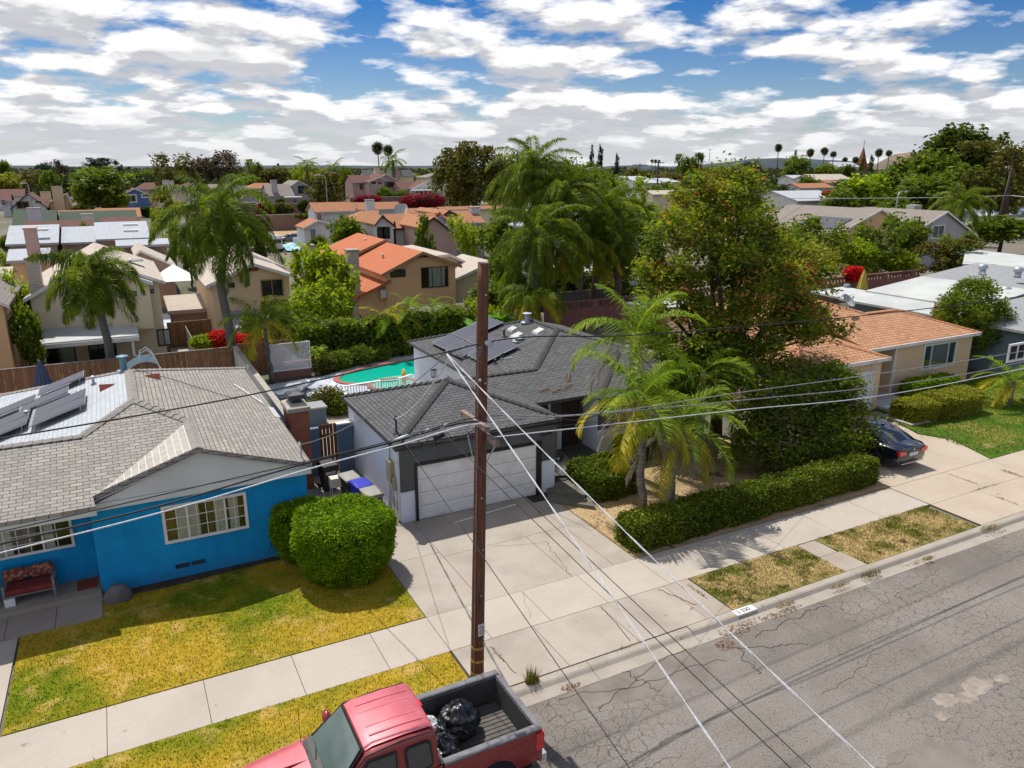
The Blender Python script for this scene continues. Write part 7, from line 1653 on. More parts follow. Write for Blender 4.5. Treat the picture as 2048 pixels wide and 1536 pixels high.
# --- cul-de-sac
struct(MB().prism([(14.2, 76), (20.5, 76), (24.8, 112), (24.5, 128), (18.0, 128), (17.6, 112)], -1.5, -1.5+.02).build('side_street', 'far_asphalt')) if False else None
pl = [gz(668, 588, -1.2), gz(600, 590, -1.2), gz(540, 500, .0), gz(575, 497, .0), gz(610, 530, -.7)]
struct(MB().face([(p[0], p[1], p[2]+.1) for p in pl]).build('side_street', 'far_asphalt', fix=False))
pl = [gz(668, 588, -1.2), gz(610, 530, -.7), gz(575, 497, .0), gz(560, 490, 0), gz(640, 486, .0), gz(700, 540, -.5)]
struct(MB().face([(p[0], p[1], p[2]+.08) for p in pl]).build('pavement', 'far_concrete', fix=False))
struct(MB().face([tuple(gz(a, b, .02)) for a, b in ((470, 478), (640, 482), (620, 452), (500, 452))]).build('dirt_lot', 'front_dirt', fix=False))
q = gz(612, 484, .05); c = sedan('dark grey sedan parked across the dirt lot of the side street', 'car_grey', (q[0], q[1], .05), pi-.05, detail=False); c.location = (q[0], q[1], .05)
q = gz(553, 503, .05)
vn = thing('parked_van', 'white van parked beside the tall palm on the side street', 'van', (q[0], q[1], .05))
def vb(x, hw, z0, z1): return [(q[0]-hw, q[1]+x, z0), (q[0]+hw, q[1]+x, z0), (q[0]+hw, q[1]+x, z1), (q[0]+hw*.85, q[1]+x, z1+.15), (q[0]-hw*.85, q[1]+x, z1+.15), (q[0]-hw, q[1]+x, z1)]
MB().loft([vb(0, .9, .4, 1.6), (vb(.3, .98, .35, 2.0)), vb(3.4, .98, .35, 2.0), vb(4.2, .95, .35, 1.2), vb(4.8, .9, .4, 1.0)]).build('body', 'car_white', vn)
MB().box(q[0]-.75, q[1]-.02, 1.2, q[0]+.75, q[1]+.1, 1.75).build('rear_window', 'glass_dark', vn)
for s in (-1, 1):
    for y in (.8, 3.8): MB().lathe((q[0]+s*.9, q[1]+y, .38), [(0, -.12), (.34, -.12), (.34, .12), (0, .12)], 16, 'x').build('wheel', 'tyre', vn)
m = MB(); q0 = gz(594, 499, 0); r_ = random.Random(4); g_ = [[(q0[0]-2+4*i/8, q0[1]-3+8*j/8, .1+r_.uniform(0, .5)) for i in range(9)] for j in range(9)]
m.loft(g_, cap=False, closed=False); tag(m.build('tarpaulin', 'tarp_teal', None), 'crumpled pale teal tarpaulin on the side street verge', 'tarpaulin')
wl_ = thing('garden_wall', 'low white wall before the white two storey house', 'wall', (28, 108, 0)); a = gz(588, 493, 0); b = gz(655, 492, 0); MB().box(a[0], a[1], 0, b[0], a[1]+.3, 1.3).build('wall', 'house_white', wl_)
for a, b, Y, zt, zb_, lb in ((500, 615, 150, None, 0, 'lower brown block retaining wall behind the dark parked sedan'), (425, 640, 175, None, 0, 'upper brown block wall below the grey distant houses'), (700, 890, 178, None, 0, 'brown block wall below the pink two storey house')):
    x0, z0 = P_(a, {150: 432, 175: 412, 178: 396}[Y], Y); x1, _ = P_(b, {150: 432, 175: 410, 178: 396}[Y], Y)
    t = thing('retaining_wall', lb, 'wall', (x0, Y, 0)); MB().box(x0, Y, -.5, x1, Y+.3, z0).build('wall', 'far_block', t); MB().box(x0, Y-.05, z0+.005, x1, Y+.35, z0+.15).build('coping', 'brick_cap', t)

# --- second row
h = hs('white two storey house with terracotta roof beside the round tree', 660, 112)
rx(h, 628, 712, 424, 112, 640, 704, 404, 'house_white', 'roof_terra', 0, .45); rx(h, 700, 806, 420, 116, 706, 796, 404, 'house_white', 'roof_terra', 0, .45)
ry(h, 606, 456, 662, 446, 108, 636, 440, 5, 'house_white', 'roof_terra', 0, over=.2); chim(h, 741, 401, 112, 1.2, 1, 'house_white', 0)
win(h, 635, 424, 642, 440, 111.9, (1, 1), 'white_paint'); win(h, 620, 458, 632, 478, 107.9, (1,), 'white_paint', 'steel_blue'); rpipes(h, [(690, 412, 116, .5), (712, 414, 116, .5)])
h = hs('tan house with terracotta hipped roof and garage between white and tudor houses', 725, 98)
rx(h, 700, 756, 447, 98, 722, 758, 421, 'cream_stucco', 'roof_terra', 0, .4, hip=True); rx(h, 736, 762, 472, 93, 738, 760, 455, 'cream_stucco', 'roof_terra', 0, .4)
h = hs('tudor style house with terracotta roof and dark timber trim', 800, 92)
rx(h, 786, 900, 457, 92, 766, 866, 427, 'curtain', 'roof_terra', -.5, .45, fascia='black_trim')
ry(h, 750, 449, 792, 452, 89.5, 764, 431, 8, 'house_white', 'roof_terra', -.5, over=.25, fascia='black_trim')
win(h, 758, 458, 766, 472, 89.5, (1,), 'black_trim', fw=.25); win(h, 768, 458, 776, 473, 89.5, (1,), 'black_trim', fw=.25); rpipes(h, [(815, 448, 94, .7)])
MB().box(*P_(788, 458, 91.9)[:1], 91.85, -.5, P_(788, 458, 91.9)[0]+.2, 91.98, 5).build('timber', 'black_trim', h)
h = hs('terracotta roofed house with black solar panels right of the round cypress', 890, 86)
ry(h, 838, 455, 920, 475, 86, 868, 434, 10, 'house_pink', 'roof_terra', -.8, over=.3, fascia='black_trim')
a = gy(872, 432, 90); MB().mesh([tuple(gy(*c_)) for c_ in ((874, 434, 93), (893, 434, 93), (911, 468, 86.4), (893, 469, 86.2), (884, 458, 87.2), (878, 457, 88))], [(0, 1, 2, 3, 4, 5)]).build('solar_panel', 'solar_cells', h, fix=False)
h = hs('salmon roofed house with white chimney left of the large palms', 930, 90)
ry(h, 888, 428, 975, 455, 92, 898, 421, 10, 'house_grey', 'roof_terra', -.5, over=.3, fascia='black_trim'); rx(h, 900, 972, 447, 90, 898, 962, 421, 'house_grey', 'roof_terra', -.5, .4)
chim(h, 951, 416, 92, 1.2, 1, 'house_white', 0); 
h = hs('terracotta roofed house with two satellite dishes behind the tudor house', 840, 118)
rx(h, 790, 880, 427, 118, 800, 872, 416, 'cream_stucco', 'roof_terra', 0, .4); chim(h, 861, 418, 118, 1.2, 1, 'house_white', 0)
for k, (a, b) in enumerate(((800, 418), (807, 418))): q = gy(a, b+5, 112); dish(q[0], q[1], q[2]-1.0, .95, 3.3+k*.9, .5, 'flat_white', 'white satellite dish on the ridge, %s of a pair' % ('left' if k == 0 else 'right'), mast=1.2)
h = hs('long low cream and white building with terracotta tiles right of the tudor house', 1000, 118); rx(h, 880, 1010, 420, 122, 890, 1000, 412, 'cream_stucco', 'roof_terra', 0, .4)
# --- terrace above: grey, yellow, tan and pink houses
h = hs('grey two storey house with white pergola on the upper terrace', 580, 205, 1.4)
ry(h, 572, 378, 626, 377, 205, 597, 361, 12, 'house_grey', 'roof_taupe', 1.4, over=.4); rx(h, 536, 590, 392, 201, 548, 582, 368, 'house_grey', 'roof_taupe', 1.4, .5)
win(h, 597, 373, 616, 385, 205, (1, 1), 'black_trim', 'glass_blue', .2); win(h, 575, 374, 584, 376.5, 205, (1,), 'black_trim'); chim(h, 548, 361, 202, 1.4, 1.5, 'house_grey', 1.4)
MB().box(*[v for v in (P_(570, 396, 199)[0], 198, P_(570, 396, 199)[1], P_(604, 396, 199)[0], 201, P_(570, 396, 199)[1]+.3)]).build('pergola', 'white_paint', h); win(h, 574, 400, 590, 405, 204.8, (1, 1), 'black_trim')
h = hs('yellow house with orange hipped roof left of the grey house', 515, 215, 1.4); rx(h, 495, 545, 377, 215, 508, 538, 366, 'house_yellow', 'roof_terra', 1.4, .4, hip=True); win(h, 500, 380, 505, 390, 215, (1,), 'white_paint')
h = hs('tan gabled house with white trellis above the red bougainvillea', 508, 198, 1.4); ry(h, 478, 399, 538, 401, 198, 499, 386, 9, 'house_grey', 'roof_taupe', 1.4, over=.4); chim(h, 477, 377, 200, 1.6, 1.5, 'house_white', 1.4)
for k in range(3): win(h, 486+k*15, 406, 497+k*15, 412, 197.8, (1,), 'white_paint', fw=.3)
h = hs('slate roofed house left of the yellow house', 485, 225, 1.4); rx(h, 465, 503, 382, 225, 473, 497, 370, 'house_white', 'roof_slate', 1.4, .5)
h = hs('low maroon roofed house behind the tall queen palm', 445, 215, 1.4); rx(h, 425, 473, 392, 215, 432, 470, 380, 'house_pink', 'roof_maroon', 1.4, .4); rx(h, 418, 470, 377, 232, 425, 465, 368, 'house_white', 'roof_taupe', 1.4, .4)
h = hs('pink two storey house with maroon gabled roof on the terrace', 750, 205, 1.4)
rx(h, 704, 746, 365, 205, 722, 762, 350, 'house_pink', 'roof_maroon', 1.4, .45); ry(h, 736, 364, 771, 358, 201, 760, 354, 5, 'house_pink', 'roof_maroon', 1.4, over=.3); ry(h, 756, 358, 804, 364, 206, 772, 348, 12, 'house_pink', 'roof_maroon', 1.4, over=.3)
win(h, 770, 364, 787, 374, 206, (1, 1), 'black_trim'); win(h, 744, 364, 751, 367, 201, (1,), 'black_trim'); win(h, 756, 364, 763, 367, 201, (1,), 'black_trim'); win(h, 719, 366, 726, 379, 205, (1, 1), 'tan_trim')
h = hs('slate roofed two storey house behind the pink house', 770, 235, 1.4); rx(h, 728, 790, 350, 235, 738, 785, 340, 'house_white', 'roof_slate', 1.4, .5); rx(h, 780, 830, 352, 232, 786, 822, 340, 'cream_stucco', 'roof_slate', 1.4, .5); chim(h, 755, 336, 233, 1.5, 1.5, 'cream_stucco', 1.4); chim(h, 795, 341, 230, 1.7, 1.5, 'house_pink', 1.4)
h = hs('low maroon roofed house with white sunroom beside the pink house', 845, 200, 1.4); rx(h, 800, 850, 379, 200, 806, 852, 363, 'house_pink', 'roof_maroon', 1.4, .45); ry(h, 823, 378, 882, 378, 197, 851, 363, 8, 'curtain', 'roof_maroon', 1.4, over=.4)
MB().box(P_(828, 380, 194)[0], 193, P_(828, 380, 194)[1]-.25, P_(880, 380, 194)[0], 197, P_(828, 380, 194)[1]).build('sunroom_roof', 'white_paint', h)
for k in range(5): win(h, 830+k*9, 382, 837+k*9, 388, 193.6, (1,), 'white_paint', fw=.2)
h = hs('cream two storey house with tan hipped roof left of the tall eucalyptus', 870, 215, 1.4); rx(h, 851, 900, 355, 215, 882, 900, 342, 'cream_stucco', 'roof_taupe', 1.4, .4, hip=True); chim(h, 870, 354, 212, 1.7, 1.5, 'house_white', 1.4); win(h, 873, 359, 877, 371, 214.8, (1,))
# --- left: pale roofs, green roofs, blue house
h = hs('long house with flat white roof planes and two skylights, nearer left one', 60, 96, -1)
rx(h, 10, 118, 489, 96, 12, 117, 450, 'house_brown', 'roof_white', -1, .22, ov=.3); 
for px, py in ((82, 460), (82, 470)): q = gz(px, py, 4.9 if py < 465 else 4.2); MB().box(q[0]-.7, q[1]-.3, q[2]-.1, q[0]+.7, q[1]+.3, q[2]+.12).build('skylight', 'sign_white', h)
h = hs('long house with white roof and brown side wall, right of the other white roof', 200, 98, -1)
rx(h, 122, 192, 486, 98, 122, 192, 453, 'house_brown', 'roof_white', -1, .22, ov=.3); rx(h, 191, 302, 479, 96, 192, 302, 443, 'house_brown', 'roof_white', -1, .22, ov=.3)
for px, py in ((261, 450), (262, 462)): q = gz(px, py, 5.6 if py < 455 else 4.9); MB().box(q[0]-.7, q[1]-.3, q[2]-.1, q[0]+.7, q[1]+.3, q[2]+.12).build('skylight', 'sign_white', h)
rpipes(h, [(208, 462, 102, .8)])
h = hs('brown walled house with small white lean-to roof behind the left palm', 285, 84, -1.2); rx(h, 232, 340, 492, 86, 236, 330, 478, 'house_brown', 'roof_white', -1.4, .2); ry(h, 268, 512, 352, 530, 78, 280, 500, 8, 'house_brown', 'roof_pale', -1.5, over=.2)
h = hs('low white roofed house with blue tinted skylight left of the pink chimney', 60, 80, -1.3); rx(h, 12, 100, 522, 80, 14, 100, 497, 'orange_stucco', 'roof_white', -1.5, .2, ov=.3); chim(h, 59, 459, 79, .95, 1.1, 'house_pink', -1.5, cap_='house_pink')
rx(h, -60, 24, 560, 72, -60, 20, 535, 'house_white', 'roof_pale', -1.5, .25)
h = hs('house with dark green shingle roof and pale chimney, far left', 80, 135); rx(h, 24, 115, 452, 135, 26, 115, 421, 'house_brown', 'roof_green', 0, .4); chim(h, 66, 418, 128, 1.6, 1.5, 'house_white', 0)
h = hs('house with dark green shingle roof behind the white roofs', 210, 140); rx(h, 118, 276, 444, 140, 170, 240, 421, 'house_brown', 'roof_green', 0, .4); chim(h, 174, 430, 133, 1.6, 1.5, 'curtain', 0)
h = hs('low maroon roofed row before the green roofs', 120, 122); rx(h, 48, 192, 455, 124, 50, 190, 441, 'house_brown', 'roof_maroon', 0, .35); rx(h, 202, 280, 444, 126, 205, 268, 434, 'house_brown', 'roof_maroon', 0, .35)
h = hs('orange tiled strip of roofs behind the green roof', 190, 160); rx(h, 116, 200, 430, 160, 116, 196, 420, 'orange_stucco', 'roof_terra', 0, .35); rx(h, 192, 284, 436, 158, 196, 270, 416, 'orange_stucco', 'roof_terra', 0, .35)
h = hs('white gabled house with wide brown window at the far left', 60, 190); ry(h, 20, 418, 96, 415, 190, 54, 387, 14, 'house_white', 'roof_maroon', 0, over=.4, fascia='dark_brown_trim'); win(h, 33, 404, 58, 416, 190, (1, 1), 'tan_trim', 'room_dark', .2); win(h, 70, 402, 83, 406, 190, (1,), 'white_paint')
rx(h, 0, 22, 402, 196, 2, 22, 386, 'house_white', 'roof_maroon', 0, .4); win(h, 2, 399, 12, 410, 195.8, (1, 1))
h = hs('tan house with tall chimney right of the white gabled house', 115, 195); ry(h, 95, 405, 142, 412, 195, 132, 388, 12, 'orange_stucco', 'roof_taupe', 0, over=.3); chim(h, 113, 374, 194, 2.0, 1.6, 'peach_stucco', 0); chim(h, 90, 385, 205, 2.0, 1.6, 'peach_stucco', 0)
h = hs('blue two storey gabled house right of the large round tree', 280, 190); ry(h, 247, 387, 304, 391, 190, 269, 377, 12, 'house_blue', 'roof_maroon', 0, over=.3); win(h, 252, 391, 272, 403, 190, (1, 1), 'white_paint', fw=.3); win(h, 285, 390, 297, 393, 190, (1, 1), 'white_paint', fw=.3); win(h, 250, 420, 274, 425, 190, (1, 1)); win(h, 282, 420, 305, 425, 190, (1, 1))
h = hs('maroon roofed house behind the blue house', 295, 215); rx(h, 272, 316, 378, 215, 288, 308, 365, 'house_pink', 'roof_maroon', 0, .4, hip=True); 
chim(h, 331, 361, 212, 1.3, 1.2, 'curtain', 0); chim(h, 342, 362, 212, 1.3, 1.2, 'curtain', 0)
h = hs('maroon gabled house between the olive trees and the tall palm', 370, 205); ry(h, 345, 382, 400, 384, 205, 385, 366, 12, 'cream_stucco', 'roof_maroon', 0, over=.3)
h = hs('grey roofed house behind the left yellow trees', 20, 225); rx(h, -10, 50, 392, 225, -6, 48, 378, 'house_white', 'roof_maroon', 0, .4)

# --- right side
h = hs('tan stucco two storey house with solar panel roof behind the big tree', 1715, 60)
wl2, wr2, xp, zp = ry(h, 1672, 470, 1850, 470, 62, 1764, 418, 14, 'orange_stucco', 'roof_taupe', -.05, over=.5)
P4 = [gy(*c_) for c_ in ((1712, 428, 71), (1724, 432, 66.5), (1700, 446, 66.5), (1682, 440, 71))]
xL, zL = P_(1672, 470, 61.65); sl2 = (zp-zL)/(xp-xL); zr_ = lambda x: zL+(x-xL)*sl2
m = MB(); m.mesh([(x, y, zr_(x)+.12) for x, y in ((xL+1.2, 63), (xL+4.2, 63), (xL+4.2, 69), (xL+1.2, 69))], [(0, 1, 2, 3)]); m.build('solar_panel', 'solar_cells', h, fix=False)
win(h, 1711, 462, 1730, 480, 62, (1, 1), 'tan_trim')
h = hs('beige house with grey shingle roof and rooftop cooler left of the right palm', 1840, 66)
ry(h, 1838, 458, 1955, 470, 58, 1896, 422, 11, 'house_grey', 'roof_taupe', -.05, over=.4); win(h, 1867, 452, 1885, 474, 58, (1, 1), 'white_paint', 'glass_blue', .12)
q = gy(1836, 418, 66); MB().box(q[0]-.8, q[1], q[2]-.9, q[0]+.8, q[1]+1.2, q[2]+.5).build('rooftop_cooler', 'flat_white', h)
h = hs('low taupe roofed house behind the solar panel roof', 1730, 84); rx(h, 1690, 1760, 432, 86, 1712, 1752, 414, 'house_grey', 'roof_taupe', 0, .4, hip=True)
h = hs('pale grey house behind the row of queen palms', 1210, 62, 0); ry(h, 1118, 462, 1290, 475, 62, 1200, 430, 10, 'house_white', 'roof_white', 0, over=.4); win(h, 1232, 485, 1262, 515, 62, (1, 1), 'white_paint', 'glass_blue', .1); win(h, 1150, 500, 1170, 520, 62, (1, 1), 'white_paint')
MB().box(P_(1142, 552, 58)[0], 57, 2.35, P_(1236, 556, 58)[0], 61.6, 2.5).build('patio_cover', 'white_paint', h)
for k in range(4): win(h, 1148+k*23, 566, 1166+k*23, 588, 58.2, (1, 1), 'white_paint', 'glass_dark', .08)
wf = thing('fence', 'grey board fence behind the pierced block wall', 'fence', (33, 49, 0)); MB().box(29.5, 50, 0, 35, 50.06, 2.1).build('boards', 'grey_wood', wf)
bw = thing('block_wall', 'pinkish block wall with pierced top course behind the two right houses', 'wall', (40, 46.4, 0)); MB().box(26.8, 46.3, 0, 68, 46.5, 1.5).build('wall', 'pink_block', bw); MB().box(26.8, 46.3, 1.95, 68, 46.5, 2.05).build('coping', 'pink_block', bw)
m = MB()
for k in range(11): x = 26.8+k*4.0; m.box(x, 46.28, 1.505, x+.55, 46.52, 1.945)
m.build('pier', 'pink_block', bw); m = MB()
for k in range(103):
    x = 26.8+k*.4
    if (x-26.8) % 4.0 < .56: continue
    for s in (0, 1): m.hexa([(x+.0, 46.33, 1.5+.445*s), (x+.07, 46.33, 1.5+.445*s), (x+.07, 46.47, 1.5+.445*s), (x, 46.47, 1.5+.445*s), (x+.33, 46.33, 1.5+.445*(1-s)), (x+.4, 46.33, 1.5+.445*(1-s)), (x+.4, 46.47, 1.5+.445*(1-s)), (x+.33, 46.47, 1.5+.445*(1-s))])
m.build('pierced_block', 'pink_block', bw)
cv = thing('patio_cover', 'grey flat patio cover beside the pink block wall', 'patio cover', (33, 40, 0)); a = gz(1196, 636, 2.4); MB().box(31.0, 39.5, 2.3, 35.5, 42.5, 2.42).build('roof', 'trim_grey', cv); MB().box(31.2, 39.6, 0, 31.35, 39.75, 2.29).build('post', 'peach_stucco', cv); MB().box(31.6, 42, 0, 35.5, 42.3, 2.28).build('wall', 'orange_stucco', cv)
ac = thing('garden_chair', 'grey reclining garden chair by the pink block wall', 'chair', (29.5, 42.5, 0)); MB().hexa([(29, 42.2, .3), (30, 42.2, .3), (30, 42.8, .3), (29, 42.8, .3), (29, 42.2, .36), (30, 42.2, .36), (30, 42.8, .36), (29, 42.8, .36)]).build('seat', 'metal_grey', ac); MB().hexa([(28.95, 42.2, .36), (29.02, 42.2, .36), (29.02, 42.8, .36), (28.95, 42.8, .36), (28.6, 42.2, 1.05), (28.66, 42.2, 1.05), (28.66, 42.8, 1.05), (28.6, 42.8, 1.05)]).build('backrest', 'metal_grey', ac)
# big white and grey roofed neighbour
h = thing('house', 'grey blue house with white flat roof and grey shingles at the right edge', 'house', (52, 32, 0))
def plane(pts, z, mat, nm, t=.14): return MB().prism([tuple(gz(a, b, z)[:2]) for a, b in pts], z-t, z).build(nm, mat, h)
plane([(1622, 582), (1688, 573), (1742, 583), (1700, 590), (1690, 597)], 2.7, 'flat_white', 'roof')
zq = lambda x: 2.86+.10*(x-47.7)
MB().prism([(43.6, 28.2), (47.7, 28.2), (47.7, 36.5), (43.7, 35.4)], 2.62, 2.76).build('roof', 'flat_white', h)
roof([[(x, y, zq(x)) for x, y in ((47.7, 28.2), (54.2, 28.6), (53.9, 36.58), (47.7, 36.5))]], 'flat_white', h, .14)
MB().prism([tuple(gz(a, b, 2.6)[:2]) for a, b in ((1700, 600), (1800, 570), (2010, 592), (1885, 630), (1872, 626))], 0, 2.58).build('wall', 'steel_blue', h)
e = gz(1812, 566, 2.8)
zq = lambda x: 2.86+.10*(x-47.7)
roof([[(x, y, zq(x)) for x, y in ((53.9, 36.58), (54.2, 28.6), (54.2, 12), (60.5, 12), (60.5, 36.6))], [(60.5, 12, zq(60.5)), (68, 12, 3.2), (68, 36.6, 3.2), (60.5, 36.6, zq(60.5))]], 'shingle_grey', h, .14)
a, b, c, d = gz(1985, 652, 2.8), gz(2048, 662, 2.8), gz(2048, 590, 3.9), gz(1998, 592, 3.6)
roof([[(43.3, 27.9, 2.8), (43.3, 12, 2.8), (54.1, 12, 3.5), (54.1, 27.9, 3.5)]], 'shingle_grey', h, .14)
MB().box(43.8, 20.0, 0, 54, 27.4, 2.62).build('wall', 'steel_blue', h); win(h, 2020, 690, 2046, 715, 20.0, (1, 1), 'white_paint', 'glass_dark', .1)
for px, py, Y in ((1965, 541, 0), (2036, 547, 0)):
    q = gz(px, py, 4.3); m = MB(); m.cyl((q[0], q[1], q[2]-.3), .22, .35, 12); m.ball((q[0], q[1], q[2]+.25), .32, .32, .24, 14, 9); m.build('roof_ventilator', 'galv', h, True)
for px, py, z in ((1912, 576, 2.9), (1921, 584, 2.75), (1946, 586, 2.75), (2005, 588, 2.9), (1965, 555, 3.9)): q = gz(px, py, z); pipe(h, tuple(q), .3, .1, 'galv')
q = gz(2010, 590, 3.0); m = MB(); m.cyl((q[0], q[1], q[2]-.2), .3, .5, 12); m.ball((q[0], q[1], q[2]+.35), .4, .4, .26, 14, 8); m.build('roof_ventilator', 'galv', h, True)
q = gz(1693, 575, 2.7); MB().box(q[0]-.2, q[1]-.15, 2.71, q[0]+.2, q[1]+.15, 2.95).build('roof_vent', 'galv', h)
q = gx(1885, 640, 43.3); k = MB().box(42.9, q[1]-.5, 0, 44.0, q[1]+.4, 3.5).build('chimney', 'red_brick', h); MB().box(43.2, q[1]-.3, 3.505, 43.8, q[1]+.2, 3.8).build('flue', 'brick_cap', k); MB().box(43.0, q[1]-.5, 3.85, 44.0, q[1]+.4, 3.93).build('cap', 'galv', k)
py_ = thing('parasol', 'closed yellow parasol by the pink block wall at right', 'parasol', (57, 43, 0)); q = gz(1724, 583, 1.0); MB().tube([(q[0], q[1], 0), (q[0], q[1], 2.9)], .03, 6).build('pole', 'metal_grey', py_); MB().loft([[(q[0]+r_2*cos(a)*(1+.2*(i_ % 2)), q[1]+r_2*sin(a), z) for i_, a in enumerate(np.linspace(0, 2*pi, 16, endpoint=False))] for z, r_2 in ((2.9, .04), (2.3, .25), (1.3, .45), (1.1, .4))]).build('canopy', 'yellow_canvas', py_); py_.location = (q[0], q[1], 0)
for ch in py_.children: ch.data.transform(Matrix.Translation((57-q[0], 43-q[1], 0)))
h = hs('long low building with white and green flat roofs at the right edge', 1990, 56); plane2 = MB().prism([tuple(gz(a, b, 3.0)[:2]) for a, b in ((1930, 505), (1958, 500), (2060, 512), (2060, 540), (1985, 528), (1925, 528))], 2.7, 3.0).build('roof', 'flat_white', h); plane2 = MB().prism([tuple(gz(a, b, 2.7)[:2]) for a, b in ((1935, 508), (1958, 503), (2055, 513), (2055, 536), (1988, 525), (1930, 524))], 0, 2.69).build('wall', 'house_white', h)
h = hs('white houses with pale roofs beneath the leaning deodar at the right edge', 2000, 110); rx(h, 1960, 2080, 432, 110, 1965, 2070, 412, 'house_white', 'roof_white', 0, .3); rx(h, 1930, 2060, 452, 95, 1935, 2050, 440, 'house_white', 'roof_white', 0, .3)
h = hs('terracotta roofed building glimpsed behind the right trees', 1850, 120); rx(h, 1800, 1880, 420, 120, 1805, 1875, 402, 'orange_stucco', 'roof_terra', 0, .35); rx(h, 1940, 2060, 398, 170, 1945, 2050, 378, 'orange_stucco', 'roof_terra', 0, .35)
h = hs('white flat roofed two storey building behind the utility pole, centre right', 1320, 170); rx(h, 1286, 1330, 366, 170, 1288, 1330, 352, 'house_white', 'roof_white', 0, .15); rx(h, 1330, 1362, 364, 176, 1330, 1362, 356, 'house_white', 'roof_white', 0, .15); win(h, 1321, 366, 1325, 372, 170, (1,)); win(h, 1314, 367, 1316, 372, 170, (1,))
h = hs('pale terracotta roofed bungalow before the white building', 1350, 130); rx(h, 1306, 1388, 389, 130, 1312, 1384, 380, 'cream_stucco', 'roof_pale', 0, .3)
h = hs('white bungalow beside the rusty big tree top', 1640, 95); rx(h, 1596, 1690, 402, 98, 1604, 1684, 380, 'house_white', 'roof_white', 0, .25)
h = hs('bungalow with orange gravel roof above the white bungalow', 1640, 120); rx(h, 1602, 1670, 376, 125, 1612, 1664, 366, 'house_white', 'roof_terra', 0, .3)
h = hs('pale tiled bungalow with blue gable in the far right', 1670, 150); rx(h, 1632, 1706, 360, 155, 1655, 1700, 348, 'house_white', 'roof_pale', 0, .35); rx(h, 1652, 1690, 366, 146, 1662, 1686, 360, 'orange_stucco', 'roof_terra', 0, .35)
h = hs('white pale roofed house left of the far fan palms', 1600, 165); rx(h, 1586, 1616, 357, 165, 1588, 1614, 350, 'house_white', 'roof_white', 0, .3)
h = hs('slate roofed building left of the church spire', 1690, 290); rx(h, 1676, 1722, 334, 290, 1680, 1715, 324, 'cream_stucco', 'roof_white', 0, .4)
# church spire with cross
Yc = 300; xc, zt = P_(1728, 292, Yc); _, zb_ = P_(1728, 345, Yc); cs = thing('church_spire', 'red pointed church spire topped by a white cross', 'spire', (xc, Yc, 0))
w_ = 4.6; MB().mesh([(xc-w_, Yc-w_, 0), (xc+w_, Yc-w_, 0), (xc+w_, Yc+w_, 0), (xc-w_, Yc+w_, 0), (xc, Yc, zt)], [(0, 1, 4), (1, 2, 4), (2, 3, 4), (3, 0, 4), (3, 2, 1, 0)]).build('spire', 'church_red', cs)
_, zx = P_(1728, 279, Yc); MB().box(xc-.15, Yc-.15, zt-.5, xc+.15, Yc+.15, zx).box(xc-1.0, Yc-.14, zx-1.6, xc+1.0, Yc+.14, zx-1.25).build('cross', 'white_paint', cs)
# hills
def hill(name, px0, px1, prof, Y, mat, label=None):
    m = MB(); rg = []
    for i, (px, py) in enumerate(prof):
        q = gy(px, py, Y); rg.append([(q[0]*.93, Y*.93, -5), (q[0]*.97, Y*.97, q[2]*.55), (q[0], Y, q[2]), (q[0]*1.15, Y*1.15, -5)])
    m.loft(rg, cap=False, closed=False); return struct(m.build(name, mat, None, True, fix=False))
hill('hills', 0, 0, [(1740, 334), (1770, 318), (1790, 308), (1810, 306), (1830, 303), (1850, 305), (1870, 303), (1900, 306), (1960, 300), (2020, 308), (2080, 300), (2160, 312), (2260, 330)], 900, 'hill_dry')
simple('far_ridge', (.045, .065, .075), (.03, .045, .05), .01, 1)
hill('hills', 0, 0, [(1180, 336), (1230, 331), (1290, 330), (1340, 333), (1390, 330), (1450, 325), (1500, 318), (1560, 316), (1620, 318), (1700, 322), (1760, 330), (1820, 336)], 1500, 'far_ridge')
hill('hills', 0, 0, [(-200, 334), (-60, 331), (60, 331), (160, 333), (300, 332), (420, 333), (520, 331), (600, 330), (700, 331), (800, 332), (900, 331), (1000, 330), (1100, 332), (1200, 335)], 2200, 'far_ridge')

# --- trees, placed by their crown tops
TV = {}
def unit_crown(kind, v):
    if (kind, v) in TV: return TV[(kind, v)]
    r_ = np.random.RandomState(100+v*7+hash(kind) % 50 if False else 100+v*7+sum(map(ord, kind)) % 50)
    if kind == 'tall': bl = [(r_.uniform(-.45, .45), r_.uniform(-.45, .45), z, .42, .42, .16) for z in np.linspace(.25, .88, 9)]; n = 4200; s = .045
    elif kind == 'cone': bl = [(0, 0, z, .95*(1-z)**.8+.05, .95*(1-z)**.8+.05, .12) for z in np.linspace(.08, .93, 10)]; n = 2600; s = .06
    elif kind == 'layer': bl = [(r_.uniform(-.6, .6), r_.uniform(-.5, .5), z, .55, .5, .05) for z in np.linspace(.2, .95, 11)]; n = 3600; s = .045
    elif kind == 'open': bl = [(r_.uniform(-.6, .6), r_.uniform(-.6, .6), r_.uniform(.3, .9), .32, .32, .14) for _ in range(13)]; n = 3000; s = .04
    else: bl = [(cos(a)*rr_, sin(a)*rr_, z, .45, .45, .24) for a, rr_, z in [(r_.uniform(0, 6.28), r_.uniform(.1, .58), r_.uniform(.3, .72)) for _ in range(11)]]+[(0, 0, .78, .4, .4, .2)]; n = 6800; s = .05
    C = crown_pts(bl, n, r_, .075, 24, .45); C[:, 2] = np.clip(C[:, 2], .02, 1.02)
    L = leaves_at(C*np.array((1, 1, 2)), s*1.25, r_, .6); L[:, :, 2] /= 2
    TV[(kind, v)] = L; return L
FM = {}
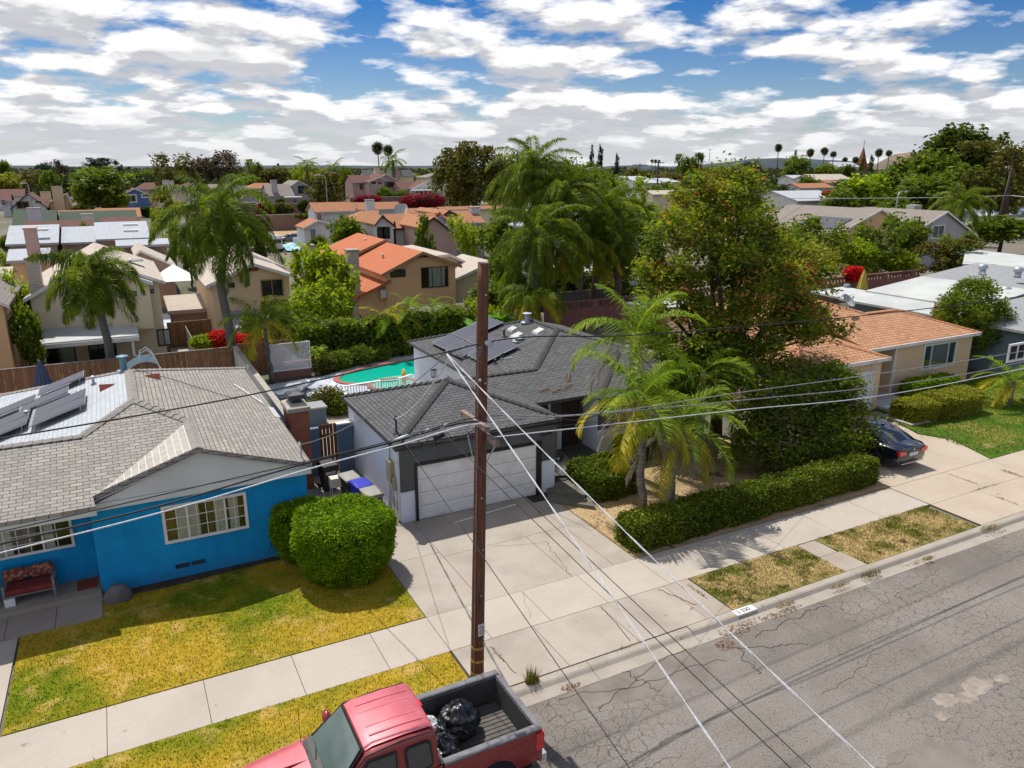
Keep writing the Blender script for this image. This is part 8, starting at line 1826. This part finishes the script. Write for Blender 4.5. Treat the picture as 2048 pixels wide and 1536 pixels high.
def fill_trees():
    r_ = random.Random(5); kinds = (('leaf_mid', 'round', 'green'), ('leaf_lime', 'open', 'light green'), ('leaf_olive', 'round', 'olive'), ('leaf_dark', 'round', 'dark'), ('leaf_mid', 'open', 'loose leafed'))
    spots = ((165, 445, 26, 118), (345, 430, 40, 118), (390, 452, 44, 108), (420, 470, 50, 98), (345, 475, 36, 92), (375, 495, 30, 86), (318, 418, 36, 140), (395, 425, 40, 150), (455, 425, 40, 135), (410, 398, 36, 175), (15, 470, 40, 118), (5, 500, 40, 92), (160, 408, 40, 180), (225, 405, 40, 175), (470, 398, 24, 185), (640, 470, 34, 100), (1010, 452, 60, 110), (1040, 480, 60, 90), (1120, 405, 70, 125), (1000, 398, 60, 130), (1230, 378, 60, 125), (1330, 408, 90, 105), (1400, 395, 70, 120), (1560, 370, 70, 130), (1590, 420, 70, 80), (1640, 412, 60, 75), (1700, 402, 50, 110), (1780, 415, 50, 92), (1900, 400, 60, 92), (1960, 470, 60, 70), (1560, 450, 90, 55), (1930, 478, 60, 60))
    NM = ['behind the two skylight roofs', 'left of the tall palm crown', 'behind the palm by the tan houses', 'right of the tall palm crown, lower', 'between the tan house roofs', 'above the roof of the second tan house', 'before the blue house', 'below the maroon gabled house', 'left of the bougainvillea terrace', 'behind the tallest left palm', 'above the white roof at the left edge', 'at the left edge below the white roof', 'right of the chimneyed tan house', 'before the large round tree', 'under the slate roofed house', 'left of the white two storey house', 'left of the large queen palm crown', 'behind the large queen palm crown', 'below the tallest queen palm', 'between grove and queen palms', 'right of the tallest queen palm', 'before the pale bungalow', 'left of the spreading tree top', 'behind the spreading tree top', 'behind the far end of the spreading tree', 'below the white bungalow', 'between the bungalow and lime tree', 'behind the taupe roofs', 'above the beige house', 'beside the right queen palm', 'at the foot of the spreading tree', 'below the right queen palm']
    for i, (px, py, w_, Y) in enumerate(spots):
        mt, kd, wd = kinds[i % 5]; far_tree(px, py, w_, Y, mt, kd, '%s garden tree %s' % (wd, NM[i]), group='garden trees between the houses behind')
def far_tree(px, pyt, wpx, Y, mat, kind='round', label=None, z0=None, group=None, cat='tree', pyb=None, v=None, name='tree'):
    x, zt = P_(px, pyt, Y); zb_ = gnd_z(x, Y) if z0 is None else z0
    if pyb is not None: zb_ = P_(px, pyb, Y)[1]
    dist = np.linalg.norm(np.array((x, Y, 0))); r = wpx/F_PX*np.dot(np.array((x, Y, zt-CAM_H)), fw)/2; hgt = max(1.0, zt-zb_); v = (int(px) % 3) if v is None else v
    if (kind, v, mat) not in FM: o = quads('crown', unit_crown(kind, v), mat); FM[(kind, v, mat)] = o.data; bpy.data.objects.remove(o)
    t = thing(name, label or 'tree', cat, (x, Y, zb_), group); c = bpy.data.objects.new('crown', FM[(kind, v, mat)]); SC.collection.objects.link(c); c.parent = t; lift = .12*hgt if kind not in ('cone',) else 0
    c.scale = (r*1.22, r*1.22, hgt-lift); c.location = (0, 0, lift); c.rotation_euler = (0, 0, px*1.7)
    MB().tube([(x, Y, zb_-.2), (x+r*.08, Y, zb_+hgt*.45), (x-r*.05, Y, zb_+hgt*.8)], [max(.12, r*.09), max(.08, r*.06), .05], 6).build('trunk', 'bark', t, True); return t
FT = [
 (190, 317, 78, 560, 'leaf_blue', 'layer', 'dark blue green conifer mass on the left skyline'), (191, 335, 126, 172, 'leaf_mid', 'round', 'large dense round tree between the white gabled and blue houses'),
 (50, 340, 95, 250, 'leaf_olive', 'open', 'olive feathery tree behind the white gabled house'), (12, 346, 60, 235, 'leaf_yellowgreen', 'round', 'yellowish round tree at the left edge of the skyline'), (98, 342, 40, 225, 'leaf_mid', 'tall', 'narrow dark green tree left of the large round tree'),
 (2, 321, 30, 420, 'leaf_mid', 'round', 'dark tree top cut by the left edge'), (112, 320, 36, 520, 'leaf_purple', 'open', 'thin spreading tree on the skyline left of the conifer mass'), (85, 327, 40, 480, 'leaf_blue', 'round', 'far dark tree left of the thin spreading tree'),
 (258, 347, 34, 330, 'leaf_lime', 'round', 'small lime green tree behind the blue house'), (290, 340, 50, 300, 'leaf_mid', 'round', 'green round tree behind the blue house roof'), (240, 330, 12, 700, 'leaf_blue', 'tall', 'slim far tree right of the conifer mass'),
 (342, 306, 84, 240, 'leaf_olive', 'open', 'brownish olive eucalyptus, left one of two'), (362, 330, 60, 236, 'leaf_olive', 'open', 'lower olive tree between the two brown eucalyptus'), (428, 302, 100, 250, 'leaf_purple', 'open', 'purple brown open crowned eucalyptus, right one of two'),
 (328, 374, 56, 170, 'leaf_yellowgreen', 'layer', 'yellow green layered conifer right of the blue house'), (504, 321, 42, 255, 'leaf_mid', 'tall', 'dark green tree rising above the yellow house'), (480, 345, 66, 245, 'leaf_mid', 'round', 'green tree mass left of the yellow house'),
 (545, 334, 66, 250, 'leaf_olive', 'round', 'olive round tree behind the grey house'), (590, 330, 60, 262, 'leaf_lime', 'open', 'lime green tree behind the grey house roof'), (640, 338, 60, 255, 'leaf_yellowgreen', 'round', 'yellow green tree behind the street lamp'),
 (662, 345, 90, 196, 'leaf_olive', 'layer', 'broad layered pine beside the street lamp'), (690, 335, 40, 240, 'leaf_mid', 'round', 'tree behind the broad layered pine'),
 (905, 300, 80, 150, 'leaf_olive', 'tall', 'feathery olive tree at the left of the tall grove'), (945, 288, 96, 146, 'leaf_olive', 'tall', 'tallest olive green tree of the central grove'), (985, 296, 80, 144, 'leaf_olive', 'tall', 'olive tree at the right of the tall grove'), (1025, 312, 70, 150, 'leaf_mid', 'round', 'dark tree between the grove and the tallest queen palm'),
 (850, 348, 60, 260, 'leaf_lime', 'open', 'light palm like tree behind the cream house'), (690, 432, 78, 92, 'leaf_mid', 'round', 'round topped dark green tree beside the tudor house'), (847, 430, 72, 80, 'leaf_mid', 'cone', 'egg shaped clipped cypress before the tudor house'),
 (932, 432, 70, 76, 'leaf_lime', 'open', 'loose light green tree below the white chimney'), (508, 434, 60, 92, 'leaf_dark', 'round', 'dark tree with yellow highlights right of the tall queen palm'),
 (768, 374, 34, 196, 'leaf_mid', 'round', 'shrubby tree before the pink house'), (800, 380, 36, 194, 'leaf_mid', 'round', 'second shrubby tree before the pink house, right one'), (560, 396, 20, 196, 'leaf_dark', 'round', 'small dark tree by the grey house chimney'),
 (1135, 318, 90, 120, 'leaf_mid', 'round', 'green tree mass right of the tallest queen palm'), (1200, 340, 90, 112, 'leaf_mid', 'round', 'broad green tree behind the queen palms'), (1260, 350, 80, 110, 'leaf_lime', 'open', 'light green tree left of the white flat roofed building'),
 (1185, 293, 22, 260, 'leaf_blue', 'cone', 'dark conifer left of the taller one on the skyline'), (1202, 290, 26, 262, 'leaf_blue', 'cone', 'tallest dark conifer on the skyline, centre right'), (1235, 307, 22, 262, 'leaf_blue', 'cone', 'small dark conifer right of the pair on the skyline'),
 (1180, 325, 70, 240, 'leaf_mid', 'round', 'green tree at the foot of the dark conifers'), (1270, 335, 60, 230, 'leaf_olive', 'round', 'olive tree behind the street sign'), (1340, 345, 80, 220, 'leaf_olive', 'round', 'olive tree behind the white flat roofed building'),
 (1365, 310, 34, 225, 'leaf_mid', 'tall', 'green pine behind the white building, left of a pair'), (1390, 308, 34, 226, 'leaf_mid', 'tall', 'green pine behind the white building, right of a pair'), (1330, 366, 90, 140, 'leaf_mid', 'round', 'dark tree before the white building'),
 (1430, 334, 70, 190, 'leaf_mid', 'round', 'green tree left of the big tree top'), (1500, 325, 60, 300, 'leaf_blue', 'round', 'dark distant tree behind the big tree top'), (1595, 313, 70, 190, 'leaf_mid', 'round', 'dense round green tree below the far fan palms'),
 (1650, 328, 60, 230, 'leaf_mid', 'round', 'dark tree below the row of fan palms'), (1700, 330, 50, 240, 'leaf_dark', 'round', 'dark tree left of the church spire'), (1726, 316, 20, 235, 'leaf_dark', 'cone', 'dark cypress before the church spire, left one'), (1745, 310, 24, 236, 'leaf_dark', 'cone', 'dark cypress right of the church spire'),
 (1622, 352, 44, 140, 'leaf_mid', 'round', 'round tree before the far pale bungalow'), (1775, 340, 80, 150, 'leaf_mid', 'round', 'green tree right of the church spire'), (1735, 345, 120, 128, 'leaf_blue', 'layer', 'dark layered deodar left of the lime tree'), (1730, 350, 120, 96, 'leaf_lime', 'round', 'broad lime green tree behind the solar panel roof'), (1680, 375, 80, 92, 'leaf_mid', 'round', 'green tree behind the white bungalow'),
 (1800, 330, 110, 118, 'leaf_mid', 'round', 'green tree at the foot of the huge dark trees'), (1870, 300, 130, 112, 'leaf_mid', 'round', 'huge green tree, left part of the group on the right'), (1940, 252, 150, 125, 'leaf_dark', 'round', 'tallest dark tree on the right skyline'), (1890, 270, 110, 128, 'leaf_dark', 'round', 'dark tree left of the tallest one on the right'), (1930, 330, 130, 105, 'leaf_mid', 'round', 'wide green tree below the tallest dark one'), (1850, 350, 120, 100, 'leaf_mid', 'round', 'leafy tree behind the beige house roof'), (1990, 355, 90, 100, 'leaf_mid', 'round', 'green tree behind the right queen palm'),
 (2025, 285, 130, 88, 'leaf_olive', 'layer', 'drooping deodar with dark leaning trunk at the right edge'),
 (1765, 428, 110, 50, 'leaf_mid', 'open', 'airy green tree before the tan solar panel house'), (1720, 478, 80, 50, 'leaf_lime', 'round', 'lime green shrub tree at the foot of the tan house'), (1800, 498, 90, 49, 'leaf_lime', 'round', 'rounded lime tree above the pink block wall'), (1886, 478, 110, 50, 'leaf_olive', 'layer', 'flat layered pine before the beige house'),
 (2010, 432, 110, 62, 'leaf_mid', 'round', 'dark green tree at the right edge above the flat roofs'), (1645, 430, 120, 52, 'leaf_rust', 'open', 'rusty leaved tree right of the big spreading one'), (1600, 470, 90, 48, 'leaf_dark', 'round', 'dark tree behind the big spreading one'),
 (650, 490, 120, 53, 'leaf_lime', 'round', 'bright lime tree before the orange roofed house, taller part'), (635, 545, 130, 50.5, 'leaf_lime', 'open', 'spreading lime green tree behind the pool hedge'), (585, 600, 90, 48, 'leaf_mid', 'open', 'green shrubby tree behind the white lattice'),
 (20, 540, 80, 60, 'leaf_lime', 'open', 'feathery lime plant at the left edge'), (40, 610, 60, 53, 'leaf_mid', 'round', 'round citrus tree at the left of the tan house'), (5, 580, 50, 56, 'leaf_lime', 'round', 'bright green shrub cut by the left edge'),
 (980, 560, 110, 50, 'leaf_mid', 'round', 'green shrub tree left of the large queen palm'), (1180, 590, 80, 52, 'leaf_mid', 'open', 'loose green shrub between the queen palm trunks'), (1290, 520, 110, 49, 'leaf_mid', 'open', 'leafy tree left of the big spreading one'), (965, 598, 70, 47, 'leaf_lime', 'open', 'yellow green foliage behind the pole top'),
 (1015, 420, 130, 74, 'leaf_mid', 'round', 'dark tree wall behind the queen palms, left part'), (1105, 400, 150, 70, 'leaf_dark', 'round', 'dark tree wall behind the queen palms, below the tallest palm'), (1200, 395, 150, 68, 'leaf_mid', 'round', 'broad dark tree behind the brown trunked queen palm'), (1275, 415, 110, 66, 'leaf_mid', 'round', 'dark tree between the queen palms and the spreading tree'), (1010, 500, 110, 55, 'leaf_mid', 'round', 'bushy tree left of the large queen palm trunk'), (1135, 520, 110, 53, 'leaf_dark', 'round', 'shady tree between the two large queen palm trunks'), (1225, 500, 100, 52, 'leaf_mid', 'open', 'loose tree among the brown palm trunks'),
 (605, 628, 110, 46.8, 'leaf_mid', 'round', 'leafy shrub tree right behind the white lattice'), (520, 600, 90, 48.5, 'leaf_mid', 'open', 'loose tree behind the low palm by the lattice'), (700, 640, 90, 46.6, 'leaf_lime', 'round', 'bright shrub rising from the tall pool hedge'), (900, 610, 90, 46.8, 'leaf_mid', 'round', 'green shrub at the right end of the pool hedge'),
 (1912, 462, 80, 50, 'leaf_mid', 'open', 'leafy tree before the gable of the beige house'), (1830, 436, 70, 54, 'leaf_mid', 'round', 'green tree before the wall of the beige house'), (1800, 395, 90, 84, 'leaf_mid', 'round', 'tree rising behind the beige house roof'),
 (2000, 520, 90, 50, 'leaf_mid', 'round', 'low green tree between the flat roofs')]
for px, pt_, w_, Y, mt, kd, lb in FT: far_tree(px, pt_, w_, Y, mt, kd, lb)
fill_trees()
# dark leaning trunk of the deodar and the tall ones beside it
x, z = P_(2028, 300, 86); x2, _ = P_(2000, 460, 86); m = MB().tube([(x2, 86, 0), ((x+x2)/2+.8, 86, z*.5), (x, 86, z)], [.55, .42, .15], 8).build('tree_trunk', 'bark', None, True); tag(m, 'dark leaning tree trunk at the right edge', 'tree'); m.name = 'dead_tree'
# flowering shrubs
def flowers(label, px, py, wpx, hpx, Y, mat, n=1500, s=.12, base=None):
    x, z = P_(px, py, Y); d = np.linalg.norm(np.array((x, Y))); r = wpx/F_PX*d/2; h = hpx/F_PX*d
    bush(label, (x, Y), r, max(.6, r*.35), z-h/2, z+h/2, n, s, mat, 2.2, 'bougainvillea', int(px), 'flowering shrub', fuzz=r*.06, core=.8)
flowers('bright red flowers spilling over the brown fence beside the palm trunk', 445, 678, 60, 30, 46.2, 'flower_red', 1800, .09); flowers('smaller red flowers right of the tall palm trunk', 492, 682, 46, 22, 45.8, 'flower_red', 1200, .09)
flowers('red bougainvillea spilling over the pink block wall', 1707, 548, 46, 24, 46.0, 'flower_red', 1600, .13); flowers('dark red bougainvillea hedge on the block wall below the white sunroom', 848, 402, 88, 24, 176, 'flower_magenta', 2600, .28)
flowers('dark red bougainvillea on the terrace wall left of the olive shrub', 530, 420, 32, 24, 170, 'flower_magenta', 1500, .28); flowers('olive and cream flowering shrub on the terrace wall', 562, 420, 46, 22, 170, 'leaf_olive', 1700, .28); flowers('red flowering vine at the end of the terrace wall', 735, 398, 50, 10, 177, 'flower_magenta', 900, .28)
flowers('dark ivy at the foot of the terrace wall', 612, 414, 30, 22, 168, 'leaf_dark', 900, .28); flowers('small vine on the lower retaining wall', 612, 432, 40, 8, 148, 'leaf_olive', 700, .24); flowers('red flowers on the white bungalow roof edge', 1655, 387, 24, 8, 96, 'flower_red', 600, .2); flowers('clipped dark hedge beside the blue house', 296, 424, 32, 16, 185, 'leaf_dark', 900, .28)
flowers('green foliage mound by the yucca behind the brown fence', 408, 684, 50, 24, 46.3, 'leaf_lime', 1600, .10)
# fan palms and far feather palms
def fan_palm(label, px, py, r_px, Y, seed=0, dead=True, group=None):
    x, z = P_(px, py, Y); d = np.dot(np.array((x, Y, z-CAM_H)), fw); r = r_px/F_PX*d; zb_ = gnd_z(x, Y); t = thing('fan_palm', label, 'palm tree', (x, Y, zb_), group); r_ = np.random.RandomState(seed)
    MB().tube([(x, Y, zb_-.3), (x+.3, Y, (zb_+z)/2), (x, Y, z)], [.28, .2, .17], 8).build('trunk', 'bark', t, True)
    n = 420; dd = rand_dirs(r_, n); dd[:, 2] = dd[:, 2]*.9+.15; U = dd/np.linalg.norm(dd, axis=1)[:, None]; C = np.array((x, Y, z))+U*r*.55; V = np.cross(U, rand_dirs(r_, n)); V /= np.linalg.norm(V, axis=1)[:, None]
    quads('crown', kites(C, U, V, (r*r_.uniform(.35, .5, n))[:, None], r*.045), 'frond_fan', t)
    if dead: dd = rand_dirs(r_, 160); dd[:, 2] = -np.abs(dd[:, 2])*1.4-.2; U = dd/np.linalg.norm(dd, axis=1)[:, None]; C = np.array((x, Y, z-r*.2))+U*r*.5; V = np.cross(U, rand_dirs(r_, 160)); V /= np.linalg.norm(V, axis=1)[:, None]; quads('dead_fronds', kites(C, U, V, r*.42, r*.05), 'dead_frond', t)
    return t
for i, (px, py, r, Y, lb) in enumerate(((755, 295, 14, 255, 'tall fan palm above the slate roofs, left of a pair'), (776, 300, 12, 262, 'fan palm behind the taller one above the slate roofs'), (1557, 295, 9, 260, 'tallest fan palm right of the big tree top'), (1621, 305, 9, 250, 'fan palm with long thin trunk, second in the far row'), (1649, 302, 9, 270, 'fan palm in the far row, third from left'), (1667, 309, 8, 280, 'fan palm in the far row, fourth from left'),
    (1690, 320, 7, 300, 'small fan palm left of the church spire, left of two'), (1711, 320, 8, 300, 'small fan palm left of the church spire, right of two'), (1758, 305, 9, 255, 'fan palm just right of the church spire'), (1778, 307, 8, 258, 'fan palm second right of the church spire'), (1304, 322, 4, 420, 'tiny fan palm on the far horizon, left of three'), (1311, 322, 4, 420, 'tiny fan palm on the far horizon, middle of three'), (1318, 323, 4, 425, 'tiny fan palm on the far horizon, right of three'), (556, 329, 3, 600, 'tiny palm on the horizon above the yellow house'))): fan_palm(lb, px, py, r, Y, i, dead=r > 8)
def far_palm(label, px, py, Lpx, Y, seed, mat='frond_queen', n=16):
    x, z = P_(px, py, Y); d = np.dot(np.array((x, Y, z-CAM_H)), fw); L = Lpx/F_PX*d; st = dict(FAR); st['ll'] = L*.28; st['wl'] = L*.022; palm(label, (x, Y, gnd_z(x, Y)), (x, Y, z), L, n, st, (L*.09, L*.07), seed, (mat,), individual=False, elev=(80, -45))
far_palm('dark queen palm between the grey house and the street lamp', 614, 330, 34, 225, 31); far_palm('ragged palm behind the broad layered pine', 668, 335, 30, 235, 32); far_palm('feather palm below the two fan palms', 785, 322, 38, 225, 33, n=20)
x, z = P_(1925, 405, 62); palm('large queen palm with yellow fruit before the right deodar', (x, 62, 0), (x, 62, z), 5.2, 34, QUEEN, (.3, .22), 34, elev=(82, -55)); far_palm('pale palm tree at the left edge of the cream house', 866, 352, 30, 240, 36, 'frond_king', 14)
far_palm('spiky palm top right of the far fan palms row', 1512, 322, 14, 300, 37)
# poles and lamps
def street_lamp(label, px, pyt, pyb, Y, side, arm):
    x, zt = P_(px, pyt, Y); t = thing('street_lamp', label, 'street lamp', (x, Y, gnd_z(x, Y))); MB().tube([(x, Y, gnd_z(x, Y)), (x, Y, zt-.8), (x+side*arm*.15, Y, zt-.2), (x+side*arm*.6, Y, zt), (x+side*arm, Y, zt)], [.14, .10, .08, .07, .06], 8).build('post', 'galv', t, True)
    MB().ball((x+side*(arm+.25), Y, zt-.05), .45, .2, .12, 10, 6).build('lamp_head', 'flat_white', t, True)
street_lamp('grey street lamp curving left before the layered pine', 651, 350, 405, 165, -1, 1.6); street_lamp('street lamp curving right over the beige house', 1797, 383, 420, 80, 1, 1.5); street_lamp('white topped street lamp before the white gabled house', 56, 366, 410, 170, -1, .6); street_lamp('street lamp rising above the green trees right of the tallest palm', 1170, 335, 360, 130, 1, 3.0)
def far_pole(label, px, pyt, Y, arms=2, w=1.2, r=.16, lean=0):
    x, zt = P_(px, pyt, Y); t = thing('utility_pole', label, 'pole', (x, Y, gnd_z(x, Y))); MB().tube([(x-lean, Y, gnd_z(x, Y)), (x, Y, zt)], [r*1.2, r], 8).build('shaft', 'bark', t, True)
    for k in range(arms): MB().box(x-w, Y-.08, zt-.5-k*1.2, x+w, Y+.08, zt-.3-k*1.2).build('crossarm', 'bark', t)
far_pole('dark utility pole before the white flat roofed building', 1317, 322, 150, 2, 1.8); far_pole('distant utility pole left of the tall grove', 873, 328, 260, 1, 1.8); far_pole('distant utility pole above the slate roofs', 810, 331, 280, 1, 2.4); far_pole('utility pole with wide crossarm left of the white building', 1280, 327, 190, 1, 2.6); far_pole('short dark pole right of the pines', 1424, 323, 200, 1, .6); far_pole('slender wooden utility pole at the right edge', 2024, 335, 74, 1, 1.0, .15, 1.6)
x, z = P_(1420, 299, 230); t = thing('antenna', 'thin tall antenna on the skyline, centre right', 'antenna', (x, 230, 0)); MB().tube([(x, 230, 0), (x, 230, z)], .09, 6).build('mast', 'galv', t); MB().box(x-1.1, 229.9, z-.1, x+1.1, 230.1, z+.05).build('aerial', 'galv', t)
x, z = P_(1592, 300, 260); t = thing('cell_tower', 'dark pine shaped mast between the far fan palms', 'mast', (x, 260, 0)); MB().tube([(x, 260, 0), (x, 260, z)], .25, 6).build('mast', 'leaf_core', t); m = MB()
for k in range(7): m.tube([(x-1.2+.1*k, 260, z-3+.45*k), (x+1.2-.1*k, 260, z-2.8+.45*k)], .16, 5)
m.build('aerial', 'leaf_core', t)
x, z = P_(1251, 358, 120); t = thing('street_sign', 'small teal street sign among the green trees', 'sign', (x, 120, 0)); MB().tube([(x, 120, 0), (x, 120, z-.2)], .05, 6).build('post', 'galv', t); MB().box(x-.7, 119.95, z-.2, x+.7, 120, z+.2).build('plate', 'sign_green', t)
wire(sag(tuple(gy(1500, 396, 74)), tuple(gy(2024, 391, 74)), .2, 20), .05, 'wire_white', 'pale cable strung toward the slender pole at the right'); wire(sag(tuple(gy(2024, 391, 74)), tuple(gy(2200, 400, 60)), .2, 10), .05, 'wire_white', 'pale cable leaving the slender pole at the right edge')
m = MB().box(*P_(1656, 388, 99)[:1], 99, 0, P_(1674, 388, 99)[0], 103, 1) ; m = None
# the wood of far crowns that fills the valley
def far_wood():
    r_ = np.random.RandomState(77); Cs = []
    for (n, d0, d1, hm, rr_) in ((420, 230, 420, 6.0, 4.6), (700, 420, 900, 7.5, 6.5), (900, 900, 2200, 9.5, 12)):
        d = np.sqrt(r_.uniform(d0*d0, d1*d1, n)); az = YAW+r_.uniform(-R(40), R(38), n); x, y = d*np.sin(az), d*np.cos(az)
        for xi, yi in zip(x, y):
            h_ = hm*r_.uniform(.6, 1.25); r0 = rr_*r_.uniform(.6, 1.3); k = 60 if d0 < 900 else 34
            p = rand_dirs(r_, k); p[:, 2] = np.abs(p[:, 2]); Cs.append((np.array((xi, yi, gnd_z(xi, yi)+h_*.25))+p*np.array((r0, r0, h_*.78)), np.full(k, r0*.24)))
    P = np.concatenate([c for c, _ in Cs]); S_ = np.concatenate([s for _, s in Cs]); n = len(P); U = rand_dirs(r_, n, .5); V = np.cross(U, rand_dirs(r_, n)); V /= np.linalg.norm(V, axis=1)[:, None]; s = (S_*r_.uniform(.7, 1.3, n))[:, None]
    tag(quads('wood', kites(P, U, V, s, s*.7), 'leaf_far'), 'distant mass of trees filling the suburb to the horizon', 'trees', kind='stuff')
leafmat('leaf_far', [(0, (.022, .036, .018)), (.5, (.05, .065, .022)), (1, (.12, .12, .035))], .2)
far_wood()
# scattered roofs far behind
fg = 'distant roofs scattered among the trees'
rd = random.Random(12); k = 0
for i in range(18):
    Y = rd.uniform(235, 520); px = rd.uniform(0, 1700); x, _ = P_(px, 340, Y); w_, d_ = rd.uniform(5, 9), rd.uniform(4, 6); zb_ = gnd_z(x, Y); ze = zb_+rd.choice([2.8, 5.2]); rm = rd.choice(['roof_maroon', 'roof_taupe', 'roof_pale', 'roof_terra', 'roof_slate', 'roof_white']); wm = rd.choice(['house_white', 'cream_stucco', 'house_pink', 'house_grey'])
    t = thing('house', 'small distant house with %s roof among the far trees, %s' % ({'roof_maroon': 'maroon', 'roof_taupe': 'taupe', 'roof_pale': 'cream', 'roof_terra': 'terracotta', 'roof_slate': 'slate grey', 'roof_white': 'white'}[rm], 'far left' if px < 350 else 'left of centre' if px < 750 else 'behind the tall grove' if px < 1150 else 'right of the tall palms'), 'house', (x, Y, zb_), fg)
    roof([[(x-w_, Y-d_, ze), (x+w_, Y-d_, ze), (x+w_-1, Y, ze+d_*.4), (x-w_+1, Y, ze+d_*.4)], [(x+w_-1, Y, ze+d_*.4), (x-w_+1, Y, ze+d_*.4), (x-w_, Y+d_, ze), (x+w_, Y+d_, ze)]], rm, t, .2); MB().box(x-w_+.4, Y-d_+.4, zb_, x+w_-.4, Y+d_-.4, ze-.2).build('wall', wm, t)
